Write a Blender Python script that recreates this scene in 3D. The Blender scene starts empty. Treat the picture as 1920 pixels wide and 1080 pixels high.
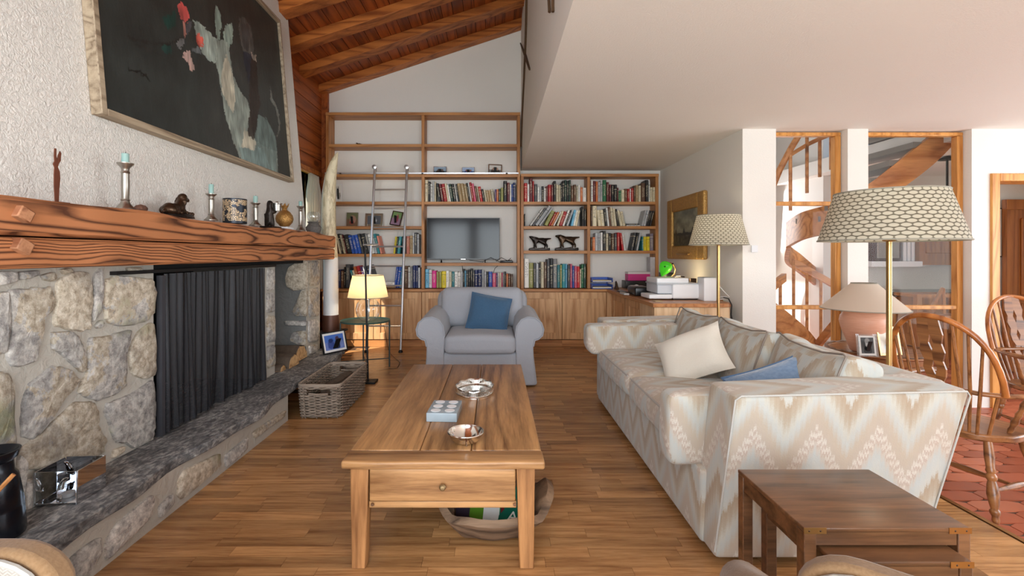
import bpy, math, random
from mathutils import Matrix, Vector, Euler
random.seed(7)
R = math.radians
scene = bpy.context.scene
COL = scene.collection
# ---------------------------------------------------------------- camera
F, VX, VY, CH = 900.0, 929.0, 477.0, 1.2      # focal in px, vanishing point, eye height
def P(px, py, Y):
    """point at distance Y whose picture position (1920x1080) is px,py"""
    return Vector(((px-VX)/F*Y, Y, CH-(py-VY)/F*Y))
def XP(px, Y): return (px-VX)/F*Y
def ZP(py, Y): return CH-(py-VY)/F*Y
cam = bpy.data.cameras.new('camera'); camo = bpy.data.objects.new('camera', cam); COL.objects.link(camo)
cam.sensor_width = 36.0; cam.lens = F/1920*36.0
cam.shift_x = (960-VX)/1920; cam.shift_y = -(540-VY)/1920
cam.clip_start = 0.05; cam.clip_end = 200
camo.location = (0, 0, CH); camo.rotation_euler = (R(90), 0, 0)
scene.camera = camo
# ---------------------------------------------------------------- light
scene.view_settings.view_transform = 'Standard'
scene.view_settings.look = 'None'
scene.view_settings.gamma = 1.0
scene.view_settings.exposure = 0.42
scene.view_settings.use_curve_mapping = False
w = bpy.data.worlds.new('world'); scene.world = w; w.use_nodes = True
wn = w.node_tree; wn.nodes.clear()
sky = wn.nodes.new('ShaderNodeTexSky'); sky.sky_type = 'HOSEK_WILKIE'; sky.turbidity = 3.0
sky.sun_direction = Vector((-0.86, -0.89, 1.15)).normalized(); sky.ground_albedo = 0.35
bgn = wn.nodes.new('ShaderNodeBackground'); bgn.inputs['Strength'].default_value = 3.5
wo = wn.nodes.new('ShaderNodeOutputWorld')
wn.links.new(sky.outputs[0], bgn.inputs[0]); wn.links.new(bgn.outputs[0], wo.inputs[0])
def sun(direction, strength, col=(1, .93, .82)):
    l = bpy.data.lights.new('sun', 'SUN'); l.energy = strength; l.angle = R(.6); l.color = col
    o = bpy.data.objects.new('sun', l); COL.objects.link(o)
    o.rotation_euler = Vector(direction).to_track_quat('-Z', 'Y').to_euler(); o.location = (-6, 1, 6)
def area(name, loc, aim, sx, sy, power, col=(1, 1, 1)):
    l = bpy.data.lights.new(name, 'AREA'); l.shape = 'RECTANGLE'; l.size = sx; l.size_y = sy; l.energy = power; l.color = col
    o = bpy.data.objects.new(name, l); COL.objects.link(o); o.location = loc
    o.rotation_euler = Vector(aim).to_track_quat('-Z', 'Y').to_euler()
    return o
sun((0.80, 0.89, -1.25), 7.0)
# daylight standing in the openings of the window wall behind the camera and of the dining-room windows
for k_, (a_, b_) in enumerate(((-2.0, -.75), (-.6, .75), (.9, 2.3))):
    area('daylight_terrace', ((a_+b_)/2, -1.78, 1.18), (0, 1, 0.03), b_-a_-.14, 1.9, 56, (.89, .955, 1.0))
area('daylight_gable', (-0.9, -1.78, 2.97), (0, 1, -.05), 1.9, .8, 40, (.89, .955, 1.0))
area('daylight_dining', (6.35, 1.6, 1.1), (-1, 0, 0.02), 4.5, 1.9, 130, (.9, .96, 1.0))
area('daylight_hall', (3.9, 8.0, 1.75), (0, -1, -.1), 2.2, 1.0, 22, (.97, .98, 1.0))
area('daylight_kitchen', (7.9, 6.2, 1.4), (-1, -.2, 0), 1.6, 1.2, 9, (1, .97, .92))
# ---------------------------------------------------------------- mesh helpers
def p_box(x0, x1, y0, y1, z0, z1):
    v = [(x0,y0,z0),(x1,y0,z0),(x1,y1,z0),(x0,y1,z0),(x0,y0,z1),(x1,y0,z1),(x1,y1,z1),(x0,y1,z1)]
    return v, [(0,3,2,1),(4,5,6,7),(0,1,5,4),(1,2,6,5),(2,3,7,6),(3,0,4,7)]
def p_hexa(b, t):      # 4 bottom corners, 4 top corners (counter-clockwise from above)
    return list(b)+list(t), [(0,3,2,1),(4,5,6,7),(0,1,5,4),(1,2,6,5),(2,3,7,6),(3,0,4,7)]
def knots(h, r, n):
    a = [-h, -h+r*.18, -h+r*.5, -h+r]
    inner = [(-h+r)+(2*(h-r))*i/n for i in range(1, n)] if h > r+1e-6 else []
    b = [-x for x in reversed(a)]
    if h <= r+1e-6: a = a[:-1]; b = b[1:]; inner = [0.0]
    out = a+inner+b
    res = []
    for x in out:
        if not res or x-res[-1] > 1e-6: res.append(x)
    return res
def p_rbox(x0, x1, y0, y1, z0, z1, r, n=5, fn=None):
    c = Vector(((x0+x1)/2, (y0+y1)/2, (z0+z1)/2)); h = Vector((abs(x1-x0)/2, abs(y1-y0)/2, abs(z1-z0)/2))
    r = min(r, h.x*.999, h.y*.999, h.z*.999)
    K = [knots(h[i], r, n) for i in range(3)]
    V, idx, Fc = [], {}, []
    def vid(q):
        k = (round(q[0], 5), round(q[1], 5), round(q[2], 5))
        if k in idx: return idx[k]
        q = Vector(q); inn = Vector([max(-(h[i]-r), min(h[i]-r, q[i])) for i in range(3)])
        d = q-inn
        if d.length > 1e-9: q = inn+d.normalized()*r
        p = q+c
        if fn: p = Vector(fn(p))
        idx[k] = len(V); V.append(tuple(p)); return idx[k]
    for ax in range(3):
        a1, a2 = (ax+1) % 3, (ax+2) % 3
        for s in (-1, 1):
            for i in range(len(K[a1])-1):
                for j in range(len(K[a2])-1):
                    q = []
                    for (ii, jj) in ((i,j),(i+1,j),(i+1,j+1),(i,j+1)):
                        t = [0,0,0]; t[ax] = s*h[ax]; t[a1] = K[a1][ii]; t[a2] = K[a2][jj]; q.append(vid(t))
                    if s < 0: q.reverse()
                    if len(set(q)) == 4: Fc.append(tuple(q))
    return V, Fc
def frame_axes(d):
    d = Vector(d).normalized(); u = Vector((0,0,1)) if abs(d.z) < .92 else Vector((1,0,0))
    a = d.cross(u).normalized(); return a, a.cross(d).normalized()
def p_tube(pts, r, seg=8, closed=False, caps=True, flat=1.0):
    pts = [Vector(p) for p in pts]; n = len(pts); V, Fc = [], []
    prev = None
    for i, p in enumerate(pts):
        if closed: t = pts[(i+1) % n]-pts[i-1]
        else: t = pts[min(i+1, n-1)]-pts[max(i-1, 0)]
        if t.length < 1e-9: t = Vector((0,0,1))
        t.normalize()
        if prev is None: a, b = frame_axes(t)
        else:
            a = prev-t*prev.dot(t)
            a = a.normalized() if a.length > 1e-6 else frame_axes(t)[0]
            b = t.cross(a)*-1
            b = a.cross(t)
        prev = a
        rr = r[i] if isinstance(r, (list, tuple)) else r
        for k in range(seg):
            th = 2*math.pi*k/seg
            V.append(tuple(p+a*(rr*math.cos(th))+b*(rr*flat*math.sin(th))))
    m = n if closed else n-1
    for i in range(m):
        for k in range(seg):
            i2 = (i+1) % n
            Fc.append((i*seg+k, i*seg+(k+1) % seg, i2*seg+(k+1) % seg, i2*seg+k))
    if caps and not closed:
        Fc.append(tuple(range(seg))[::-1]); Fc.append(tuple((n-1)*seg+k for k in range(seg)))
    return V, Fc
def p_cyl(p0, p1, r0, r1=None, seg=12):
    return p_tube([p0, p1], [r0, r0 if r1 is None else r1], seg)
def p_lathe(prof, c=(0,0,0), seg=20, sx=1.0, sy=1.0):
    V, Fc = [], []
    for (r, z) in prof:
        for k in range(seg):
            th = 2*math.pi*k/seg
            V.append((c[0]+r*sx*math.cos(th), c[1]+r*sy*math.sin(th), c[2]+z))
    for i in range(len(prof)-1):
        for k in range(seg):
            Fc.append((i*seg+k, i*seg+(k+1) % seg, (i+1)*seg+(k+1) % seg, (i+1)*seg+k))
    if prof[0][0] > 1e-5: Fc.append(tuple(range(seg))[::-1])
    if prof[-1][0] > 1e-5: Fc.append(tuple((len(prof)-1)*seg+k for k in range(seg)))
    return V, Fc
def p_shaft(prof, p0, p1, seg=12):       # turned profile [(t 0..1, radius)] along p0->p1
    p0, p1 = Vector(p0), Vector(p1)
    return p_tube([p0.lerp(p1, t) for t, r in prof], [r for t, r in prof], seg)
def p_prism(poly, off):                  # list of 3D points + extrusion vector
    off = Vector(off); n = len(poly); V = [tuple(Vector(p)) for p in poly]+[tuple(Vector(p)+off) for p in poly]
    return V, [tuple(range(n))[::-1], tuple(range(n, 2*n))]+[(i, (i+1) % n, n+(i+1) % n, n+i) for i in range(n)]
def p_grid(fn, nu, nv, close_u=False):
    V = [tuple(fn(i/nu, j/nv)) for j in range(nv+1) for i in range(nu+1)]
    return V, [(j*(nu+1)+i, j*(nu+1)+i+1, (j+1)*(nu+1)+i+1, (j+1)*(nu+1)+i) for j in range(nv) for i in range(nu)]
def p_sheet(fn, nu, nv, off):            # thick sheet: fn(u,v) and the same moved by off
    off = Vector(off); V, Fc = p_grid(fn, nu, nv); n = len(V)
    V2 = [tuple(Vector(p)+off) for p in V]; F2 = [tuple(reversed([a+n for a in f])) for f in Fc]
    ring = [i for i in range(nu+1)]+[j*(nu+1)+nu for j in range(1, nv+1)]+[nv*(nu+1)+i for i in range(nu-1, -1, -1)]+[j*(nu+1) for j in range(nv-1, 0, -1)]
    side = [(ring[(k+1) % len(ring)], ring[k], ring[k]+n, ring[(k+1) % len(ring)]+n) for k in range(len(ring))]
    return V+V2, Fc+F2+side
def p_pillow(w, h, t, n=14, pinch=.06, sag=0.0, seed=0):
    """scatter cushion in the local XZ plane, thickness along Y"""
    rnd = random.Random(seed); a, b = rnd.random()*6, rnd.random()*6
    V, Fc = [], []
    def pt(u, v, s):
        e = (1-abs(u)**2.6)*(1-abs(v)**2.6); th = t/2*max(e, 0)**.55
        k = 1-pinch*(1-(abs(u)**2)*(1))*abs(v)**3*0-pinch*((1-u*u)*abs(v)**4*.0)
        x = u*w/2*(1-pinch*(1-v*v)*abs(u)**1.5*.9); z = v*h/2*(1-pinch*(1-u*u)*abs(v)**1.5*.9)
        th *= 1+.12*math.sin(3*u+a)*math.cos(2.5*v+b)
        return (x, s*th, z-sag*(u*u)*h)
    for s in (-1, 1):
        base = len(V)
        for j in range(n+1):
            for i in range(n+1): V.append(pt(-1+2*i/n, -1+2*j/n, s))
        for j in range(n):
            for i in range(n):
                q = (base+j*(n+1)+i, base+j*(n+1)+i+1, base+(j+1)*(n+1)+i+1, base+(j+1)*(n+1)+i)
                Fc.append(q if s < 0 else tuple(reversed(q)))
    return V, Fc
def pillow_edge(w, h, pinch=.06, n=14, sag=0.0):
    pts = []
    def e(u, v):
        return (u*w/2*(1-pinch*(1-v*v)*abs(u)**1.5*.9), 0, v*h/2*(1-pinch*(1-u*u)*abs(v)**1.5*.9)-sag*u*u*h)
    for i in range(n): pts.append(e(-1+2*i/n, -1))
    for i in range(n): pts.append(e(1, -1+2*i/n))
    for i in range(n): pts.append(e(1-2*i/n, 1))
    for i in range(n): pts.append(e(-1, 1-2*i/n))
    return pts
WM = {}
def wmat(o): return WM.get(o.name, Matrix())
class MB:
    def __init__(s): s.v = []; s.f = []
    def add(s, vf, M=None):
        v, f = vf; n = len(s.v)
        s.v += [tuple(M @ Vector(p)) for p in v] if M is not None else [tuple(p) for p in v]
        s.f += [tuple(i+n for i in q) for q in f]; return s
    def box(s, *a, M=None): return s.add(p_box(*a), M)
    def rbox(s, *a, M=None, **k): return s.add(p_rbox(*a, **k), M)
    def tube(s, *a, M=None, **k): return s.add(p_tube(*a, **k), M)
    def cyl(s, *a, M=None, **k): return s.add(p_cyl(*a, **k), M)
    def lathe(s, *a, M=None, **k): return s.add(p_lathe(*a, **k), M)
    def prism(s, *a, M=None): return s.add(p_prism(*a), M)
    def mesh(s, name, smooth=35, uv=None):
        me = bpy.data.meshes.new(name); me.from_pydata(s.v, [], s.f); me.update()
        if uv == 'box':
            L = me.uv_layers.new(name='UVMap'); 
            for p in me.polygons:
                n = p.normal; ax = max(range(3), key=lambda i: abs(n[i]))
                for li in p.loop_indices:
                    c = me.vertices[me.loops[li].vertex_index].co
                    if ax == 0: q = (c.y, c.z)
                    elif ax == 1: q = (c.x, c.z)
                    else: q = (c.y, c.x)
                    L.data[li].uv = q
        if smooth:
            me.polygons.foreach_set('use_smooth', [True]*len(me.polygons))
            if smooth < 180: me.set_sharp_from_angle(angle=R(smooth))
        return me
    def build(s, name, mat, parent=None, smooth=35, local=False, bevel=0, sub=0, uv=None, seg=2, origin=None):
        """link as ONE mesh object; world-space vertices unless local=True (then in the parent's frame)"""
        if parent is None:
            if origin is None:
                xs = [p[0] for p in s.v]; ys = [p[1] for p in s.v]; zs = [p[2] for p in s.v]
                origin = ((min(xs)+max(xs))/2, (min(ys)+max(ys))/2, min(zs))
            o0 = Vector(origin); s.v = [tuple(Vector(p)-o0) for p in s.v]
        elif not local:
            I = wmat(parent).inverted(); s.v = [tuple(I @ Vector(p)) for p in s.v]
        me = s.mesh(name, smooth, uv); o = bpy.data.objects.new(name, me); COL.objects.link(o)
        me.materials.append(mat)
        if parent is None: o.location = o0; WM[o.name] = Matrix.Translation(o0)
        else: o.parent = parent; WM[o.name] = wmat(parent).copy()
        if bevel:
            m = o.modifiers.new('bevel', 'BEVEL'); m.width = bevel; m.segments = seg; m.limit_method = 'ANGLE'; m.angle_limit = R(40)
            m.harden_normals = False
        if sub:
            m = o.modifiers.new('sub', 'SUBSURF'); m.levels = sub; m.render_levels = sub
        return o
def thing(name, label, cat, loc=(0,0,0), rotz=0.0, group=None):
    o = bpy.data.objects.new(name, None); COL.objects.link(o); o.empty_display_size = .05
    o.location = loc; o.rotation_euler = (0, 0, rotz)
    WM[o.name] = Matrix.Translation(Vector(loc)) @ Matrix.Rotation(rotz, 4, 'Z')
    return tag(o, label, cat, group)
def tag(o, label=None, cat=None, group=None, kind=None):
    if label: o['label'] = label
    if cat: o['category'] = cat
    if group: o['group'] = group
    if kind: o['kind'] = kind
    return o
def struct(o, label, cat=None): return tag(o, label, cat or 'structure', kind='structure')
def B(name, mat, parent, *a, bevel=0, local=False, smooth=35, uv=None):      # one box = one mesh object
    return MB().box(*a).build(name, mat, parent, bevel=bevel, local=local, smooth=smooth, uv=uv)
def inst(name, me, parent, loc=(0,0,0), rot=(0,0,0), scale=(1,1,1), color=None):
    o = bpy.data.objects.new(name, me); COL.objects.link(o); o.parent = parent
    o.location = loc; o.rotation_euler = rot; o.scale = scale
    if color: o.color = color
    return o
def copy_tree(o, parent=None):
    c = o.copy(); COL.objects.link(c); c.parent = parent
    for ch in [x for x in o.children]: copy_tree(ch, c)
    return c
def skin(name, pts, edges, rad, mat, parent=None, sub=2, M=None, rs=1.0):
    M = M or Matrix(); v = [M @ Vector(p) for p in pts]
    if parent is None: o0 = Vector((sum(p.x for p in v)/len(v), sum(p.y for p in v)/len(v), min(p.z for p in v)))
    else: o0 = wmat(parent).translation
    I = Matrix.Translation(-o0) if parent is None else wmat(parent).inverted()
    me = bpy.data.meshes.new(name); me.from_pydata([tuple(I @ p) for p in v], edges, []); me.update()
    o = bpy.data.objects.new(name, me); COL.objects.link(o)
    m = o.modifiers.new('skin', 'SKIN'); m.use_smooth_shade = True
    lay = me.skin_vertices[0].data if me.skin_vertices else None
    if lay is None:
        bpy.context.view_layer.objects.active = o
        bpy.ops.mesh.customdata_skin_add(); lay = me.skin_vertices[0].data
    for i, r in enumerate(rad):
        lay[i].radius = (r*rs, r*rs)
    lay[0].use_root = True
    s = o.modifiers.new('sub', 'SUBSURF'); s.levels = sub; s.render_levels = sub
    me.materials.append(mat)
    if parent is None: o.location = o0
    else: o.parent = parent
    return o
def meta(name, balls, mat, parent, Mx, k=1.0):
    """one continuous body blended from balls (x, y, z, radius)"""
    mbd = bpy.data.metaballs.new('blend_'+name); mbd.resolution = .035; mbd.render_resolution = .035; mbd.threshold = .35
    o = bpy.data.objects.new('blend%d_' % len(WM)+name, mbd); COL.objects.link(o)
    for x, y, z, r in balls:
        e = mbd.elements.new(); e.co = (x, y, z); e.radius = r*1.55; e.stiffness = 2.0
    bpy.context.view_layer.update()
    me = bpy.data.meshes.new_from_object(o.evaluated_get(bpy.context.evaluated_depsgraph_get()))
    bpy.data.objects.remove(o); me.transform(wmat(parent).inverted() @ Mx); me.name = name
    me.polygons.foreach_set('use_smooth', [True]*len(me.polygons))
    q = bpy.data.objects.new(name, me); COL.objects.link(q); q.parent = parent; me.materials.clear(); me.materials.append(mat)
    WM[q.name] = wmat(parent).copy()
    return q
# ---------------------------------------------------------------- materials
def L1(c):
    c = c/255.0
    return c/12.92 if c <= .04045 else ((c+.055)/1.055)**2.4
def C(r, g, b): return (L1(r), L1(g), L1(b), 1.0)
class G:
    def __init__(s, name):
        s.m = bpy.data.materials.new(name); s.m.use_nodes = True; s.nt = s.m.node_tree; s.nt.nodes.clear()
        s.out = s.nt.nodes.new('ShaderNodeOutputMaterial')
    def n(s, typ, props=None, out=0, **inp):
        n = s.nt.nodes.new(typ)
        for k, v in (props or {}).items(): setattr(n, k, v)
        for k, v in inp.items():
            k = int(k[1:]) if k[0] == '_' else k.replace('__', ' ')
            sk = n.inputs[k]
            if isinstance(v, bpy.types.NodeSocket): s.nt.links.new(v, sk)
            else: sk.default_value = v
        return n.outputs[out]
    def math(s, op, a, b=0.0, c=0.0): return s.n('ShaderNodeMath', {'operation': op}, _0=a, _1=b, _2=c)
    def mix(s, f, a, b, bt='MIX'): return s.n('ShaderNodeMix', {'data_type': 'RGBA', 'blend_type': bt}, out=2, _0=f, _6=a, _7=b)
    def ramp(s, f, stops, interp='LINEAR'):
        n = s.nt.nodes.new('ShaderNodeValToRGB'); e = n.color_ramp.elements; n.color_ramp.interpolation = interp
        while len(e) < len(stops): e.new(.5)
        for i, (p, c) in enumerate(stops): e[i].position = p; e[i].color = c if len(c) == 4 else (*c, 1)
        s.nt.links.new(f, n.inputs[0]); return n.outputs[0]
    def pos(s, kind='pos'):
        if kind == 'pos': return s.n('ShaderNodeNewGeometry')
        return s.n('ShaderNodeTexCoord', out={'obj': 3, 'uv': 2, 'gen': 0}[kind])
    def rand(s):
        return s.math('FRACT', s.math('ADD', s.n('ShaderNodeObjectInfo', out=5), s.n('ShaderNodeNewGeometry', out=8)))
    def mapv(s, v, scale=(1,1,1), loc=(0,0,0), rot=(0,0,0)): return s.n('ShaderNodeMapping', Vector=v, Scale=scale, Location=loc, Rotation=rot)
    def noise(s, v, scale, detail=4, rough=.5, dist=0, out=0): return s.n('ShaderNodeTexNoise', out=out, Vector=v, Scale=scale, Detail=detail, Roughness=rough, Distortion=dist)
    def bump(s, h, strength=.3, dist=.01): return s.n('ShaderNodeBump', Strength=strength, Distance=dist, Height=h)
    def bsdf(s, col, rough=.5, metal=0.0, normal=None, **k):
        i = {'Base Color': col, 'Roughness': rough, 'Metallic': metal}
        i.update({a.replace('__', ' '): b for a, b in k.items()})
        n = s.nt.nodes.new('ShaderNodeBsdfPrincipled')
        for a, b in i.items():
            if isinstance(b, bpy.types.NodeSocket): s.nt.links.new(b, n.inputs[a])
            else: n.inputs[a].default_value = b
        if normal is not None: s.nt.links.new(normal, n.inputs['Normal'])
        return n.outputs[0]
    def end(s, shader): s.nt.links.new(shader, s.out.inputs[0]); return s.m
def plain(name, col, rough=.5, metal=0.0, var=.0, scale=30, bump=0.0, coord='obj', **k):
    g = G(name); v = g.pos(coord); c = col; nrm = None
    if var or bump:
        nz = g.noise(v, scale, 4)
        if var: c = g.mix(g.math('MULTIPLY', nz, 1.0), tuple(x*(1-var) for x in col[:3])+(1,), tuple(min(1, x*(1+var)) for x in col[:3])+(1,))
        if bump: nrm = g.bump(nz, bump, .01)
    return g.end(g.bsdf(c, rough, metal, nrm, **k))
AX = {'X': (.07, 1, 1), 'Y': (1, .07, 1), 'Z': (1, 1, .07)}
def wood(name, dark, light, axis='Y', scale=14, rough=.45, knots=0, coord='pos', var=.25, rings=.22, bump=.08, spec=.4, rk=70.0):
    g = G(name); v = g.pos(coord); r = g.rand()
    off = g.n('ShaderNodeCombineXYZ', X=g.math('MULTIPLY', r, 37.0), Y=g.math('MULTIPLY', r, 61.0), Z=g.math('MULTIPLY', r, 23.0))
    vv = g.n('ShaderNodeVectorMath', {'operation': 'ADD'}, _0=v, _1=off)
    s = AX[axis]; m = g.mapv(vv, s)
    n1 = g.noise(m, scale*1.6, 8, .68, .25); n2 = g.noise(m, scale*9, 3, .6)
    nA = g.noise(m, scale*.3, 2, .45, .4)
    ln = g.math('POWER', g.math('MULTIPLY', g.math('ADD', g.math('SINE', g.math('MULTIPLY', nA, rk)), 1.0), .5), .4)
    f = g.math('ADD', g.math('MULTIPLY', n1, .7), g.math('MULTIPLY', n2, .3))
    f = g.math('ADD', g.math('MULTIPLY', f, 1-rings), g.math('MULTIPLY', ln, rings))
    mid = tuple((a+b)/2 for a, b in zip(dark, light))
    c = g.ramp(f, [(.36, dark), (.5, mid), (.63, light)])
    if var:
        k = g.math('ADD', g.math('MULTIPLY', r, 2*var), 1-var)
        c = g.mix(1.0, c, g.n('ShaderNodeCombineColor', Red=k, Green=k, Blue=k), 'MULTIPLY')
    if knots:
        vo = g.n('ShaderNodeTexVoronoi', {'feature': 'F1'}, Vector=g.mapv(vv, tuple(x**.35 for x in s)), Scale=knots, Randomness=1.0)
        kn = g.ramp(vo, [(.05, (1,1,1)), (.1, (0,0,0))])
        c = g.mix(g.math('MULTIPLY', kn, .75), c, tuple(x*.3 for x in dark[:3])+(1,))
    return g.end(g.bsdf(c, rough, 0, g.bump(f, bump, .01) if bump else None, Specular__IOR__Level=spec))
def plaster(name, col, scale=90, strength=.35, dist=.01, var=.04, crinkle=False):
    g = G(name); v = g.pos('pos'); nz = g.noise(v, scale, 5, .6, .5 if not crinkle else 1.6)
    nb = g.noise(v, 1.1, 2)
    c = g.mix(nb, tuple(x*(1-var) for x in col[:3])+(1,), col)
    return g.end(g.bsdf(c, .9, 0, g.bump(nz, strength, dist), Specular__IOR__Level=.2))
def cloth(name, col, col2=None, scale=420, rough=.9, bump=.25, wr=.35, coord='obj', sheen=.2):
    g = G(name); v = g.pos(coord); a = g.noise(v, scale, 2); b = g.noise(v, 9, 4, .55, .6)
    c = g.mix(a, col, col2 or tuple(min(1, x*1.25) for x in col[:3])+(1,))
    h = g.math('ADD', g.math('MULTIPLY', a, .12), g.math('MULTIPLY', b, wr*3))
    return g.end(g.bsdf(c, rough, 0, g.bump(h, bump, .02), Specular__IOR__Level=.15, Sheen__Weight=sheen))
def glassy(name, tint=(1,1,1,1), refl=.05, rough=.01, edge=.75, pw=4.0):
    g = G(name); f = g.n('ShaderNodeLayerWeight', out=1, Blend=.5)
    return g.end(g.n('ShaderNodeMixShader', _0=g.math('ADD', g.math('MULTIPLY', g.math('POWER', f, pw), edge), refl), _1=g.n('ShaderNodeBsdfTransparent', Color=tint), _2=g.n('ShaderNodeBsdfGlossy', Color=(1,1,1,1), Roughness=rough)))
def colattr(name, rough=.6, bump=0.0, spec=.3):
    g = G(name); c = g.n('ShaderNodeVertexColor', {'layer_name': 'Col'}); nrm = None
    if bump:
        nz = g.noise(g.mapv(g.pos('obj'), (1,1,.4)), 60, 5, .6, 1); nrm = g.bump(nz, bump, .004)
    return g.end(g.bsdf(c, rough, 0, nrm, Specular__IOR__Level=spec))
def shade_mat(name, col, trans=.55, pattern=False):
    g = G(name); c = col; nrm = None
    if pattern:
        v = g.pos('uv'); sx = g.n('ShaderNodeSeparateXYZ', _0=v); u, w_ = sx, sx.node.outputs[1]
        row = g.math('FLOOR', w_); uu = g.math('FRACT', g.math('ADD', u, g.math('MULTIPLY', g.math('MODULO', row, 2.0), .5)))
        ww = g.math('FRACT', w_)
        d = g.math('ADD', g.math('POWER', g.math('ABSOLUTE', g.math('MULTIPLY', g.math('SUBTRACT', uu, .5), 2.0)), 1.8), g.math('POWER', g.math('ABSOLUTE', g.math('MULTIPLY', g.math('SUBTRACT', ww, .5), 2.0)), 1.8))
        f = g.ramp(d, [(.72, (1,1,1)), (.98, (0,0,0))])
        c = g.mix(f, C(112, 106, 92), col)
    sh = g.n('ShaderNodeMixShader', _0=trans, _1=g.bsdf(c, .7, Specular__IOR__Level=.2), _2=g.n('ShaderNodeBsdfTranslucent', Color=c))
    return g.end(sh)
def emit(name, col, s):
    g = G(name); return g.end(g.n('ShaderNodeEmission', Color=col, Strength=s))
M = {}
M['white_wall'] = plaster('white_wall', C(236, 232, 226), 120, .25)
M['ceiling'] = plaster('ceiling_plaster', C(238, 233, 226), 110, .3)
M['stucco'] = plaster('rough_stucco', C(236, 231, 224), 42, .75, .02, .05, True)
M['pine_o'] = wood('orange_pine_board', C(108, 46, 12), C(168, 84, 32), 'Y', 9, .45, 2.2, var=.18)
M['pine_beam'] = wood('orange_pine_rafter', C(128, 64, 18), C(188, 112, 50), 'X', 9, .5, 2.0, var=.1)
M['pine_wall'] = wood('orange_pine_wallboard', C(120, 56, 18), C(176, 94, 40), 'Y', 9, .5, 2.0, var=.12)
M['shelf_x'] = wood('pine_shelf', C(152, 96, 50), C(196, 138, 84), 'X', 10, .45, 1.6, var=.06)
M['shelf_z'] = wood('pine_upright', C(150, 94, 48), C(192, 134, 80), 'Z', 10, .45, 1.6, var=.06)
M['door_z'] = wood('pale_pine_door', C(180, 128, 80), C(220, 174, 126), 'Z', 12, .45, 2.4, var=.08)
M['desk_y'] = wood('pine_desk_top', C(150, 94, 54), C(190, 132, 84), 'Y', 10, .35, 1.6, var=.05)
M['desk_panel'] = wood('pale_pine_end', C(206, 166, 122), C(238, 206, 166), 'Z', 9, .45, 2.6, var=.04)
M['frame_w'] = wood('oak_frame', C(176, 112, 48), C(222, 160, 88), 'Z', 12, .35, 0, var=.05)
M['parquet'] = wood('oak_parquet', C(134, 90, 52), C(192, 144, 94), 'X', 18, .26, 0, var=.24, rings=.12, bump=.04, spec=.5)
M['mantel'] = wood('mantel_larch', C(86, 48, 28), C(184, 120, 78), 'Y', 9, .6, 1.5, var=.0, rings=.4, bump=.35, rk=230.0)
M['table_w'] = wood('old_walnut_top', C(102, 68, 38), C(184, 138, 90), 'Y', 11, .33, 1.2, var=.1, rings=.15, bump=.06, spec=.5)
M['table_x'] = wood('old_walnut_rail', C(112, 74, 42), C(188, 142, 94), 'X', 11, .38, 1.2, var=.06, rings=.15)
M['table_z'] = wood('old_walnut_leg', C(112, 70, 38), C(182, 130, 82), 'Z', 11, .42, 0, var=.08, rings=.15)
M['trough'] = wood('old_trough_wood', C(70, 52, 38), C(138, 110, 86), 'X', 9, .75, 0, var=.0, rings=.2, bump=.3)
M['nest'] = wood('dark_mahogany', C(56, 36, 22), C(130, 90, 60), 'X', 10, .28, 0, var=.1, rings=.1, bump=.03, spec=.6)
M['windsor'] = wood('windsor_oak', C(92, 52, 26), C(160, 106, 62), 'X', 9, .3, 0, coord='obj', var=.1, rings=.2, spec=.6)
M['windsor_bow'] = wood('windsor_yew', C(128, 66, 26), C(196, 122, 62), 'Z', 9, .28, 0, coord='obj', var=.06, rings=.2, spec=.6)
M['old_door'] = wood('brown_pine_door', C(132, 74, 30), C(176, 108, 52), 'Z', 9, .4, 2, var=.05)
M['log'] = wood('split_log', C(150, 108, 66), C(206, 166, 118), 'X', 16, .8, 0, var=.1)
M['bark'] = plain('log_bark', C(92, 78, 66), .95, 0, .4, 30, .8)
M['steel'] = plain('brushed_steel', C(206, 206, 208), .3, .8)
M['silver'] = plain('silver', C(226, 224, 220), .14, 1.0, bump=.02)
M['pewter'] = plain('pewter', C(176, 172, 164), .33, 1.0, .12, 20)
M['brass'] = plain('brass', C(186, 152, 100), .3, 1.0)
M['black'] = plain('black_iron', C(26, 25, 26), .5, .3)
M['soot'] = plain('soot_black', C(18, 17, 17), .95, 0, .3, 8)
M['white_gloss'] = plain('white_plastic', C(232, 233, 236), .35)
M['black_gloss'] = plain('black_plastic', C(24, 25, 28), .3)
M['bronze'] = plain('bronze', C(72, 54, 40), .35, .75, .35, 25, .3)
M['dark_bronze'] = plain('dark_bronze', C(44, 36, 32), .35, .7, .35, 30, .4)
M['rust'] = plain('rusted_steel', C(104, 56, 36), .9, .1, .3, 25, .2)
M['wax'] = plain('sea_green_wax', C(146, 180, 174), .55, Subsurface__Weight=.2)
M['paper'] = plain('book_pages', C(226, 216, 194), .9)
M['glass'] = glassy('clear_glass', (1,1,1,1), .006, .01, .3)
M['thick_glass'] = glassy('thick_glass', (.93, .96, .98, 1), .1, .02, .9, 2.2)
M['mirror'] = plain('mirror', C(215, 215, 218), .03, 1.0)
M['gold'] = plain('gilt', C(198, 154, 90), .4, .6, .4, 70, .9)
M['mortar'] = plaster('mortar', C(186, 180, 170), 26, .5, .02, .12)
M['grey_render'] = plaster('grey_cement', C(128, 128, 126), 22, .5, .02, .2)
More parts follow.
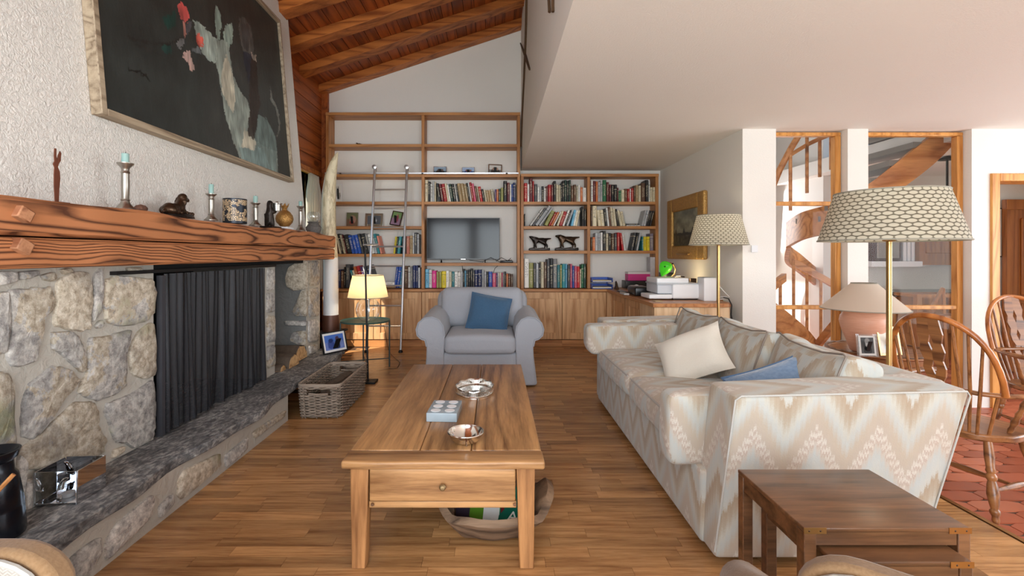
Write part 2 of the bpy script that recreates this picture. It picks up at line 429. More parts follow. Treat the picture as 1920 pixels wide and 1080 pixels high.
# ================================================================ ROOM
YB = 6.57          # back wall
XL = -2.36         # timber wall on the fireplace side
XR = 2.255         # wall beside the desk
ZC = 2.345         # low ceiling
XS = 0.35          # edge of the low ceiling / gallery wall
YF = -1.8          # window wall behind the camera
DZ = -0.2          # dining floor lies a step lower
def roofz(x): return 3.405+.33*(x-XL+.0)-.036    # underside of the rafters
fl = struct(B('floor', plain('floor_gap', C(70, 46, 26), .8), None, XL, 2.2, YF, YB, -.16, -.004), 'oak strip parquet floor of the living room', 'floor')
# --- parquet strips
rnd = random.Random(3)
PW = .066
strip_me = {}
far = MB(); cnt = 0
cube = p_box(-.5, .5, -.5, .5, -.5, .5)
unit_strip = MB().add(cube).mesh('plank', 0); unit_strip.materials.append(M['parquet'])
row = 0; y = YF+.01
cand = []
while y < YB-.02:
    x = -1.62-rnd.random()*.4 if y > .5 else XL
    while x < 2.19:
        ln = rnd.choice((.3, .36, .42, .48, .54))
        x1 = min(x+ln, 2.19)
        if x1-x > .03: cand.append((x, x1, y, y+PW))
        x = x1
    y += PW
def seen(c):
    x, Y = (c[0]+c[1])/2, c[2]
    if Y < 1.55: return False
    px = VX+F*x/Y; py = VY+F*CH/Y
    if not (-60 < px < 1980 and py < 1110): return False
    if x > .84 and x < 1.7 and 1.85 < Y < 4.05: return False
    if x < -1.55 and Y < 4.9: return False
    return True
order = sorted([c for c in cand if seen(c)], key=lambda c: c[2])[:300]
keep = set(order)
for c in order:
    inst('plank', unit_strip, fl, loc=Vector(((c[0]+c[1])/2, (c[2]+c[3])/2, -.006))-fl.location, scale=(c[1]-c[0]-.0012, PW-.0012, .012))
for c in cand:
    if c not in keep: far.box(c[0]+.0006, c[1]-.0006, c[2]+.0006, c[3]-.0006, -.012, 0)
o = far.build('plank_field', M['parquet'], fl, smooth=0); o['kind'] = 'stuff'
# --- brass edge and step down, terracotta tiles
ed = struct(B('trim_1', M['brass'], None, 2.2, 2.222, YF, 4.36, -.2, .002), 'brass edging strip between parquet and tiled floor', 'trim')
fd = struct(B('floor_dining', plain('tile_joint', C(96, 78, 66), .95, 0, .2, 40), None, 2.222, 8.2, YF, 8.4, DZ-.16, DZ-.006), 'terracotta tiled floor of the dining area', 'floor')
def terracotta():
    g = G('terracotta'); r = g.rand(); v = g.pos('pos'); nz = g.noise(v, 14, 5, .6)
    c = g.ramp(g.math('ADD', g.math('MULTIPLY', r, .6), g.math('MULTIPLY', nz, .4)), [(.15, C(150, 78, 52)), (.5, C(182, 98, 68)), (.85, C(206, 126, 92))])
    return g.end(g.bsdf(c, g.math('ADD', .25, g.math('MULTIPLY', nz, .3)), 0, g.bump(nz, .1, .01)))
M['terracotta'] = terracotta()
TL, TW, TP = .24, .115, .06     # picket tiles: straight length, width, point
# plain running bond of picket tiles: every row is shifted by half a tile so that the points interlock
tfar = MB(); tc = []
j = 0; yy = YF+.1
while yy < 8.3:
    xx = 2.2+(TL+2*TP*.5)*(.5 if j % 2 else 0)
    while xx < 7.9:
        if xx-TL/2-TP*.5 > 2.23: tc.append((xx, yy))
        xx += TL+TP
    yy += TW; j += 1
rect = [(-(TL+TP)/2, -TW*.30), (-(TL+TP)/2+.05, -TW/2), ((TL+TP)/2-.05, -TW/2), ((TL+TP)/2, -TW*.30), ((TL+TP)/2, TW*.30), ((TL+TP)/2-.05, TW/2), (-(TL+TP)/2+.05, TW/2), (-(TL+TP)/2, TW*.30)]
tile_me = MB().prism([(a*.975, b*.94, 0) for a, b in rect], (0, 0, .012)).mesh('tile', 0); tile_me.materials.append(M['terracotta'])
def tseen(t):
    px = VX+F*t[0]/max(t[1], .1); pyy = VY+F*(CH-DZ)/max(t[1], .1)
    return t[1] > 1 and px < 1960 and pyy < 1100 and t[1] < 5.2
near_t = sorted([t for t in tc if tseen(t)], key=lambda t: t[1])[:290]; near_s = set(near_t)
for t in near_t:
    inst('tile', tile_me, fd, loc=Vector((t[0], t[1], DZ-.010))-fd.location)
for t in tc:
    if t not in near_s: tfar.prism([(t[0]+a*.975, t[1]+b*.94, DZ-.010) for a, b in rect], (0, 0, .012))
o = tfar.build('tile_field', M['terracotta'], fd, smooth=0); o['kind'] = 'stuff'
# --- walls
wb = MB().box(XL-.1, XR+.1, YB, YB+.15, 0, 4.9)
struct(wb.build('wall_back', M['white_wall'], None), 'white plaster wall behind the bookcases', 'wall')
# timber wall with window opening
WY0, WY1, WZ0, WZ1 = 5.05, 6.12, .78, 2.22
tl = MB()
for a in ((YF, WY0, -.1, 4.0), (WY1, YB, -.1, 4.0), (WY0, WY1, -.1, WZ0), (WY0, WY1, WZ1, 4.0)):
    tl.box(XL-.16, XL-.02, *a)
wl = struct(tl.build('wall_left', plain('wall_backing', C(84, 44, 18), .8), None), 'orange pine boarded wall beside the chimney', 'wall')
z = 2.30
while z < 3.45:
    z1 = min(z+.168, 3.5); B('plank', M['pine_wall'], wl, XL-.02, XL, 4.6, YB, z, z1-.006, bevel=.003); z = z1
z = 0.0
while z < .74:
    B('plank', M['pine_wall'], wl, XL-.02, XL, 4.6, YB, z, z+.142, bevel=.003); z += .148
z = .74
while z < 2.28:
    B('plank', M['pine_wall'], wl, XL-.02, XL, 6.18, YB, z, min(z+.162, 2.27), bevel=.003); z += .168
B('corner_post', M['pine_wall'], wl, XL, XL+.085, YB-.06, YB, 0, roofz(XL)+.1, bevel=.003)
B('corner_board', M['pine_beam'], wl, XL, XL+.02, 4.6, YB, 2.24, 2.30, bevel=.003)
wi = struct(MB().box(XL-.12, XL+.01, WY0-.05, WY0, WZ0-.05, WZ1+.05).box(XL-.12, XL+.01, WY1, WY1+.05, WZ0-.05, WZ1+.05).box(XL-.12, XL+.01, WY0, WY1, WZ1, WZ1+.05).box(XL-.12, XL+.03, WY0, WY1, WZ0-.05, WZ0).build('window_1', M['frame_w'], None, bevel=.004), 'wooden window in the timber wall behind the curtain', 'window')
B('pane', M['glass'], wi, XL-.07, XL-.064, WY0, WY1, WZ0, WZ1)
# roof: boards along the room on rafters that climb to the gallery wall
sl = .33; RB = .10
ce = struct(MB().add(p_hexa([(XL-.3, YF, roofz(XL-.3)+RB+.03), (XS+.2, YF, roofz(XS+.2)+RB+.03), (XS+.2, YB+.1, roofz(XS+.2)+RB+.03), (XL-.3, YB+.1, roofz(XL-.3)+RB+.03)],
    [(XL-.3, YF, roofz(XL-.3)+RB+.2), (XS+.2, YF, roofz(XS+.2)+RB+.2), (XS+.2, YB+.1, roofz(XS+.2)+RB+.2), (XL-.3, YB+.1, roofz(XL-.3)+RB+.2)])).build('ceiling_timber', plain('roof_backing', C(70, 34, 12), .9), None), 'sloping roof of orange pine boards and rafters', 'ceiling')
x = XL-.02
while x < XS+.02:
    x1 = x+.125
    a, b = x+.003, x1-.003
    z0, z1 = roofz(a)+RB, roofz(b)+RB
    MB().add(p_hexa([(a, YF, z0), (b, YF, z1), (b, YB, z1), (a, YB, z0)], [(a, YF, z0+.028), (b, YF, z1+.028), (b, YB, z1+.028), (a, YB, z0+.028)])).build('plank', M['pine_o'], ce, smooth=0)
    x = x1
for k in range(13):
    y1 = YB-.005-.632*k; y0 = y1-.165
    if y0 < YF: break
    xs = XL if y0 > 4.7 else -2.04; xe = XS+.02
    MB().add(p_hexa([(xs, y0, roofz(xs)), (xe, y0, roofz(xe)), (xe, y1, roofz(xe)), (xs, y1, roofz(xs))], [(xs, y0, roofz(xs)+RB), (xe, y0, roofz(xe)+RB), (xe, y1, roofz(xe)+RB), (xs, y1, roofz(xs)+RB)])).build('rafter', M['pine_beam'], ce, bevel=.004)
# low ceiling slab with gallery wall on its edge
struct(MB().box(XS, 8.2, YF, 4.38+.2, ZC, ZC+.2).box(XS, XR+.1, 4.58, YB, ZC, ZC+.2).box(4.6, 8.2, 4.58, 8.4, ZC, ZC+.2).build('ceiling', M['ceiling'], None), 'flat white plaster ceiling over sofa and dining area', 'ceiling')
struct(MB().box(XS, XS+.12, YF, YB, ZC+.2, 4.9).build('wall_gallery', M['white_wall'], None), 'white gallery wall rising from the edge of the low ceiling', 'wall')
struct(MB().box(XR, XR+.3, 4.58, YB, DZ, ZC).build('wall_right', M['white_wall'], None), 'white wall beside the desk with the gilt painting', 'wall')
# thin battens and rustic crosses on the gallery wall
def on_gal(px, py):       # point on the gallery wall X=XS
    Y = F*XS/(px-VX); return (XS-.008, Y, ZP(py, Y))
t = thing('wall_cross', 'tall rough wooden pole with short crossbar hung on the gallery wall', 'wall ornament', on_gal(978, 278))
ptsv = [on_gal(978.6, 275), on_gal(980.6, 215), on_gal(984, 150), on_gal(986.5, 100), on_gal(988.5, 45), on_gal(990, -30)]
MB().tube(ptsv, [.010, .013, .014, .016, .018, .016], 6).build('pole', plain('weathered_wood', C(84, 60, 38), .85, 0, .3, 30, .4), t)
MB().tube([on_gal(976.5, 80), on_gal(987, 105), on_gal(994.5, 130)], [.008, .02, .012], 6).build('crossbar', bpy.data.materials['weathered_wood'], t)
t = thing('wall_fork', 'two-pronged rough wooden stick near the ceiling on the gallery wall', 'wall ornament', on_gal(1033, 22))
for (a, b) in ((1033, 1030), (1039.5, 1039)):
    MB().tube([on_gal(a, 22), on_gal(b, -40)], .012, 6).build('prong', bpy.data.materials['weathered_wood'], t)
# partition toward hall and kitchen : piers, glazed wooden frames
YP = 4.38
X1a, X1b = XP(1455, YP), XP(1589.5, YP); X2a, X2b = XP(1628, YP), XP(1822, YP); X3 = XP(1856, YP)
wp = MB().box(XR, X1a, YP, YP+.2, DZ, ZC).box(X1b, X2a, YP, YP+.2, DZ, ZC).box(X2b, X3, YP, YP+.16, DZ, ZC).box(X3, 8.0, YP, YP+.16, ZP(346, YP)+.06, ZC)
struct(wp.build('wall_partition', M['white_wall'], None), 'white piers between the glazed screens to the hall', 'wall')
def screen(n, xa, xb, lab):
    y0, y1 = YP+.075, YP+.14; f = .055
    xi, xj = xa, xb
    zt = ZC-.01
    m = MB().box(xi, xj, y0, y1, zt-.035, zt).box(xi, xi+f, y0, y1, DZ, zt-.035).box(xj-f, xj, y0, y1, DZ, zt-.035).box(xi+f, xj-f, y0, y1, DZ, DZ+.1)
    o = struct(m.build('window_%d' % n, M['frame_w'], None, bevel=.006), lab, 'window')
    zs = [ZP(382, YP+.1), ZP(576, YP+.1)]
    for z in zs: B('transom', M['frame_w'], o, xi+f, xj-f, y0+.005, y1-.005, z-.019, z+.019, bevel=.005)
    zz = [DZ+.1]+sorted(zs)+[zt-.035]
    for a, b in zip(zz[:-1], zz[1:]): B('pane', M['glass'], o, xi+f, xj-f, y0+.03, y0+.036, a+.018, b-.018)
screen(2, X1a-.03, X1b-.006, 'narrow glazed oak screen to the staircase, nearer the desk')
screen(3, X2a-.03, X2b-.003, 'wide glazed oak screen to the kitchen behind the big lampshade')
# door casing on the right with brown door beyond
zh = ZP(340, YP)
d = struct(MB().box(X3, X3+.075, YP-.02, YP+.2, DZ, zh+.07).box(X3+.9, X3+.975, YP-.02, YP+.2, DZ, zh+.07).box(X3+.075, X3+.9, YP-.02, YP+.2, zh-.0, zh+.07).build('door_1', M['frame_w'], None, bevel=.006), 'pale pine door casing beside the glazed screen', 'door')
B('stop', M['frame_w'], d, X3+.075, X3+.1, YP+.08, YP+.2, DZ, zh)
yd = 5.7; xd = XP(1886, yd); zt = ZP(374, yd)
d2 = struct(B('door_2', M['old_door'], None, xd, xd+.9, yd, yd+.045, DZ+.01, zt, bevel=.003), 'brown panelled pine door seen through the open doorway', 'door')
B('rail', M['old_door'], d2, xd, xd+.9, yd-.012, yd, zt-.12, zt, bevel=.003)
B('stile', M['old_door'], d2, xd, xd+.12, yd-.012, yd, DZ+.01, zt-.12, bevel=.003)
for (za, zb) in ((DZ+.2, .62), (.72, zt-.22)): B('panel', M['old_door'], d2, xd+.17, xd+.8, yd-.02, yd, za, zb, bevel=.012)
struct(B('wall_passage', M['white_wall'], None, XP(1870, 5.78), 8.2, 5.78, 5.9, DZ, ZC), 'white wall of the passage around the brown door', 'wall')
t = thing('framed_picture', 'thin dark picture frame hanging beside the brown passage door', 'picture', (XP(1874, 5.76), 5.76, ZP(480, 5.76)))
B('mat', plain('mat_board', C(214, 206, 192), .9), t, XP(1861, 5.76), XP(1877, 5.76), 5.755, 5.775, ZP(480, 5.76), ZP(392, 5.76))
B('frame', M['black'], t, XP(1877, 5.76), XP(1880, 5.76), 5.74, 5.775, ZP(482, 5.76), ZP(390, 5.76))
# room behind the camera and dining side : window walls
wf = MB()
op = [(-2.0, -.75), (-.6, .75), (.9, 2.3)]
xs = [XL]
for a, b in op: xs += [a, b]
xs.append(8.2)
for i in range(0, len(xs), 2): wf.box(xs[i], xs[i+1], YF-.2, YF, DZ, ZC)
for a, b in op: wf.box(a, b, YF-.2, YF, DZ, .15).box(a, b, YF-.2, YF, 2.2, ZC)
wf.box(XL, -1.9, YF-.2, YF, ZC, 4.9).box(.1, XS+.2, YF-.2, YF, ZC, 4.9).box(-1.9, .1, YF-.2, YF, ZC, 2.55).box(-1.9, .1, YF-.2, YF, 3.4, 4.9)
struct(wf.build('wall_front', M['white_wall'], None), 'white window wall toward the terrace', 'wall')
ws = MB().box(6.4, 6.55, YF, -.7, DZ, ZC).box(6.4, 6.55, 3.9, YP, DZ, ZC).box(6.4, 6.55, -.7, 3.9, DZ, .1).box(6.4, 6.55, -.7, 3.9, 2.1, ZC)
struct(ws.build('wall_side', M['white_wall'], None), 'white wall of the dining side with wide window', 'wall')
for k, (a, b) in enumerate(op):
    o = struct(MB().box(a, a+.06, YF-.12, YF-.06, .15, 2.2).box(b-.06, b, YF-.12, YF-.06, .15, 2.2).box(a, b, YF-.12, YF-.06, 2.14, 2.2).box(a, b, YF-.12, YF-.06, .15, .21).build('window_%d' % (4+k), M['frame_w'], None), 'terrace window %s' % ('by the fireplace', 'in the middle', 'by the dining side')[k], 'window')
gd = struct(B('ground', plain('lawn', C(70, 110, 48), .9, 0, .3, 3), None, -40, 40, -40, 40, -.9, -.5), 'green garden lawn outside the windows', 'ground')
# ================================================================ HALL, STAIRS, KITCHEN behind the glazed screens
hw = MB().box(XR+.3, 4.9, 8.2, 8.35, DZ, 4.9).box(4.9, 8.2, 7.0, 7.12, DZ, ZC).box(XR, XR+.3, YB, 8.35, DZ, 4.9).box(4.78, 4.9, 7.0, 8.2, DZ, 4.9).box(XR+.1, 5.0, YP+.2, YP+.25, ZC+.2, 4.9).box(8.1, 8.2, YP, 7.0, DZ, ZC)
struct(hw.build('wall_hall', M['white_wall'], None), 'white walls of the staircase hall and kitchen', 'wall')
struct(B('ceiling_hall', M['ceiling'], None, XR, 5.0, 4.58, 8.35, 4.7, 4.8), 'white ceiling above the stairwell', 'ceiling')
M['stair'] = wood('stair_larch', C(158, 96, 48), C(206, 144, 88), 'X', 8, .4, 1.6, var=.08)
M['tread'] = cloth('grey_carpet', C(122, 116, 110), C(150, 144, 136), 200)
st = thing('staircase', 'curved larch staircase with slim balusters behind the glazed screens', 'staircase', (3.6, 5.6, DZ))
def ribbon(pts, h, w, n=40):
    """vertical board following a curve: pts are centre points (world)"""
    ps = [Vector(p) for p in pts]
    out = []
    for i in range(n+1):
        t = i/n*(len(ps)-1); k = min(int(t), len(ps)-2); f = t-k
        p0, p1, p2, p3 = ps[max(k-1, 0)], ps[k], ps[k+1], ps[min(k+2, len(ps)-1)]
        out.append(.5*((2*p1)+(p2-p0)*f+(2*p0-5*p1+4*p2-p3)*f*f+(3*p1-p0-3*p2+p3)*f**3))
    V, Fc = [], []
    for i, p in enumerate(out):
        t = out[min(i+1, n)]-out[max(i-1, 0)]; d = Vector((t.y, -t.x, 0)).normalized()*w/2
        for q, s in ((-d, -1), (d, -1), (d, 1), (-d, 1)): V.append(tuple(p+q+Vector((0, 0, s*h/2))))
    for i in range(n):
        for k in range(4): Fc.append((i*4+k, i*4+(k+1) % 4, (i+1)*4+(k+1) % 4, (i+1)*4+k))
    Fc += [(3, 2, 1, 0), (n*4, n*4+1, n*4+2, n*4+3)]
    return (V, Fc), out
up = [P(1830, 190, 5.0), P(1760, 268, 4.95), P(1690, 325, 4.95), P(1625, 375, 5.05), P(1560, 408, 5.25), P(1505, 424, 5.6), P(1478, 440, 6.1)]
vf, path = ribbon(up, .31, .05)
MB().add(vf).build('stringer', M['stair'], st)
low = [P(1478, 446, 6.1), P(1476, 475, 6.7), P(1500, 495, 7.0), P(1530, 520, 7.2)]
vf, _ = ribbon(low, .26, .05, 24); MB().add(vf).build('stringer', M['stair'], st)
low2 = [P(1440, 585, 5.2), P(1475, 612, 5.3), P(1510, 642, 5.5), P(1535, 672, 5.9)]
vf, l2 = ribbon(low2, .30, .05, 20); MB().add(vf).build('stringer', M['stair'], st)
low3 = [P(1580, 590, 5.4), P(1545, 632, 5.6), P(1500, 690, 5.9)]
vf, l3 = ribbon(low3, .12, .06, 14); MB().add(vf).build('newel_rail', M['stair'], st)
for i in range(1, 9):
    p = path[i*4]; t = (path[min(i*4+2, 40)]-path[i*4-2]); nrm = Vector((t.y, -t.x, 0)).normalized()
    if nrm.y < 0: nrm = -nrm
    dirx = Vector((t.x, t.y, 0)).normalized()*.19
    a = p+Vector((0, 0, .0)); b = a+nrm*1.0
    z = p.z+.02
    MB().prism([(a.x-dirx.x, a.y-dirx.y, z), (a.x+dirx.x, a.y+dirx.y, z), (b.x+dirx.x*.6, b.y+dirx.y*.6, z), (b.x-dirx.x*.6, b.y-dirx.y*.6, z)], (0, 0, .06)).build('tread', M['tread'], st)
# upper handrail and balusters
hr = [P(1440, 372, 5.7), P(1462, 318, 5.6), P(1482, 280, 5.5), P(1506, 240, 5.4), P(1530, 200, 5.3)]
MB().tube(hr, .035, 8).build('handrail', M['stair'], st)
vf, _ = ribbon([P(1475, 295, 5.55), P(1520, 268, 5.5), P(1575, 245, 5.45)], .05, .03, 8); MB().add(vf).build('handrail', M['stair'], st)
for px, ya, yb in ((1482, 285, 395), (1513, 245, 362), (1537, 240, 332), (1558, 236, 318)):
    MB().tube([P(px, ya, 5.5), P(px, yb, 5.5)], .018, 6).build('baluster', M['stair'], st)
vf, _ = ribbon([P(1488, 492, 6.2), P(1525, 512, 6.2), P(1570, 538, 6.2)], .09, .05, 8); MB().add(vf).build('handrail', M['stair'], st)
vf, _ = ribbon([P(1440, 545, 5.3), P(1460, 528, 5.4), P(1470, 520, 5.5)], .09, .05, 6); MB().add(vf).build('handrail', M['stair'], st)
for px, ya, yb, Y in ((1463, 530, 600, 5.4), (1488, 498, 625, 5.7), (1513, 512, 640, 5.9), (1539, 526, 665, 6.0)):
    MB().tube([P(px, ya, Y), P(px, yb, Y)], .017, 6).build('baluster', M['stair'], st)
# little hall window
wy = 8.18; a, b = P(1532, 470, wy), P(1548, 436, wy)
o = struct(MB().box(a.x-.05, b.x+.15, wy-.03, wy, a.z-.1, a.z).box(b.x, b.x+.06, wy-.03, wy, a.z, b.z).build('window_7', M['frame_w'], None), 'small hall window with green garden beyond the staircase', 'window')
B('pane', emit('garden_daylight', C(120, 190, 110), 1.6), o, a.x, b.x, wy-.01, wy-.005, a.z, b.z)
t = thing('wall_mirror', 'dark oval mirror on the hall wall beyond the staircase', 'mirror', P(1562, 540, 7.9))
MB().lathe([(.001, 0), (.3, 0), (.3, .02), (.001, .02)], (0, 0, 0), 20, 1, 1.6, M=Matrix.Translation(P(1566, 492, 7.9)) @ Matrix.Rotation(R(90), 4, 'X')).build('glass', M['black_gloss'], t)
t = thing('chest_of_drawers', 'small reddish chest of drawers in the hall beyond the staircase', 'drawers', P(1550, 600, 7.6))
B('body', M['old_door'], t, XP(1536, 7.6), XP(1600, 7.6), 7.5, 7.9, DZ, ZP(545, 7.5))
for k in range(4):
    z = ZP(548+13*k, 7.5); B('drawer', M['old_door'], t, XP(1539, 7.5), XP(1590, 7.5), 7.48, 7.5, z-.09, z, bevel=.005)
# kitchen
KY = 6.7
M['kit'] = wood('kitchen_oak', C(128, 78, 38), C(176, 120, 68), 'Z', 9, .4, 0, var=.08)
M['ktile'] = plain('beige_wall_tile', C(176, 156, 140), .25, 0, .1, 4)
struct(B('wall_kitchen', M['white_wall'], None, XP(1600, KY+.4), 8.1, KY+.36, KY+.4, DZ, ZC), 'white wall behind the kitchen units', 'wall')
splash = struct(B('wall_splashback', plain('tile_grout', C(150, 138, 126), .9), None, XP(1629, KY), 7.8, KY+.33, KY+.36, ZP(545, KY), ZP(497, KY)), 'beige tiled splashback of the kitchen', 'wall')
z0, z1 = ZP(545, KY), ZP(497, KY)
for i in range(12):
    for j in range(2):
        xa = XP(1631, KY)+i*.2; za = z0+j*(z1-z0)/2
        B('tile', M['ktile'], splash, xa, xa+.194, KY+.322, KY+.33, za+.003, za+(z1-z0)/2-.003)
t = thing('kitchen_counter', 'dark kitchen worktop over oak drawers seen through the wide screen', 'counter', (XP(1720, KY), KY, DZ))
B('worktop', plain('dark_stone', C(62, 54, 50), .2), t, XP(1640, KY), 7.8, KY-.32, KY+.32, ZP(552, KY), ZP(545, KY))
B('body', M['kit'], t, XP(1640, KY), 7.8, KY-.28, KY+.32, DZ, ZP(552, KY))
for i in range(5):
    xa = XP(1650, KY)+i*.33
    for (ya, yb) in ((555, 573), (576, 625)): B('drawer', M['kit'], t, xa, xa+.31, KY-.30, KY-.28, ZP(yb, KY-.3), ZP(ya, KY-.3), bevel=.008)
t = thing('wall_cupboard', 'oak kitchen wall cupboard above the tiled splashback', 'cupboard', (XP(1755, KY), KY, ZP(497, KY)))
B('body', M['kit'], t, XP(1726, KY), 7.6, KY+.02, KY+.33, ZP(497, KY), ZP(430, KY))
for i in range(2): B('door', M['kit'], t, XP(1737, KY)+i*.44, XP(1737, KY)+i*.44+.4, KY, KY+.02, ZP(475, KY), ZP(432, KY), bevel=.012)
t = thing('cooker_hood', 'dark framed kitchen hood recess beside the oak wall cupboard', 'hood', (XP(1675, KY), KY, ZP(497, KY)))
B('shelf', M['white_gloss'], t, XP(1629, KY), XP(1724, KY), KY-.05, KY+.33, ZP(500, KY), ZP(490, KY))
B('frame', plain('dark_red_wood', C(74, 40, 34), .4), t, XP(1640, KY), XP(1696, KY), KY+.05, KY+.3, ZP(490, KY), ZP(440, KY), bevel=.01)
B('pane', M['mirror'], t, XP(1648, KY), XP(1690, KY), KY+.035, KY+.05, ZP(484, KY), ZP(446, KY))
for i in range(3): B('pilaster', M['white_gloss'], t, XP(1700, KY)+i*.06, XP(1700, KY)+i*.06+.045, KY+.05, KY+.3, ZP(490, KY), ZP(440, KY), bevel=.012)
pc = P(1776, 300, 5.6)
t = thing('pendant_lamp', 'small glass pendant lamp hanging on a dark rod in the kitchen', 'lamp', pc)
MB().lathe([(.09, 0), (.07, .02), (.02, .04)], (pc.x, pc.y, ZC-.042), 14).build('canopy', M['black'], t)
MB().tube([(pc.x, pc.y, ZP(352, 5.6)), (pc.x, pc.y, ZC-.03)], .012, 6).build('rod', M['black'], t)
MB().lathe([(.05, .14), (.035, .1), (.09, .06), (.10, .02), (.085, 0)], (pc.x, pc.y, ZP(374, 5.6)), 16).build('shade', M['thick_glass'], t)
MB().lathe([(.07, .02), (.07, .0)], (pc.x, pc.y, ZP(374, 5.6)-.015), 16).build('bulb', emit('kitchen_bulb', C(255, 230, 180), 8), t)
t = thing('kitchen_chair', 'wooden chair back leaning at the kitchen table beyond the screen', 'chair', P(1755, 640, 5.6))
MB().tube([P(1748, 575, 5.6), P(1765, 545, 5.6), P(1768, 540, 5.6)], .02, 6).build('backrest', M['kit'], t)
MB().tube([P(1748, 575, 5.6), P(1744, 690, 5.6)], .02, 6).build('leg', M['kit'], t)
MB().tube([P(1768, 541, 5.6), P(1775, 690, 5.6)], .02, 6).build('leg', M['kit'], t)
B('seat', M['kit'], t, XP(1742, 5.6), XP(1790, 5.6), 5.4, 5.75, ZP(595, 5.6), ZP(588, 5.6))
t = thing('kitchen_table', 'oak kitchen table beyond the wide glazed screen', 'table', P(1760, 690, 6.0))
B('top', M['kit'], t, XP(1700, 6.0), XP(1790, 6.0), 5.85, 6.2, ZP(556, 6.0), ZP(550, 6.0))
for px in (1703, 1784): B('leg', M['kit'], t, XP(px, 6.0), XP(px, 6.0)+.06, 5.87, 5.93, DZ, ZP(556, 6.0))
# ================================================================ FIREPLACE
XF = -1.76      # stone face
XM = -1.62      # mantel face
XH = -1.47      # hearth slab edge
ZH = .25
def stone_mat():
    g = G('field_stone'); v = g.pos('pos'); r = g.n('ShaderNodeObjectInfo', out=5)
    n1 = g.noise(v, 5, 6, .65, .4); n2 = g.noise(v, 30, 7, .75, .2); n3 = g.noise(v, 3.1, 3, .5)
    c1 = g.ramp(n2, [(.3, C(122, 118, 118)), (.46, C(184, 178, 172)), (.62, C(228, 222, 214))])
    c2 = g.ramp(n2, [(.3, C(136, 120, 102)), (.48, C(194, 180, 160)), (.64, C(230, 220, 204))])
    c = g.mix(g.math('GREATER_THAN', g.math('ADD', g.math('MULTIPLY', r, .5), g.math('MULTIPLY', n1, .9)), .72), c1, c2)
    dk = g.ramp(n1, [(.36, (1,1,1)), (.5, (0,0,0))])
    c = g.mix(g.math('MULTIPLY', dk, .45), c, C(92, 90, 92))
    li = g.ramp(g.math('ADD', n3, g.math('MULTIPLY', n2, .3)), [(.76, (0,0,0)), (.84, (1,1,1))])
    c = g.mix(g.math('MULTIPLY', li, .6), c, C(128, 128, 80))
    bv = g.math('ADD', .74, g.math('MULTIPLY', g.math('FRACT', g.math('MULTIPLY', r, 7.3)), .34))
    c = g.mix(1.0, c, g.n('ShaderNodeCombineColor', Red=bv, Green=bv, Blue=bv), 'MULTIPLY')
    h = g.math('ADD', g.math('MULTIPLY', n1, .5), g.math('MULTIPLY', n2, .7))
    return g.end(g.bsdf(c, .9, 0, g.bump(h, .75, .018), Specular__IOR__Level=.2))
M['stone'] = stone_mat()
def slate_mat():
    g = G('hearth_slate'); v = g.pos('pos'); n = g.noise(g.mapv(v, (1, .5, 1)), 45, 6, .7, .4); n2 = g.noise(v, 4, 3)
    c = g.ramp(n, [(.3, C(66, 67, 70)), (.48, C(120, 120, 121)), (.62, C(186, 184, 180))])
    c = g.mix(g.ramp(n2, [(.4, (0,0,0)), (.65, (1,1,1))]), c, g.mix(.6, c, C(58, 59, 63)))
    return g.end(g.bsdf(c, .6, 0, g.bump(n, .7, .02), Specular__IOR__Level=.4))
M['slate'] = slate_mat()
fp = thing('fireplace', 'rustic stone fireplace with thick timber mantel beam and slate hearth', 'fireplace', (-1.9, 3.0, 0))
OY0, OY1, NY0, NY1, FE = 2.47, 3.67, 3.83, 4.47, 4.81
for a in ((XL, XF, .3, OY0, 0, 1.15), (XL, XF, OY1, NY0, ZH, 1.1), (XL, XF, NY1, FE, ZH-.05, 1.15)): B('masonry', M['mortar'], fp, *a)
MB().box(XL, XL+.05, OY0, OY1, 0, 1.15).box(XL, XF+.04, OY0, OY1, ZH-.06, ZH-.005).build('firebox', M['soot'], fp)
MB().box(XL, XF-.02, OY0, FE, 1.12, 1.17).build('lintel', M['soot'], fp)
MB().box(XL, XL+.1, NY0, NY1, ZH, 1.15).box(XL, XF-.004, NY1-.012, NY1, ZH, 1.15).build('niche_lining', M['grey_render'], fp)
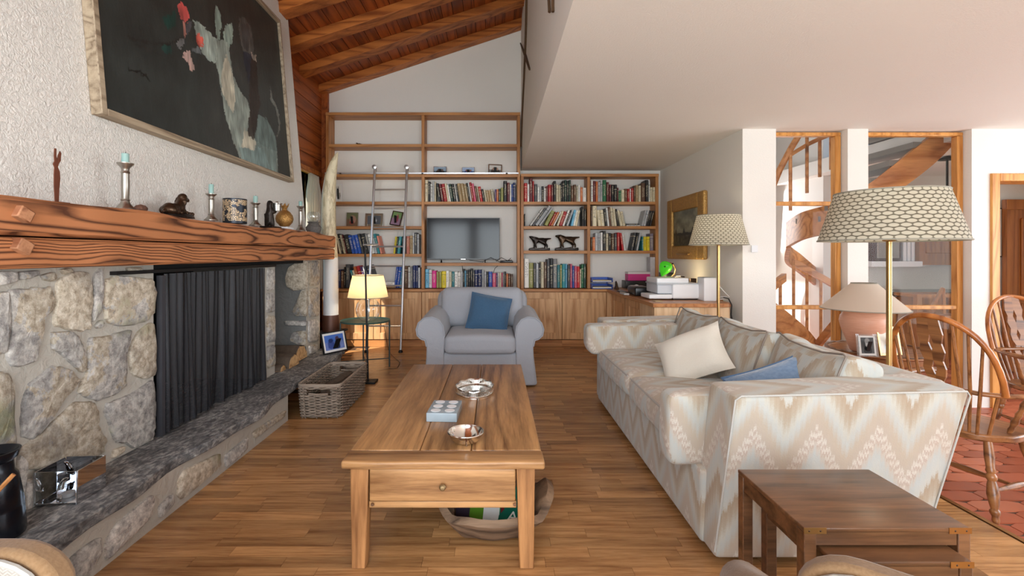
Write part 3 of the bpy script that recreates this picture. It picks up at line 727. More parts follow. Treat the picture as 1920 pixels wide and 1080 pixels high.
def stone(poly, plane, k, parent=fp, depth=.03, bulge=.012, sd=0):
    """poly: picture points; plane('X', x) or ('Y', y) gives the wall they lie in"""
    rn = random.Random(sd)
    pts = []
    for (px, py) in poly:
        if plane == 'X':
            Y = F*k/(px-VX); pts.append(Vector((k, Y, ZP(py, Y))))
        else: pts.append(P(px, py, k))
    c = sum(pts, Vector())/len(pts)
    pts = [c+(p-c)*(1.05 if len(poly) > 5 else 1.0) for p in pts]
    nrm = Vector((1, 0, 0)) if plane == 'X' else Vector((0, -1, 0))
    # resample the outline, rounded
    ring = []
    n = len(pts)
    for i in range(n):
        a, b, d = pts[i-1], pts[i], pts[(i+1) % n]
        ring += [b.lerp(a, .42), b.lerp(a, .14), b*.9+a*.05+d*.05, b.lerp(d, .14)]
    ring = [p+(p-c)*rn.uniform(-.03, .03) for p in ring]
    V, Fc = [], []
    m = len(ring)
    lv = ((1.0, -.01, 0), (.99, depth*.5, .3), (.955, depth*.95, .8), (.75, depth+bulge*.5, 1), (.42, depth+bulge, 1))
    for s, h, jit in lv:
        for p in ring: V.append(tuple(c+(p-c)*s+nrm*(h+rn.uniform(-.0022, .0022)*jit)))
    V.append(tuple(c+nrm*(depth+bulge)))
    for l in range(len(lv)-1):
        for i in range(m):
            q = (l*m+i, l*m+(i+1) % m, (l+1)*m+(i+1) % m, (l+1)*m+i); Fc.append(q)
    b = (len(lv)-1)*m
    for i in range(m): Fc.append((b+i, b+(i+1) % m, len(V)-1))
    mb = MB(); mb.v, mb.f = V, Fc
    o = mb.build('stone', M['stone'], parent, smooth=50)
    bm_flip(o, nrm); return o
def bm_flip(o, nrm):
    me = o.data
    if sum((p.normal.dot(nrm))*p.area for p in me.polygons) < 0: me.flip_normals()
z1 = lambda L: [(x/5.143, 490+y/5.143) for x, y in L]
z2 = lambda L: [(x/5.143, 660+y/5.143) for x, y in L]
front = [
 z1([(-60,95),(140,95),(150,190),(20,230),(-60,235)]), z1([(150,100),(350,85),(360,130),(250,170),(165,180)]), z1([(380,130),(500,100),(520,160),(490,195),(400,180)]),
 z1([(60,290),(270,270),(460,260),(490,360),(470,470),(400,560),(390,680),(350,820),(330,920),(280,980),(100,1000),(50,900),(85,650),(80,450)]),
 z1([(-80,300),(45,300),(70,450),(70,650),(30,880),(-80,900)]),
 z1([(545,200),(680,110),(830,120),(860,250),(865,350),(845,550),(855,640),(780,665),(640,650),(515,610),(525,400)]),
 z1([(895,130),(955,75),(975,200),(970,330),(945,500),(885,570),(868,540),(885,350),(885,240)]),
 z1([(895,620),(955,560),(980,600),(930,655)]),
 z1([(1010,190),(1090,140),(1300,160),(1460,180),(1480,270),(1470,480),(1400,570),(1250,610),(1080,610),(1020,560),(1000,440),(985,330)]),
 z1([(1200,60),(1340,55),(1360,115),(1230,125)]), z1([(560,80),(650,60),(690,95),(600,130)]),
 z1([(490,690),(680,680),(740,740),(770,820),(810,940),(812,1050),(770,1070),(640,950),(560,880),(495,840)]),
 z1([(850,740),(1060,720),(1245,670),(1235,760),(1195,900),(1200,1080),(1190,1210),(1060,1290),(930,1340),(750,1270),(770,1180),(835,1060)]),
 z1([(1310,700),(1400,610),(1465,600),(1485,800),(1485,1080),(1390,1125),(1260,1080),(1240,970),(1230,890),(1265,790)]),
 z2([(480,150),(560,150),(660,180),(745,270),(700,340),(610,430),(450,690),(300,830),(200,790),(200,600),(225,430),(280,300)]),
 z2([(-80,210),(60,220),(110,350),(100,600),(125,930),(60,960),(-80,960)]),
 z2([(700,490),(880,490),(930,580),(920,720),(1000,850),(980,960),(850,1050),(560,1120),(220,1130),(175,950),(260,880),(440,740),(560,630)]),
 z2([(1030,500),(1200,440),(1460,270),(1475,500),(1468,770),(1430,850),(1280,920),(1190,870),(1110,860),(1055,720),(1010,600)]),
 z2([(1080,940),(1190,905),(1170,970),(1070,1030)]),
 [(30,850),(48,866),(38,930),(28,945)], [(-30,855),(18,860),(22,940),(15,985),(-30,990)], [(40,905),(68,890),(70,950),(45,965)],
 [(500,503),(513,505),(513,543),(499,545)], [(499,549),(513,549),(513,585),(498,588)], [(498,592),(514,592),(515,640),(499,643)], [(499,648),(514,646),(515,685),(500,692)],
 [(577,489),(597,489),(598,533),(578,537)], [(578,541),(597,539),(597,593),(578,595)], [(577,600),(596,598),(597,640),(577,643)], [(578,648),(595,645),(594,660),(579,664)]]
for i, p in enumerate(front): stone(p, 'X', XF, sd=i, depth=.016 if i < 22 else .012, bulge=.006)
z3 = lambda L: [(480+x/5.4, 480+y/5.4) for x, y in L]
for i, p in enumerate([z3([(300,230),(330,120),(450,50),(515,50),(515,325),(380,350),(310,300)]), z3([(465,345),(518,330),(518,612),(400,600),(372,560),(415,460)]), z3([(290,655),(515,655),(515,708),(300,700)]), z3([(370,770),(515,745),(515,930),(345,860)])]):
    stone(p, 'Y', NY1-.012, sd=90+i, depth=.018, bulge=.006)
# hearth : slate slab on a low stone wall
XB = -1.5
hb = MB().box(-1.8, XB, .3, 3.47, 0, ZH-.05); hb.build('hearth_base', M['mortar'], fp)
z4 = lambda L: [(x/3, 720+y/3) for x, y in L]
for i, p in enumerate([z4([(300,1090),(420,950),(555,860),(560,950),(500,1060),(430,1150)]), z4([(585,900),(640,800),(760,690),(850,625),(858,650),(838,750),(700,890),(600,985)]), z4([(885,690),(965,610),(975,670),(890,760)]),
      z4([(1000,540),(1040,480),(1225,390),(1232,465),(1015,650),(995,620)]), z4([(1258,400),(1395,290),(1385,365),(1265,480)]), z4([(1412,270),(1610,140),(1595,185),(1425,310)])]):
    stone(p, 'X', XB, sd=40+i, depth=.012, bulge=.006)
rn = random.Random(11)
def slab_pt(u, v):
    Y = .3+(4.84-.3)*v; xe = XH+.018*math.sin(Y*5.1)+.012*math.sin(Y*13+1)-(.05 if Y > 4.7 else 0)
    if 2.3 < Y < 3.7: xe += .02*math.sin((Y-2.3)/1.4*math.pi)
    return (-2.2+(xe+2.2)*u, Y, ZH+.004*math.sin(Y*7+u*9))
MB().add(p_sheet(slab_pt, 14, 60, (0, 0, -.05))).build('hearth_slab', M['slate'], fp, bevel=.006)
MB().box(-1.75, -1.53, 4.55, 4.75, 0, ZH-.05).build('hearth_post', M['mortar'], fp)
# mantel : two squared beams with a long crack between them, peg ends, hewn edge
def beam(z0, z1, lean, sd, name='mantel_beam'):
    rr = random.Random(sd)
    def fn(p):
        x, y, z = p
        dx = .006*math.sin(y*6+sd)+.004*math.sin(y*17+z*9)
        if x > -1.7 and z > z1-.02: z += (.007*math.sin(y*3.3+1)+.004*math.sin(y*9))*(1 if z > 1.3 else 0)
        return (x+(dx if x > -1.7 else 0), y, z)
    V, Fc = [], []
    prof = [(-2.1, z0), (XM-.012, z0), (XM, z0+.012), (XM, (z0+z1)/2), (XM, z1-.016), (XM-.016, z1), (-2.1, z1)]
    ny = 70; y0, y1 = .3, 4.86
    for j in range(ny+1):
        y = y0+(y1-y0)*j/ny
        for (x, z) in prof: V.append(fn((x, y, z)))
    m = len(prof)
    for j in range(ny):
        for i in range(m): Fc.append((j*m+i, j*m+(i+1) % m, (j+1)*m+(i+1) % m, (j+1)*m+i))
    Fc += [tuple(range(m)), tuple(ny*m+i for i in range(m))[::-1]]
    mb = MB(); mb.v, mb.f = V, Fc
    o = mb.build(name, M['mantel'], fp, smooth=40)
    bm = o.data; 
    if sum(p.normal.x*p.area for p in bm.polygons if p.center.x > -.0) < 0 and False: bm.flip_normals()
    return o
ZM0, ZMm, ZM1 = 1.15, 1.262, 1.394
import bmesh
def fix_normals(o):
    b = bmesh.new(); b.from_mesh(o.data); bmesh.ops.recalc_face_normals(b, faces=b.faces); b.to_mesh(o.data); b.free()
fix_normals(beam(ZM0, ZMm-.003, 0, 1)); fix_normals(beam(ZMm+.003, ZM1, 0, 2))
for (px, py) in ((50, 402), (49, 462)):
    Y = F*1.6/(VX-px); c = Vector((XM, Y, ZP(py, Y)))
    m4 = Matrix.Translation(c) @ Matrix.Rotation(R(-28), 4, 'X')
    MB().box(-.02, .022, -.026, .026, -.022, .022, M=m4).build('peg', wood('peg_larch', C(120, 70, 44), C(178, 126, 92), 'X', 12, .6, 0), fp, bevel=.004)
# iron curtain rail and wire-mesh spark curtain
MB().box(XF-.02, XF+.03, OY0-.28, OY1+.12, 1.105, 1.122).build('curtain_rail', M['black'], fp)
def mesh_mat():
    g = G('spark_mesh'); v = g.pos('uv'); sx = g.n('ShaderNodeSeparateXYZ', _0=v)
    a = g.math('SINE', g.math('MULTIPLY', sx, 900.0)); b = g.math('SINE', g.math('MULTIPLY', sx.node.outputs[1], 520.0))
    f = g.math('GREATER_THAN', g.math('MULTIPLY', a, b), .1)
    c = g.mix(g.math('MULTIPLY', g.math('ADD', g.math('MULTIPLY', a, b), 1.0), .5), C(12, 12, 14), C(52, 51, 56))
    return g.end(g.n('ShaderNodeMixShader', _0=.16, _1=g.bsdf(c, .45, .4), _2=g.n('ShaderNodeBsdfTransparent')))
M['spark'] = mesh_mat()
YC0, YC1 = F*1.74/(VX-308), F*1.74/(VX-498)
def curt(u, v):
    y = YC0+(YC1-YC0)*u; z = ZH+.012+(1.085-ZH)*v
    w = .016*math.sin(u*95)*(.5+.5*math.sin(u*13+1))+.012*math.sin(u*41+2*v)+.01*math.sin(u*160)
    bell = .03*(1-v)**2*math.sin(u*9)
    return (XF+.012+w*(.6+.4*(1-v))+bell*.4, y, z)
vf = p_grid(curt, 260, 14)
o = MB().add(vf).build('spark_curtain', M['spark'], fp, smooth=180)
L = o.data.uv_layers.new(name='UVMap')
for p in o.data.polygons:
    for li in p.loop_indices:
        c = o.data.vertices[o.data.loops[li].vertex_index].co; L.data[li].uv = (c.y, c.z)
MB().box(XF-.0, XF+.03, YC0-.03, YC0-.006, ZH+.005, 1.09).build('curtain_edge', plain('grey_iron', C(84, 84, 90), .4, .6), fp)
# inside the firebox : iron grate ring and kindling
t = thing('fire_grate', 'black iron fire grate behind the wire curtain', 'grate', (-2.0, 3.0, ZH))
MB().tube([(-2.0+.22*math.cos(a*.3), 2.62+.14*math.sin(a*.3), ZH+.2) for a in range(21)], .02, 6).build('ring', M['black'], t)
for k in range(4): MB().tube([(-2.1+.06*k, 2.55, ZH), (-2.1+.06*k, 3.2, ZH+.08)], .012, 6).build('bar', M['black'], t)
for k in range(4):
    o = MB().tube([(-1.86, 2.5+.03*k, ZH+.2+.12*k), (-1.98, 2.75, ZH+.3+.1*k)], .004, 5).build('kindling_stick', (M.get("twig") or M.setdefault("twig", plain("twig", C(130, 108, 84), .9))), None)
    tag(o, ['lowest', 'second lowest', 'second highest', 'highest'][k]+' thin twig poking out behind the wire curtain edge', 'twig', 'twigs in the firebox')
# ---- chimney breast above the mantel (leans back)
XC, LEAN = -1.85, .086
def bx(z): return XC-LEAN*(z-ZM1)
zt = 3.75
cb = MB().add(p_hexa([(XL+.0, .3, ZM1-.03), (bx(ZM1-.03), .3, ZM1-.03), (bx(ZM1-.03), 4.7, ZM1-.03), (XL+.0, 4.7, ZM1-.03)], [(XL+.0, .3, zt), (bx(zt), .3, zt), (bx(zt), 4.7, zt), (XL+.0, 4.7, zt)]))
struct(cb.build('wall_chimney', M['stucco'], None), 'rough white stucco chimney breast leaning back above the mantel', 'wall')
# ---- large painting on the breast
def on_breast(px, py, lift=.0):
    """intersection of a view line with the leaning breast"""
    a = (px-VX)/F; b = -(py-VY)/F
    # X=a*Y ; Z=CH+b*Y ; X = XC-LEAN*(Z-ZM1)
    Y = (XC-LEAN*(CH-ZM1))/(a+LEAN*b); return Vector((a*Y, Y, CH+b*Y))
b0 = on_breast(170, 214); b1 = on_breast(541, 343); t1 = on_breast(516, 40)
py0, py1 = b0.y, b1.y; pz0 = (b0.z+b1.z)/2; pz1 = t1.z
slope = Vector((-LEAN, 0, 1)).normalized(); up_len = (pz1-pz0)/slope.z
org = Vector((bx(pz0), py0, pz0))
Mp = Matrix(((0, slope.x, 1/math.sqrt(1+LEAN**2), org.x), (1, slope.y, 0, org.y), (0, slope.z, LEAN/math.sqrt(1+LEAN**2), org.z), (0, 0, 0, 1)))   # local: x along wall, y up the slope, z out
PWd, PHt = py1-py0, up_len
pa = thing('painting', 'large dark painting of a pale long-eared animal with red flowers above the mantel', 'painting', (bx(pz0)+.03, (py0+py1)/2, pz0))
Ip = wmat(pa)
fm = wood('grey_wood_frame', C(120, 102, 82), C(176, 158, 134), 'Y', 14, .6, 0, var=.0)
fw = .035
for nm, a in (('frame_side', (0, fw, 0, PHt, .0, .055)), ('frame_side', (PWd-fw*.6, PWd, 0, PHt, 0, .055)), ('frame_rail', (fw, PWd-fw*.6, 0, fw, 0, .055)), ('frame_rail', (fw, PWd-fw*.6, PHt-fw, PHt, 0, .055))):
    MB().box(*a, M=Mp).build(nm, fm, pa, bevel=.004)
# canvas: coloured grid. outlines are given in picture pixels and mapped to the canvas plane
def cv(px, py):
    q = Mp.inverted() @ on_breast(px, py); return (q.x, q.y)
def zz(L): return [cv(x/3, y/3) for x, y in L]
shapes = [
 (zz([(1060,115),(1090,125),(1150,180),(1195,235),(1200,300),(1190,350),(1150,345),(1110,300),(1090,240),(1070,170)]), (176,190,180)),            # head
 (zz([(1185,60),(1195,30),(1215,90),(1222,150),(1212,225),(1195,235),(1188,150)]), (158,178,166)), (zz([(1230,190),(1250,140),(1280,125),(1290,160),(1280,240),(1265,275),(1240,260)]), (164,184,172)),
 (zz([(1180,230),(1260,240),(1275,330),(1290,430),(1330,520),(1370,570),(1390,650),(1400,760),(1420,800),(1540,860),(1545,985),(1520,985),(1330,905),(1290,800),(1240,640),(1222,540),(1210,420),(1185,340)]), (156,166,156)),
 (zz([(1250,300),(1290,430),(1300,560),(1290,640),(1260,600),(1225,520),(1215,430)]), (190,182,162)),
 (zz([(1430,650),(1480,670),(1530,770),(1540,880),(1530,980),(1440,930),(1410,800)]), (110,128,124)),
 (zz([(1320,830),(1450,830),(1480,880),(1500,960),(1420,935),(1340,900)]), (120,140,138)),
 (zz([(1350,720),(1420,800),(1410,850),(1340,830)]), (188,180,160)),
 (zz([(1320,100),(1345,90),(1385,140),(1400,200),(1408,290),(1380,330),(1345,290),(1325,200)]), (92,90,86)), (zz([(1335,130),(1370,130),(1385,210),(1375,290),(1345,270)]), (66,66,66)),
 (zz([(1340,290),(1400,300),(1400,460),(1370,460)]), (38,44,58)),
 (zz([(1390,330),(1425,350),(1430,500),(1445,590),(1430,660),(1405,790),(1370,760),(1385,620),(1380,480)]), (42,32,28)),
 (zz([(1395,300),(1425,310),(1420,345),(1400,335)]), (176,160,146)),
 (zz([(965,20),(990,8),(1020,40),(1040,90),(1025,125),(995,110),(975,70)]), (226,96,92)), (zz([(1003,125),(1014,125),(1018,205),(1006,210)]), (196,130,116)),
 (zz([(1075,200),(1095,190),(1118,225),(1118,255),(1095,265),(1078,240)]), (214,84,70)),
 (zz([(1015,290),(1045,290),(1055,350),(1070,395),(1045,405),(1030,350),(1000,325)]), (206,170,160)),
 (zz([(960,240),(1000,210),(1010,240),(975,280)]), (112,112,112)), (zz([(1020,130),(1055,120),(1050,160),(1020,200)]), (84,84,90)), (zz([(1045,280),(1090,265),(1105,310),(1080,300)]), (92,98,100)),
 (zz([(890,110),(960,60),(960,150),(910,170)]), (24,62,56)), (zz([(880,260),(930,250),(940,300),(895,310)]), (30,66,60)),
 (zz([(660,210),(800,250),(940,240),(1000,200),(1005,210),(930,258),(820,262),(720,240)]), (36,34,32)), (zz([(700,250),(780,270),(890,320),(885,328),(770,285)]), (40,40,38)),
 (zz([(1500,480),(1515,560),(1545,620),(1560,700),(1545,760),(1535,770),(1550,700),(1530,610),(1500,560)]), (110,112,106)),
]
def inside(x, y, poly):
    c = False; n = len(poly); j = n-1
    for i in range(n):
        xi, yi = poly[i]; xj, yj = poly[j]
        if (yi > y) != (yj > y) and x < (xj-xi)*(y-yi)/(yj-yi+1e-12)+xi: c = not c
        j = i
    return c
from mathutils import noise as mn
NU, NV = 360, 240
cw, chh = PWd-fw*1.6, PHt-2*fw
vf = p_grid(lambda u, v: (fw+cw*u, fw+chh*v, .03), NU, NV)
mb = MB().add(vf, Mp); cvs = mb.build('canvas', colattr('oil_paint', .42, .35, .35), pa, smooth=0)
bbs = [(min(p[0] for p in s), max(p[0] for p in s), min(p[1] for p in s), max(p[1] for p in s)) for s, c in shapes]
cols = []
sig = [zz(l) for l in ([(690,385),(695,402),(712,398),(725,406),(745,402)], [(735,408),(760,400),(762,430)], [(760,412),(780,420),(795,438),(812,460)], [(770,430),(790,422),(800,446)])]
def dseg(x, y, l):
    d = 9
    for (a, b), (c, e) in zip(l[:-1], l[1:]):
        vx, vy = c-a, e-b; t = max(0, min(1, ((x-a)*vx+(y-b)*vy)/(vx*vx+vy*vy+1e-9))); d = min(d, math.hypot(x-a-vx*t, y-b-vy*t))
    return d
for j in range(NV+1):
    for i in range(NU+1):
        x, y = fw+cw*i/NU, fw+chh*j/NV
        q = Vector((x*5, y*5, 1)); n1 = mn.noise(q); n2 = mn.noise(Vector((x*22, y*9, 4))); n3 = mn.noise(Vector((x*1.2, y*1.2, 9)))
        k = 1+.16*n1+.1*n2+.14*n3
        c = [50*k, 54*k, 52*k]
        if n3 > .1: c[0] *= 1.04
        xx = x+.014*n2+.014*mn.noise(Vector((x*70, y*30, 0)))+.008*mn.noise(Vector((x*130, y*60, 3))); yy = y+.016*n1+.016*mn.noise(Vector((x*30, y*70, 7)))
        for s, (poly, col) in enumerate(shapes):
            b = bbs[s]
            if b[0] <= xx <= b[1] and b[2] <= yy <= b[3] and inside(xx, yy, poly):
                kk = 1+.26*mn.noise(Vector((x*16, y*8, s)))+.2*mn.noise(Vector((x*60, y*14, s)))+.1*n2; bl = .82+.18*mn.noise(Vector((x*9, y*9, s*3))); c = [v*kk*bl+o_*(1-bl) for v, o_ in zip(col, c)]
        if x < 1.2 and min(dseg(x, y, l) for l in sig) < .004: c = [22, 20, 18]
        cols += [L1(max(0, min(255, v))) for v in c]+[1.0]
at = cvs.data.color_attributes.new('Col', 'FLOAT_COLOR', 'POINT'); at.data.foreach_set('color', cols)
# ================================================================ BOOKCASES, CABINETS, DESK
YK = 6.24          # cabinet fronts
YS = 6.33          # bookcase fronts
TH = .038
def sz(py): return ZP(py, YS)
ZW = ZP(541, YS)   # worktop surface
def bxp(px): return XP(px, YS)
M['edge'] = M['shelf_x']
bc = thing('bookcase', 'tall pine bookcase with library ladder rail on the back wall', 'bookcase', ((bxp(612)+bxp(975))/2, YS+.1, ZW))
for px in (613.5, 793, 972.5):
    x = bxp(px); top = sz(211)-TH
    B('upright', M['shelf_z'], bc, x-TH/2, x+TH/2, YS, YB, ZW, top, bevel=.002)
B('top_board', M['shelf_x'], bc, bxp(611), bxp(975.5), YS-.012, YB, sz(211)-TH, sz(211), bevel=.002)
left_tops = [270, 326.5, 378, 424, 476]; mid_tops = [270, 326.5, 378, 493]
for py in left_tops: B('shelf', M['shelf_x'], bc, bxp(613.5)+TH/2, bxp(793)-TH/2, YS+.004, YB, sz(py)-TH, sz(py), bevel=.002)
for py in mid_tops: B('shelf', M['shelf_x'], bc, bxp(793)+TH/2, bxp(972.5)-TH/2, YS+.004, YB, sz(py)-TH, sz(py), bevel=.002)
B('rail_bar', M['steel'], bc, bxp(611), bxp(972), YS-.045, YS-.035, sz(327), sz(324.5))
for px in (640, 793, 950): B('rail_bracket', M['steel'], bc, bxp(px)-.012, bxp(px)+.012, YS-.045, YS, sz(327), sz(325))
bc2 = thing('bookcase', 'lower pine bookcase under the flat ceiling beside the gilt painting', 'bookcase', ((bxp(977)+bxp(1236))/2, YS+.1, ZW))
for px in (979.2, 1104, 1232):
    B('upright', M['shelf_z'], bc2, bxp(px)-TH/2, bxp(px)+TH/2, YS, YB, ZW, sz(326)-TH, bevel=.002)
B('top_board', M['shelf_x'], bc2, bxp(976.6), bxp(1235), YS-.012, YB, sz(326)-TH, sz(326), bevel=.002)
for a, b in ((979.2, 1104), (1104, 1232)):
    for py in (378, 424, 470): B('shelf', M['shelf_x'], bc2, bxp(a)+TH/2, bxp(b)-TH/2, YS+.004, YB, sz(py)-TH, sz(py), bevel=.002)
# worktop and cabinets
DX0 = 1.446
wt = MB().box(XL+.09, XR-.0, YK-.02, YB, ZW-.032, ZW).build('worktop', M['shelf_x'], None, bevel=.003)
tag(wt, 'continuous pine worktop along the back wall below the books', 'worktop')
def cabinet(xs, lab):
    t = thing('cabinet', lab, 'cabinet', ((xs[0]+xs[-1])/2, YK+.15, 0), group='pine cabinets under the bookcase')
    B('body', M['old_door'], t, xs[0], xs[-1], YK+.03, YB-.01, .09, ZW-.033)
    B('plinth', M['shelf_x'], t, xs[0], xs[-1], YK+.01, YB-.02, .0, .085, bevel=.002)
    for a, b in zip(xs[:-1], xs[1:]):
        a += .0035; b -= .0035; z0, z1 = .095, ZW-.042; s = .085
        d = MB().box(a, a+s, YK, YK+.02, z0, z1).box(b-s, b, YK, YK+.02, z0, z1).box(a+s, b-s, YK, YK+.02, z1-s, z1).box(a+s, b-s, YK, YK+.02, z0, z0+s).build('door', M['door_z'], t, bevel=.002)
        B('panel', M['door_z'], d, a+s, b-s, YK+.014, YK+.022, z0+s, z1-s)
def kx(px): return XP(px, YK)
cabinet([kx(604), kx(700), kx(790.5)], 'two-door pine cabinet behind the glass table lamp')
cabinet([kx(790.5), kx(878), kx(966), kx(1054)], 'three-door pine cabinet behind the grey armchair')
cabinet([kx(1054), kx(1137)], 'single-door pine cabinet next to the desk corner')
# desk along the right wall
YD = 4.40
dk = thing('desk', 'built-in pine desk running along the white wall behind the sofa', 'desk', ((DX0+XR)/2, (YD+YK)/2, 0))
m = MB(); rr = .09
pl = [(DX0, YK-.021), (DX0, YD), (XR-.06-rr, YD)]+[(XR-.06-rr+rr*math.sin(a), YD+rr-rr*math.cos(a)) for a in (R(30), R(60), R(90))]+[(XR-.06, YD+.3), (XR-.002, YD+.35), (XR-.002, YK-.021)]
m.prism([(x, y, ZW-.036) for x, y in pl], (0, 0, .036)).build('desk_top', M['desk_y'], dk, bevel=.003)
w3 = (XR-.09-DX0-.02)/3
for k in range(3):
    B('end_plank', M['desk_panel'], dk, DX0+.02+k*w3, DX0+.02+(k+1)*w3-.002, YD+.03, YD+.05, 0, ZW-.037)
B('side_panel', M['desk_panel'], dk, DX0+.03, DX0+.05, YD+.05, YD+.5, 0, ZW-.037)
for ya_, yb2 in ((YD+.5, YD+1.12), (YD+1.14, YK-.022)):
    d_ = MB().box(DX0+.06, DX0+.08, ya_, ya_+.1, .09, ZW-.04).box(DX0+.06, DX0+.08, yb2-.1, yb2, .09, ZW-.04).box(DX0+.06, DX0+.08, ya_+.1, yb2-.1, ZW-.13, ZW-.04).box(DX0+.06, DX0+.08, ya_+.1, yb2-.1, .09, .18).build('side_door', M['door_z'], dk, bevel=.002)
    B('panel', M['door_z'], d_, DX0+.074, DX0+.082, ya_+.1, yb2-.1, .18, ZW-.13)
B('corner_filler', M['door_z'], dk, DX0-.003, DX0+.085, YK-.0215, YK+.03, 0, ZW-.037)
B('plinth', M['shelf_x'], dk, DX0+.07, DX0+.09, YD+.5, YK, 0.0, .085)
# ---------------------------------------------------------------- books
PAL = {'k': ((30,28,30), 'black'), 'd': ((66,66,70), 'charcoal'), 'g': ((124,124,126), 'grey'), 's': ((186,188,190), 'silver-grey'), 'w': ((232,230,224), 'white'), 'c': ((218,206,176), 'cream'),
 't': ((186,156,112), 'tan'), 'n': ((98,66,46), 'brown'), 'r': ((182,32,36), 'red'), 'm': ((106,32,38), 'maroon'), 'p': ((210,92,122), 'pink'), 'o': ((206,112,58), 'orange'), 'y': ((232,208,40), 'yellow'),
 'l': ((152,152,86), 'olive'), 'e': ((40,116,74), 'green'), 'f': ((34,60,50), 'dark green'), 'a': ((42,132,142), 'teal'), 'b': ((40,84,176), 'blue'), 'v': ((28,40,88), 'navy'), 'u': ((112,184,218), 'light blue'),
 'x': ((86,54,112), 'purple'), 'z': ((218,134,114), 'salmon'), 'h': ((216,34,132), 'magenta'), 'q': ((132,120,134), 'mauve')}
def book_mat():
    g = G('book_cover'); oi = g.n('ShaderNodeObjectInfo', out=1); r = g.n('ShaderNodeObjectInfo', out=5)
    v = g.pos('obj'); sp = g.n('ShaderNodeSeparateXYZ', _0=v); X, Y, Z = sp, sp.node.outputs[1], sp.node.outputs[2]
    off = g.math('MULTIPLY', r, 50.0)
    lum = g.n('ShaderNodeRGBToBW', _0=oi)
    ink = g.mix(g.math('GREATER_THAN', lum, .3), C(226, 214, 184), C(52, 46, 46))
    nv = g.n('ShaderNodeCombineXYZ', X=g.math('MULTIPLY', X, 5.0), Y=off, Z=g.math('MULTIPLY', Z, 22.0))
    txt = g.math('GREATER_THAN', g.noise(nv, 1.6, 2, .6), .55)
    zr = g.math('ADD', Z, g.math('MULTIPLY', g.math('SUBTRACT', r, .5), .3))
    inz = g.math('MULTIPLY', g.math('LESS_THAN', g.math('ABSOLUTE', g.math('SUBTRACT', zr, .52)), .26), g.math('LESS_THAN', g.math('ABSOLUTE', X), .27))
    sp_ = g.math('LESS_THAN', Y, -.44)
    band = g.math('LESS_THAN', g.math('ABSOLUTE', g.math('SUBTRACT', zr, .87)), .018)
    f = g.math('MULTIPLY', g.math('MULTIPLY', txt, inz), sp_)
    f = g.math('MAXIMUM', g.math('MULTIPLY', f, .8), g.math('MULTIPLY', g.math('MULTIPLY', band, g.math('GREATER_THAN', r, .6)), .7))
    return g.end(g.bsdf(g.mix(f, oi, ink), .5))
M['book'] = book_mat()
# unit book: spine at y=-.5, x thickness, z height 0..1 ; cover is a folded case, pages sit inside
cm = MB().box(-.5, -.42, -.5, .5, 0, 1).box(.42, .5, -.5, .5, 0, 1).add(p_hexa([(-.5, -.5, 0), (-.3, -.56, 0), (.3, -.56, 0), (.5, -.5, 0)], [(-.5, -.5, 1), (-.3, -.56, 1), (.3, -.56, 1), (.5, -.5, 1)])).box(-.42, .42, -.5, -.46, 0, 1)
book_me = cm.mesh('book', 0); book_me.materials.append(M['book'])
pages_me = MB().box(-.415, .415, -.455, .47, .02, .975).mesh('pages', 0); pages_me.materials.append(M['paper'])
ORD = ['first', 'second', 'third', 'fourth', 'fifth', 'sixth', 'seventh', 'eighth', 'ninth', 'tenth', 'eleventh', 'twelfth', 'thirteenth', 'fourteenth', 'fifteenth', 'sixteenth', 'seventeenth', 'eighteenth', 'nineteenth', 'twentieth']
def ordn(i):
    if i < 20: return ORD[i]
    t = ['twenty', 'thirty', 'forty'][(i+1)//10-2]; u = (i+1) % 10
    return t+'-'+ORD[u-1] if u else {'twenty': 'twentieth', 'thirty': 'thirtieth', 'forty': 'fortieth'}[t]
S = F/(YS+.03)
brn = random.Random(5)
def shelf_books(px0, base_py, spec, where, group, xmax=9999):
    x = px0; lean = 0.0; last = 0.0; lh = 0.0; zb = sz(base_py); i = 0
    for tok in spec.split():
        if tok == '|': lean = 0; continue
        if tok[0] == '<': lean = -float(tok[1:]); continue
        if tok[0] == '>': lean = float(tok[1:]); continue
        if tok[0] == '_': x += float(tok[1:]); continue
        if tok[0] == '@': x = max(x, px0+float(tok[1:])); last = lean = 0; lh = 0; continue
        flat = tok[0] == '='
        if flat: tok = tok[1:]
        code, wh = tok[0], tok[1:].split(':'); wpx, hpx = float(wh[0]), float(wh[1])
        rgb, nm = PAL[code]; k = brn.uniform(.88, 1.1); col = tuple(L1(min(255, c*k)) for c in rgb)+(1,)
        dep = brn.uniform(.15, .195); wd, ht = wpx/S, hpx/S*1.0
        Y = YS+.03+dep/2+brn.uniform(0, .012)
        adj = 'thin' if wpx < 3.6 else 'thick' if wpx > 6.6 else ''
        if flat:
            o = inst('book', book_me, None, ((x+wpx/2-VX)/F*(YS+.1), Y, zb+flat_z[0]+ht/2), (0, R(90), 0), (ht, dep, wd), col)
            o.location.x = (x-VX)/F*(YS+.1); flat_z[0] += ht
            desc = 'lying flat'
        else:
            if lean < last and lh: x += .9*min(hpx, lh)*(math.tan(R(last))-math.tan(R(lean)))
            last = lean; lh = hpx; a = R(lean); hh = ht/max(math.cos(a), .5)*.97
            if x+wpx/math.cos(a)+max(0, hpx*math.tan(a)) > xmax: continue
            cx = (x+wpx/2/math.cos(a)-VX)/S
            # turn about the bottom centre; lift so that the lower corner stands on the shelf
            o = inst('book', book_me, None, (cx, Y, zb+.001+wd/2*math.sin(abs(a))), (0, a, 0), (wd*.96, dep, hh), col)
            x += wpx/math.cos(a)
            desc = 'upright' if abs(lean) < 4 else 'leaning'
        pg = inst('pages', pages_me, o)
        lab = ' '.join(('%s %s %s book, %s from the left, %s' % (adj, nm, desc, ordn(i), where)).split())
        tag(o, lab, 'book', group); i += 1
flat_z = [0]
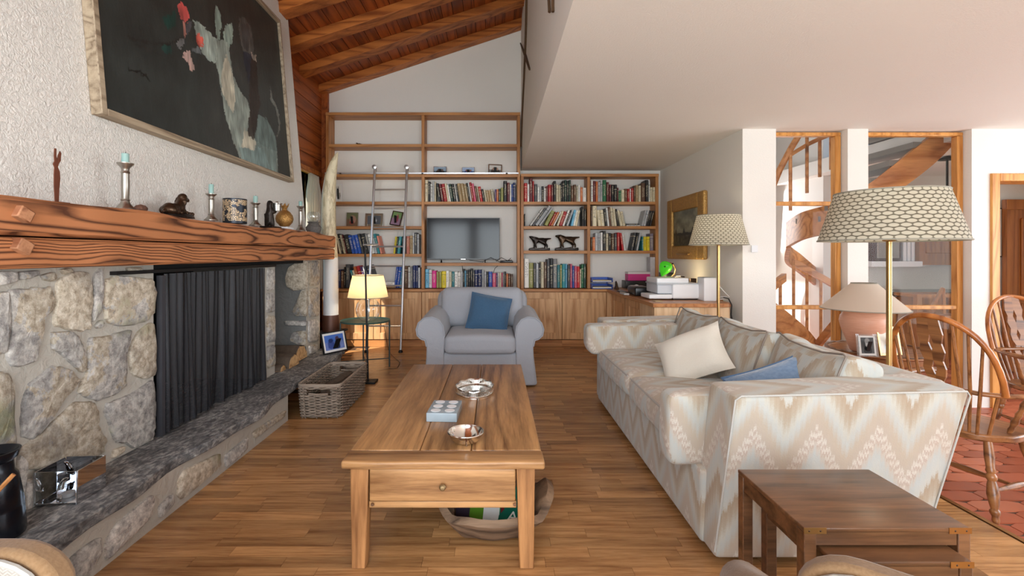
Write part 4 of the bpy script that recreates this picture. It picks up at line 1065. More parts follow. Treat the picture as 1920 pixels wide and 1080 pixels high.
shelf_books(796.5, 378, "c6:42 k4:39 w5:35 s3:40 c3:38 <9 k5:35 m5:34 r6:34 c4:35 w3:32 f5:34 k5:34 w3:32 k3:34 t6:35 t6:35 t5:34 k3:36 w3:37 r4:37 p4:35 n4:30 c3:29 r5:29 k4:24 c4:23 t5:22 t4:22 c5:24 | x3:24 o4:24 f4:25 l5:27 k7:40 m5:37 w3:33 b3:34 v5:37", 'shelf above the television', 'books above the television', 970)
shelf_books(982.6, 378, "r6:36 w4:34 m6:45 r3:40 d6:34 w4:28 s4:28 k4:30 w4:26 m4:30 r6:33 m4:33 k5:40 c5:33 c4:32 k3:36 k4:41 f4:42 k4:41 f4:42 n5:31 n5:33 c3:30 w5:32 o4:28 w7:27 s4:29", 'top shelf over the leaning row', 'books on the top shelf, inner bay', 1101.5)
shelf_books(1108, 378, "w4:41 m5:40 o4:39 s4:38 s5:41 e7:42 m5:38 m4:33 k5:33 k6:33 m3:27 e5:21 c6:23 n5:25 r5:25 w2:25 r5:26 n4:31 t5:32 c5:31 n8:36 k6:42 w3:40 c5:28 c5:28 t4:28", 'top shelf next to the white wall', 'books on the top shelf, wall bay', 1229.5)
shelf_books(983, 424, "k2:24 _7 >36 w4:32 d4:34 s6:37 s4:34 >27 l7:28 r4:26 o4:26 w3:27 >20 c4:28 r6:27 w4:30 k3:30 s4:31 >12 u4:31 w4:30 c4:30 | _3 k4:38 w7:31 k4:33 s5:32 x4:36 d4:36", 'shelf above the bronze dogs', 'books above the bronze dogs', 1101.5)
shelf_books(1108, 424, "n3:38 c8:39 <6 c6:31 c6:31 k5:33 w4:35 n4:37 c5:36 c5:34 k3:33 <12 c5:30 c5:28 @62", 'second shelf of the wall bay', 'books on the second shelf, wall bay')
flat_z[0] = 0
shelf_books(1172, 424, "=w26:2.4 =d24:2.6 @30 >14 s4:30 s4:30 d3:30 k3:29 k4:29", 'wall end of second shelf', 'books on the second shelf, wall bay', 1231)
shelf_books(1108, 470, "n3:26 o5:26 s5:34 s5:34 w4:35 k6:38 c5:33 k5:34 n6:33 d5:33 r5:35 <8 r4:34 w3:32 | _9 >11 d5:34 k5:34 s4:34 | _2 a3:27 y6:27 y6:27 q7:33 q7:33 q6:34", 'third shelf of the wall bay', 'books on the third shelf, wall bay', 1229.5)
shelf_books(983, 540, "w9:56 l8:48 d5:48 s5:47 k4:48 c6:50 n5:50 d6:55 k6:57 g8:56 a5:44 l4:44 a6:46 u4:46 d5:44 p4:46 b4:42 p5:42 r5:41 c3:36 e4:45 f5:46 s4:41", 'bottom row under the bronze dogs', 'books under the bronze dogs', 1101.5)
shelf_books(631, 476, "<13 n5:36 c4:37 k4:38 c4:36 m3:36 k8:36 b6:35 b6:35 b6:36 d5:38 k8:38 g5:38 w6:37 s5:37 a5:38 | <13 z4:34 @106 >7 y4:33 k3:33 a6:33 | k4:34 d4:34 z6:34 t6:35 s3:40 d5:41 s4:38 w9:37", 'upper row behind the ladder', 'books behind the ladder, upper row', 790.5)
flat_z[0] = 0
shelf_books(634, 540, "v5:35 n6:33 k3:40 d8:45 <17 a4:33 c4:33 o5:40 r7:41 x4:40 s4:40 v4:40 d9:42 | @88 =t22:4 =w20:7 @104 >7 b5:42 b5:42 u5:42 | n7:42 w5:40 g4:41 v6:43 v4:43 s4:39 w4:37 v5:51", 'lower row behind the ladder', 'books behind the ladder, lower row', 790.5)
shelf_books(797, 540, "u7:36 w6:35 h8:33 l5:31 l5:31 y8:32 w6:33 c5:31 a5:31 w6:31 w6:30 s4:31 k3:36 u3:33 d4:34 k4:35 k4:37 d4:34 v6:34 v7:35 s5:34 s4:31 k4:31 b7:31 p7:28 x3:29 w3:29 c4:29 p3:29 g3:30 k3:31 o4:27 n4:27 n5:26", 'row under the television', 'books under the television', 970)
# ---------------------------------------------------------------- things on the shelves
def photo_cols(seed, pal, nu, nv, soft=.5):
    rr = random.Random(seed); return rr
M['photo'] = colattr('photo_print', .3)
def photo_panel(parent, name, Mx, w, h, fn, nu=24, nv=18):
    """coloured print in the local XZ plane (w wide, h high, from its lower centre)"""
    vf = p_grid(lambda u, v: ((u-.5)*w, 0, v*h), nu, nv)
    o = MB().add(vf, Mx).build(name, M['photo'], parent, smooth=0)
    c = []
    for j in range(nv+1):
        for i in range(nu+1): c += [L1(max(0, min(255, q))) for q in fn(i/nu, j/nv)]+[1.0]
    o.data.color_attributes.new('Col', 'FLOAT_COLOR', 'POINT').data.foreach_set('color', c)
    return o
def blobs(bg, bl):
    """bg(v)->rgb ; bl: (cx,cy,rx,ry,rgb)"""
    def f(u, v):
        c = bg(v)
        for cx, cy, rx, ry, rgb in bl:
            if ((u-cx)/rx)**2+((v-cy)/ry)**2 < 1: c = rgb
        return c
    return f
def photo_frame(base, w, h, yaw, tilt, fcol, fn, label, bw=.012, mat=0.0, group=None, roll=0.0, matcol=(236,234,230), nu=24, nv=18):
    t = thing('framed_photo', label, 'photo', base, group=group)
    Mx = Matrix.Translation(Vector(base)) @ Matrix.Rotation(yaw, 4, 'Z') @ Matrix.Rotation(roll, 4, 'Y') @ Matrix.Rotation(-tilt, 4, 'X')
    m = MB()
    for a in ((-w/2, -w/2+bw, -.008, .008, 0, h), (w/2-bw, w/2, -.008, .008, 0, h), (-w/2+bw, w/2-bw, -.008, .008, 0, bw), (-w/2+bw, w/2-bw, -.008, .008, h-bw, h)): m.box(*a, M=Mx)
    m.build('frame', fcol, t, bevel=.001)
    MB().box(-w/2+bw, w/2-bw, -.003, .006, bw, h-bw, M=Mx).build('mount', plain('mount_%d_%d_%d' % matcol, C(*matcol), .8) if 'mount_%d_%d_%d' % matcol not in bpy.data.materials else bpy.data.materials['mount_%d_%d_%d' % matcol], t)
    photo_panel(t, 'photo', Mx @ Matrix.Translation((0, -.004, bw+mat)), w-2*bw-2*mat, h-2*bw-2*mat, fn, nu, nv)
    sl_ = MB().box(-w*.1, w*.1, .0, .004, 0, h*.75, M=Mx @ Matrix.Translation((0, .008, h*.12)) @ Matrix.Rotation(2*tilt+R(12), 4, 'X') @ Matrix.Translation((0, 0, -h*.12)))
    sl_.build('stand', M['black'], t)
    return t
people = lambda sky, body, face: blobs(lambda v: sky if v > .5 else tuple(int(c*.6) for c in sky), [(.35, .25, .22, .35, body), (.7, .25, .22, .32, body), (.36, .62, .09, .14, face), (.68, .6, .09, .14, face)])
YQ = YS+.13
def fbase(px, py): 
    q = P(px, py, YQ); return (q.x, YQ, sz(py)+.002)
photo_frame(fbase(825, 326.5), .175, .125, R(3), R(10), M['silver'], people((150,170,190), (50,46,44), (110,90,80)), 'small silver-framed photo of people, first on the ladder-rail shelf', .006)
photo_frame(fbase(878, 326.5), .17, .115, R(-2), R(10), M['silver'], people((170,190,220), (40,70,140), (150,110,96)), 'small frameless photo of people in blue, middle of the ladder-rail shelf', .004)
photo_frame(fbase(928, 326.5), .185, .155, R(4), R(8), M['nest'], people((210,206,200), (70,62,58), (190,150,130)), 'dark wooden frame with couple portrait, last on the ladder-rail shelf', .013, roll=R(2))
photo_frame(fbase(660, 424), .155, .195, R(6), R(12), M['pewter'], blobs(lambda v: (110,112,80) if v > .5 else (120,92,70), [(.55, .5, .3, .3, (170,130,110)), (.45, .28, .2, .12, (170,60,60))]), 'portrait photo in greenish tones beside the ornate silver frame', .006)
t_ = photo_frame(fbase(701, 424), .24, .18, 0, R(10), M['silver'], blobs(lambda v: (96,98,104), [(.5, .45, .22, .3, (150,152,156)), (.6, .4, .1, .14, (205,205,208))]), 'ornate silver frame with dark photo behind the ladder', .032)
photo_frame(tuple(Vector(fbase(740, 424))+Vector((0, 0, .014))), .15, .2, R(-10), R(14), M['bronze'], blobs(lambda v: (120,150,96) if v > .55 else (150,120,140), [(.45, .4, .12, .3, (60,50,52)), (.62, .5, .12, .3, (140,70,80)), (.5, .8, .08, .1, (170,130,110))]), 'tilted bronze frame with family photo next to the ladder stile', .012, roll=R(10))
o = photo_frame(fbase(634, 378), .10, .26, R(14), R(12), M['white_gloss'], blobs(lambda v: (228,226,220), [(.5, .5, .1, .4, (120,116,112)), (.7, .35, .14, .2, (160,156,150)), (.3, .6, .1, .3, (170,168,160))]), 'white card with pencil sketch half hidden behind the tusk', .006)
# bird carving on the high shelf
q = fbase(676, 270)
t = thing('bird_carving', 'small brown carved bird on the high empty shelf', 'figurine', q)
sc = .17
skin('body', [(-.5, 0, .22), (-.45, 0, .6), (-.2, 0, .3), (.15, 0, .22), (.55, 0, .1)], [(0, 1), (0, 2), (2, 3), (3, 4)], [.16, .17, .2, .16, .05], M['bronze'], t, M=Matrix.Translation(q) @ Matrix.Diagonal((sc*.6, sc*.5, sc*.45, 1)), rs=sc*.5)
# television
tx0, tx1 = XP(800, 6.4), XP(937, 6.4); tz0, tz1 = ZP(487, 6.4), ZP(408.5, 6.4)
tv = thing('television', 'flat black television on the bookcase shelf', 'television', ((tx0+tx1)/2, 6.42, sz(493)))
B('housing', M['black_gloss'], tv, tx0, tx1, 6.402, 6.44, tz0, tz1, bevel=.003)
B('screen', plain('tv_screen', C(10, 16, 24), .1, 0, Specular__IOR__Level=.25), tv, tx0+.008, tx1-.008, 6.398, 6.403, tz0+.018, tz1-.008)
B('logo', M['silver'], tv, (tx0+tx1)/2-.03, (tx0+tx1)/2+.03, 6.3965, 6.4, tz0+.005, tz0+.012)
for s in (.2, .8):
    x = tx0+(tx1-tx0)*s; MB().tube([(x, 6.37, sz(493)+.006), (x, 6.42, tz0+.005), (x, 6.47, sz(493)+.006)], .006, 6).build('foot', M['black'], tv)
o = MB().rbox(XP(938, 6.42), XP(962, 6.42), 6.42, 6.5, sz(493), sz(493)+.03, r=.008, n=2).build('set_top_box', M['black_gloss'], None); tag(o, 'small black receiver box beside the television foot', 'electronics')
for k, pxs in enumerate((((880, 488), (905, 491), (920, 483), (937, 491), (960, 487)), ((930, 490), (940, 483), (952, 489), (958, 484)), ((866, 492), (867, 500), (868, 512)), ((934, 498), (928, 503), (925, 512)))):
    o = MB().tube([P(a, b, 6.345+.01*k) for a, b in pxs], .004, 5).build('cable', M['black'], None)
    tag(o, ['long black cable curling beside the television foot', 'short looped black cable near the receiver box', 'black cable hanging straight down below the television', 'black cable hanging in a curve below the receiver'][k], 'cable', 'television cables')
# bronze dogs on the shelf
def dog_stand(base, s, face, label, head_up):
    t = thing('dog_sculpture', label, 'sculpture', base, group='bronze dogs on the shelf')
    Mx = Matrix.Translation(Vector(base)) @ Matrix.Diagonal((s*face, s, s, 1))
    MB().rbox(-.5, .5, -.2, .2, 0, .1, r=.03, n=6, fn=lambda p: (p.x, p.y, p.z+(.03*math.sin(p.x*14)+.02 if p.z > .06 else 0)), M=Mx).build('base', M['dark_bronze'], t)
    hz = .68 if not head_up else .72
    pts = [(.1, 0, .5), (-.2, 0, .5), (-.32, 0, .62), (-.38, 0, hz), (-.5, 0, hz-.05), (.25, 0, .5), (.4, 0, .56), (.58, 0, .58), (-.22, .07, .32), (-.24, .07, .12), (-.2, -.07, .32), (-.14, -.07, .12), (.22, .07, .34), (.3, .07, .24), (.26, .07, .12), (.26, -.07, .34), (.38, -.07, .24), (.36, -.07, .12), (-.36, .08, hz-.06), (-.36, -.08, hz-.06)]
    ed = [(0, 1), (1, 2), (2, 3), (3, 4), (0, 5), (5, 6), (6, 7), (1, 8), (8, 9), (1, 10), (10, 11), (5, 12), (12, 13), (13, 14), (5, 15), (15, 16), (16, 17), (3, 18), (3, 19)]
    rd = [.12, .14, .1, .095, .05, .11, .05, .025, .055, .035, .055, .035, .075, .045, .03, .075, .045, .03, .035, .035]
    skin('body', pts, ed, rd, M['dark_bronze'] if head_up else M['bronze'], t, M=Mx, rs=s)
dog_stand(fbase(1011, 470), .28, 1, 'dark bronze hunting dog on a rocky base, head toward the television', True)
dog_stand(fbase(1062, 470), .31, 1, 'brown bronze spaniel with raised tail on the shelf by the upright', False)
# ladder
lf, rf_ = P(687, 661, 5.87), P(751, 661, 5.87); ly, hyt = 6.245, sz(326)+.05
la = thing('library_ladder', 'stainless steel library ladder hooked on the bookcase rail', 'ladder', ((lf.x+rf_.x)/2, 5.87, 0))
ltx, rtx = XP(703, 6.25), XP(763, 6.25)
for a, b in ((lf.x, ltx), (rf_.x, rtx)):
    MB().tube([(a, 5.87, .02), (b, ly, hyt), (b, ly+.035, hyt+.012), (b, ly+.055, hyt-.02)], .016, 10).build('stile', M['steel'], la)
    MB().lathe([(.001, 0), (.026, 0), (.026, .02), (.014, .035)], (a, 5.87, 0), 12).build('foot', M['black'], la)
    MB().lathe([(.001, 0), (.03, .008), (.03, .02), (.001, .028)], (0, 0, 0), 12, M=Matrix.Translation((b, ly-.02, hyt+.02)) @ Matrix.Rotation(R(90), 4, 'X')).build('roller', M['steel'], la)
for k in range(8):
    f = .1+k*.107+.03; z = .02+(hyt-.02)*f; y = 5.87+(ly-5.87)*f
    MB().tube([(lf.x+(ltx-lf.x)*f, y, z), (rf_.x+(rtx-rf_.x)*f, y, z)], .011, 8).build('rung', M['steel'], la)
# ---------------------------------------------------------------- desk and corner things
tr = thing('letter_tray', 'blue two-tier letter tray on the worktop under the books', 'letter tray', (XP(1128, 6.3), 6.32, ZW))
blue = plain('blue_plastic', C(40, 84, 180), .35)
for k in range(2):
    z = ZW+.004+k*.085; a, b = XP(1109, 6.25), XP(1148, 6.25)
    MB().box(a, b, 6.22, 6.5, z, z+.006).box(a, a+.006, 6.22, 6.5, z, z+.055).box(b-.006, b, 6.22, 6.5, z, z+.055).box(a, b, 6.494, 6.5, z, z+.055).build('tray', blue, tr)
    B('papers', M['paper'], tr, a+.012, b-.014, 6.23, 6.48, z+.007, z+.022)
    for s in (a+.01, b-.02):
        if k == 0: B('post', blue, tr, s, s+.01, 6.48, 6.49, z, z+.09)
def tagbox(name, mat, label, cat, *a, **k):
    o = MB().rbox(*a, r=k.pop('r', .004), n=2).build(name, mat, None); return tag(o, label, cat, k.get('group'))
t = thing('paper_box', 'flat magenta and white printer-paper box against the wall', 'box', (XP(1197, 6.4), 6.4, ZW+.1))
B('carton', plain('magenta_card', C(206, 44, 126), .5), t, XP(1176, 6.4), XP(1217, 6.4), 6.36, 6.5, ZW+.105, ZW+.19)
B('lid', plain('white_card', C(226, 216, 214), .6), t, XP(1176, 6.4), XP(1217, 6.4), 6.36, 6.5, ZW+.19, ZW+.216)
tagbox('stereo_unit', M['black_gloss'], 'dark compact stereo unit under the magenta box', 'electronics', XP(1172, 6.35), XP(1216, 6.35), 6.30, 6.52, ZW+.001, ZW+.102)
tagbox('leaflet_stack', plain('leaflets', C(190, 186, 188), .6, 0, .3, 12), 'tall upright leaflets leaning in the bookcase corner by the wall', 'leaflets', XP(1217, 6.4), XP(1226, 6.4), 6.35, 6.5, ZW+.001, ZP(482, 6.4))
o = MB().prism([(XP(1148, 6.2)+.02+a*.06, 6.15, ZW+.001+b*.11) for a, b in ((0, 0), (1, 0), (.75, .35), (.62, .7), (.4, 1), (.2, .85), (.25, .4))], (0, .05, 0)).build('bookend', M['bronze'], None, bevel=.006); tag(o, 'small curved brown wooden bookend beside the letter tray', 'bookend')
# printer
pr = thing('printer', 'white multifunction printer with open tray on the desk', 'printer', (1.85, 4.95, ZW))
px0, px1, qy0, qy1 = XP(1222, 4.95), XP(1316, 4.72), 4.72, 5.1
MB().rbox(px0+.13, px1, qy0, qy1, ZW+.012, ZW+.155, r=.018, n=3).build('body', M['white_gloss'], pr)
MB().rbox(px0-.01, px0+.14, qy0+.03, qy1, ZW+.06, ZW+.16, r=.015, n=3).build('front', plain('light_grey_plastic', C(206, 210, 216), .4), pr)
MB().rbox(px0-.01, px1-.11, qy0+.04, qy1, ZW+.162, ZW+.215, r=.012, n=3).build('scanner_lid', M['white_gloss'], pr)
MB().rbox(px0-.02, px1-.004, qy0+.01, qy1, ZW+.15, ZW+.165, r=.006, n=2).build('platen', plain('pale_grey', C(190, 194, 200), .4), pr)
MB().rbox(px0-.1, px0+.13, qy0+.0, qy0+.28, ZW+.012, ZW+.055, r=.012, n=3).build('paper_tray', M['white_gloss'], pr)
B('foot', M['black'], pr, px0+.15, px1-.03, qy0+.03, qy1-.03, ZW, ZW+.012)
ro = thing('router', 'upright white plastic router beside the printer', 'router', (2.0, 4.6, ZW))
MB().rbox(XP(1320, 4.6), XP(1344, 4.6), 4.6, 4.76, ZW, ZP(521, 4.6), r=.01, n=3).build('case', M['white_gloss'], ro)
B('top_cap', plain('cap_grey', C(150, 158, 164), .4), ro, XP(1321, 4.6)+.003, XP(1343, 4.6)-.003, 4.605, 4.755, ZP(521, 4.6), ZP(521, 4.6)+.003)
o = MB().tube([P(1346, 533, 4.6), P(1356, 545, 4.55), P(1368, 557, 4.5), P(1352, 556, 4.55), P(1348, 562, 4.6), P(1360, 560, 4.55)], .004, 5).build('cable', M['white_gloss'], None); tag(o, 'white cable looping behind the lamp pole on the desk', 'cable')
o = MB().tube([P(1357, 558, 4.55), P(1366, 560, 4.42), P(1372, 572, 4.385), P(1371, 590, 4.385), P(1375, 612, 4.385), P(1378, 640, 4.385)], .006, 6).build('cable', M['black'], None); tag(o, 'black power cable hanging over the desk end', 'cable')
tagbox('organizer_box', M['black_gloss'], 'black lidded plastic case on the desk beside the printer tray', 'case', XP(1181, 5.35), XP(1219, 5.2), 5.15, 5.45, ZW+.001, ZW+.10, r=.02)
t = thing('tape_dispenser', 'white rounded tape dispenser on the desk behind the black case', 'dispenser', P(1190, 540, 5.6))
MB().rbox(XP(1178, 5.6), XP(1197, 5.6), 5.58, 5.66, ZW, ZW+.09, r=.035, n=3).build('body', M['white_gloss'], t)
MB().lathe([(.02, 0), (.04, 0), (.04, .02), (.02, .02)], (0, 0, 0), 16, M=Matrix.Translation((XP(1192, 5.6), 5.58, ZW+.06)) @ Matrix.Rotation(R(90), 4, 'X')).build('roll', M['white_gloss'], t)
tagbox('tablet', M['black_gloss'], 'flat black tablet lying on the desk near the worktop corner', 'tablet', XP(1160, 5.75), XP(1178, 5.6), 5.6, 5.85, ZW+.001, ZW+.014)
tagbox('notepad', plain('pad', C(196, 192, 188), .8), 'grey paper pad on the desk in front of the tablet', 'notepad', XP(1168, 5.35), XP(1180, 5.3), 5.3, 5.5, ZW+.001, ZW+.02)
tagbox('sticky_note', plain('note', C(196, 176, 140), .8), 'tan paper note on the desk edge', 'paper', XP(1226, 4.6), XP(1240, 4.6), 4.55, 4.66, ZW+.001, ZW+.006)
tagbox('black_folder', M['black_gloss'], 'dark folder standing behind the green lamp', 'folder', XP(1238, 5.5), XP(1262, 5.5), 5.5, 5.56, ZW+.001, ZP(511, 5.5))
for k, (a, b, c) in enumerate(((1270, 1284, 518), (1295, 1306, 522))):
    tagbox('photo_cube', M['bronze'], ['small bronze photo stand on the desk nearer the green lamp', 'small bronze photo stand on the desk nearer the router'][k], 'photo stand', XP(a, 5.2), XP(b, 5.2), 5.2, 5.26, ZW+.001, ZP(c, 5.2), group='bronze photo stands on the desk')
# green banker's lamp
lc = P(1247, 505, 5.4)
lp = thing('desk_lamp', 'lit green glass desk lamp on a curved brass arm', 'lamp', (lc.x+.1, 5.4, ZW))
def gmat():
    g = G('green_lamp_glass'); c = C(96, 214, 60)
    return g.end(g.n('ShaderNodeMixShader', _0=.55, _1=g.bsdf(c, .25, Emission__Color=c, Emission__Strength=.3), _2=g.n('ShaderNodeBsdfTranslucent', Color=c)))
Mx = Matrix.Translation(lc+Vector((0, 0, .01))) @ Matrix.Rotation(R(22), 4, 'Y')
def shell(u, v):
    a = R(-10+170*v); r = .085*(1-.15*abs(u-.5)*2)
    return ((-.11+.0*u)*math.cos(a)*.55-.02, (u-.5)*.24, .1*math.sin(a)-.05+.0)
prof = [(.0, -.10), (.03, -.065), (.055, -.03), (.068, .005), (.07, .035), (.055, .065), (.02, .08), (.0, .082)]
MB().lathe([(max(r, .001), z) for r, z in prof], (0, 0, 0), 18, .95, 1.25, M=Mx).build('shade', gmat(), lp)
MB().tube([P(1246, 500, 5.32), P(1252, 500, 5.36), P(1262, 494, 5.4)], .008, 6).build('knob', M['black'], lp)
arm = [P(1256, 493, 5.42), P(1262, 496, 5.42), P(1266, 505, 5.42), P(1264, 514, 5.42), P(1252, 525, 5.42), P(1250, 540, 5.42)]
MB().tube(arm, .011, 8).build('arm', M['brass'], lp)
MB().lathe([(.08, 0), (.08, .012), (.03, .03), (.012, .04)], (arm[-1].x, 5.42, ZW), 18).build('base', M['brass'], lp)
pl_ = bpy.data.lights.new('desk_bulb', 'POINT'); pl_.energy = 1.6; pl_.color = (1, .78, .45); pl_.shadow_soft_size = .04
po = bpy.data.objects.new('desk_bulb', pl_); COL.objects.link(po); po.location = (XP(1268, 5.35), 5.3, ZW+.2)
# ================================================================ COFFEE TABLE
ZT = .422
tb = thing('coffee_table', 'low old wooden coffee table with one drawer in the middle of the room', 'coffee table', (-.2, 2.6, 0))
tx0, tx1, ty0, ty1 = -.578, .182, 1.80, 3.40
for a, b in ((tx0, -.302), (-.300, -.098), (-.096, tx1)):
    MB().rbox(a, b, ty0+.112, ty1, ZT-.028, ZT, r=.006, n=3).build('top_board', M['table_w'], tb)
MB().rbox(tx0-.004, tx1+.004, ty0, ty0+.11, ZT-.03, ZT+.001, r=.009, n=6, fn=lambda p: (p.x, p.y+.003*math.sin(p.x*30), p.z-.002*abs(math.sin(p.x*17)))).build('end_board', M['table_x'], tb)
lx = (-.553, .150)
for x0, s in ((lx[0], 1), (lx[1], -1)):
    for y0, sy in ((1.825, 1), (3.37, -1)):
        w = .07; b = .054
        bt = [(x0, y0), (x0+s*b, y0), (x0+s*b, y0+sy*b), (x0, y0+sy*b)]; tp = [(x0, y0), (x0+s*w, y0), (x0+s*w, y0+sy*w), (x0, y0+sy*w)]
        o = MB().add(p_hexa([(x+s*.004, y+sy*.004, 0) for x, y in bt], [(x, y, ZT-.03) for x, y in tp])).build('leg', M['table_z'], tb, bevel=.004); fix_normals(o)
dx0, dx1 = lx[0]+.07, lx[1]-.07
B('rail', M['table_x'], tb, dx0, dx1, 1.832, 1.86, .232, .258, bevel=.003)
dr = MB().rbox(dx0+.004, dx1-.004, 1.822, 1.86, .262, ZT-.036, r=.006, n=4).build('drawer', M['table_x'], tb)
kc = P(830, 913, 1.81)
MB().lathe([(.001, .018), (.008, .017), (.0125, .012), (.013, .007), (.006, .004), (.006, -.012)], (0, 0, 0), 16, M=Matrix.Translation((kc.x, 1.815, kc.z)) @ Matrix.Rotation(R(90), 4, 'X')).build('knob', plain('aged_brass', C(150, 130, 96), .4, .9, .2, 60), dr)
B('apron', M['table_w'], tb, lx[0]+.004, lx[0]+.03, 1.9, 3.3, .235, ZT-.03, bevel=.002)
B('apron', M['table_w'], tb, lx[1]-.03, lx[1]-.004, 1.9, 3.3, .235, ZT-.03, bevel=.002)
B('apron', M['table_x'], tb, dx0, dx1, 3.335, 3.36, .235, ZT-.03, bevel=.002)
for px in (699, 965): 
    q = P(px, 945, 1.83); MB().lathe([(.007, 0), (.006, .003), (.001, .003)], (0, 0, 0), 10, M=Matrix.Translation((q.x-.0, 1.826, q.z)) @ Matrix.Rotation(R(90), 4, 'X')).build('dowel', M['nest'], tb)
# oval gallery tray
c = Vector((XP(890, 2.72), 2.72, ZT))
t = thing('gallery_tray', 'oval silver tray with pierced wavy gallery on the coffee table', 'tray', c)
N = 48
def ov(a, s=1.0, z=0, wob=0): return (c.x+(.105+wob*math.cos(a*10))*s*math.cos(a), c.y+(.155+wob*math.cos(a*10))*s*math.sin(a)*.9, c.z+z)
MB().prism([ov(2*math.pi*i/N) for i in range(N)], (0, 0, .004)).build('plate', M['silver'], t)
MB().tube([ov(2*math.pi*i/N, 1, .036+.003*math.cos(i*10*2*math.pi/N), .002) for i in range(N)], .0035, 6, closed=True).build('rim', M['silver'], t)
MB().tube([ov(2*math.pi*i/N, 1, .008) for i in range(N)], .003, 6, closed=True).build('rim', M['silver'], t)
g_ = MB()
for i in range(96):
    a = 2*math.pi*i/96; g_.tube([ov(a, 1, .006), ov(a+.02, 1, .036)], .0022, 4)
o = g_.build('gallery_bars', M['silver'], t); o['kind'] = 'stuff'
# acrylic tealight block
bx0, bx1, by0, by1 = -.325, -.165, 2.22, 2.43
t = thing('tealight_block', 'clear acrylic block with six round tealight wells on the coffee table', 'candle holder', ((bx0+bx1)/2, (by0+by1)/2, ZT))
ac = G('acrylic'); ac = ac.end(ac.n('ShaderNodeMixShader', _0=.6, _1=ac.n('ShaderNodeBsdfGlass', Color=(.86, .93, .97, 1), Roughness=.08, IOR=1.45), _2=ac.bsdf(C(190, 206, 216), .12)))
Mb = Matrix.Translation(((bx0+bx1)/2, (by0+by1)/2, ZT)) @ Matrix.Rotation(R(-3), 4, 'Z')
MB().rbox(-.072, .072, -.1, .1, 0, .042, r=.004, n=2, M=Mb).build('block', ac, t)
for i in range(2):
    for j in range(3): MB().lathe([(.022, .0), (.024, .001), (.024, .002), (.001, .0025)], (-.033+.066*i, -.064+.064*j, .042), 18, M=Mb).build('well', plain('frost_white', C(236, 240, 244), .5) if 'frost_white' not in bpy.data.materials else bpy.data.materials['frost_white'], t)
# silver bowl
c = Vector((XP(873, 1.98), 1.99, ZT))
t = thing('silver_bowl', 'round silver bowl with small beaded handle on the coffee table', 'bowl', c)
MB().lathe([(.001, .002), (.04, .002), (.058, .014), (.07, .034), (.0735, .044), (.072, .045), (.068, .036), (.056, .018), (.04, .006), (.001, .006)], c, 36).build('body', M['silver'], t)
MB().tube([(c.x+.0735*math.cos(a*.1309), c.y+.0735*math.sin(a*.1309), c.z+.045) for a in range(48)], .0032, 6, closed=True).build('rim', M['silver'], t)
MB().tube([(c.x+.005, c.y-.073, c.z+.043), (c.x+.008, c.y-.088, c.z+.036), (c.x+.008, c.y-.085, c.z+.018), (c.x+.006, c.y-.066, c.z+.012)], .004, 6).build('handle', M['silver'], t)
# wooden trough with magazines under the table
tc_ = Vector((-.01, 2.11, 0))
t = thing('dough_trough', 'old carved wooden trough bowl under the coffee table', 'bowl', tc_)
def trough(s, dz=0):
    rings = [(.02, 0), (.45, .0), (.7, .024), (.88, .072), (1.0, .108)]
    V, Fc = [], []; n = 40
    for (r, z) in rings:
        for i in range(n):
            a = 2*math.pi*i/n; ca, sa = math.cos(a), math.sin(a)
            ex = math.copysign(abs(ca)**.75, ca); ey = math.copysign(abs(sa)**.8, sa)
            lift = (.07*max(0, abs(ca)-.75)/.25*(1 if ca > 0 else .5)) if r > .85 else 0
            V.append((tc_.x+.245*s*r*ex*(1.08 if ca > 0 and r > .95 else 1), tc_.y+.19*s*r*ey, tc_.z+dz+z+lift+.004*math.sin(a*9)))
    for k in range(len(rings)-1):
        for i in range(n): Fc.append((k*n+i, k*n+(i+1) % n, (k+1)*n+(i+1) % n, (k+1)*n+i))
    Fc.append(tuple(range(n))[::-1])
    return V, Fc
V1, F1 = trough(1.0); V2, F2 = trough(.9, .022)
n1 = len(V1); n = 40; b = 4*n
Fr = [(b+i, b+(i+1) % n, n1+b+(i+1) % n, n1+b+i) for i in range(n)]
mb = MB(); mb.v = V1+V2; mb.f = F1+[tuple(reversed([i+n1 for i in f])) for f in F2]+Fr
mb.build('bowl', M['trough'], t, smooth=60)
def mag(cx, cy, z, w, h, yaw, tilt, col, lab, mark=None):
    q = thing('magazine', lab, 'magazine', (cx, cy, z), group='magazines in the trough')
    Mx = Matrix.Translation((cx, cy, z)) @ Matrix.Rotation(yaw, 4, 'Z') @ Matrix.Rotation(tilt, 4, 'X')
    MB().box(-w/2, w/2, -h/2, h/2, 0, .006, M=Mx).build('cover', plain('mag_'+lab[:12], C(*col), .3), q)
    if mark: mark(q, Mx)
    return q
def m_green(q, Mx):
    MB().box(-.02, .05, -.1, .1, .006, .007, M=Mx).build('panel', plain('mag_white', C(236, 236, 232), .3), q)
    MB().box(.055, .07, -.1, .1, .006, .007, M=Mx).build('stripe', plain('mag_maroon', C(110, 30, 40), .3), q)
def text_mesh(q, s, size, Mx, mat, name='lettering'):
    cu = bpy.data.curves.new(name, 'FONT'); cu.body = s; cu.size = size; cu.extrude = .0004; cu.align_x = 'CENTER'
    o = bpy.data.objects.new(name+'_tmp', cu); COL.objects.link(o); bpy.context.view_layer.update()
    me = bpy.data.meshes.new_from_object(o.evaluated_get(bpy.context.evaluated_depsgraph_get())); bpy.data.objects.remove(o)
    me.transform(wmat(q).inverted() @ Mx); x = bpy.data.objects.new(name, me); COL.objects.link(x); x.parent = q; me.materials.clear(); me.materials.append(mat)
def m_a(q, Mx): text_mesh(q, 'A', .07, Mx @ Matrix.Translation((0, -.08, .0075)), plain('mag_ink', C(240, 242, 238), .4))
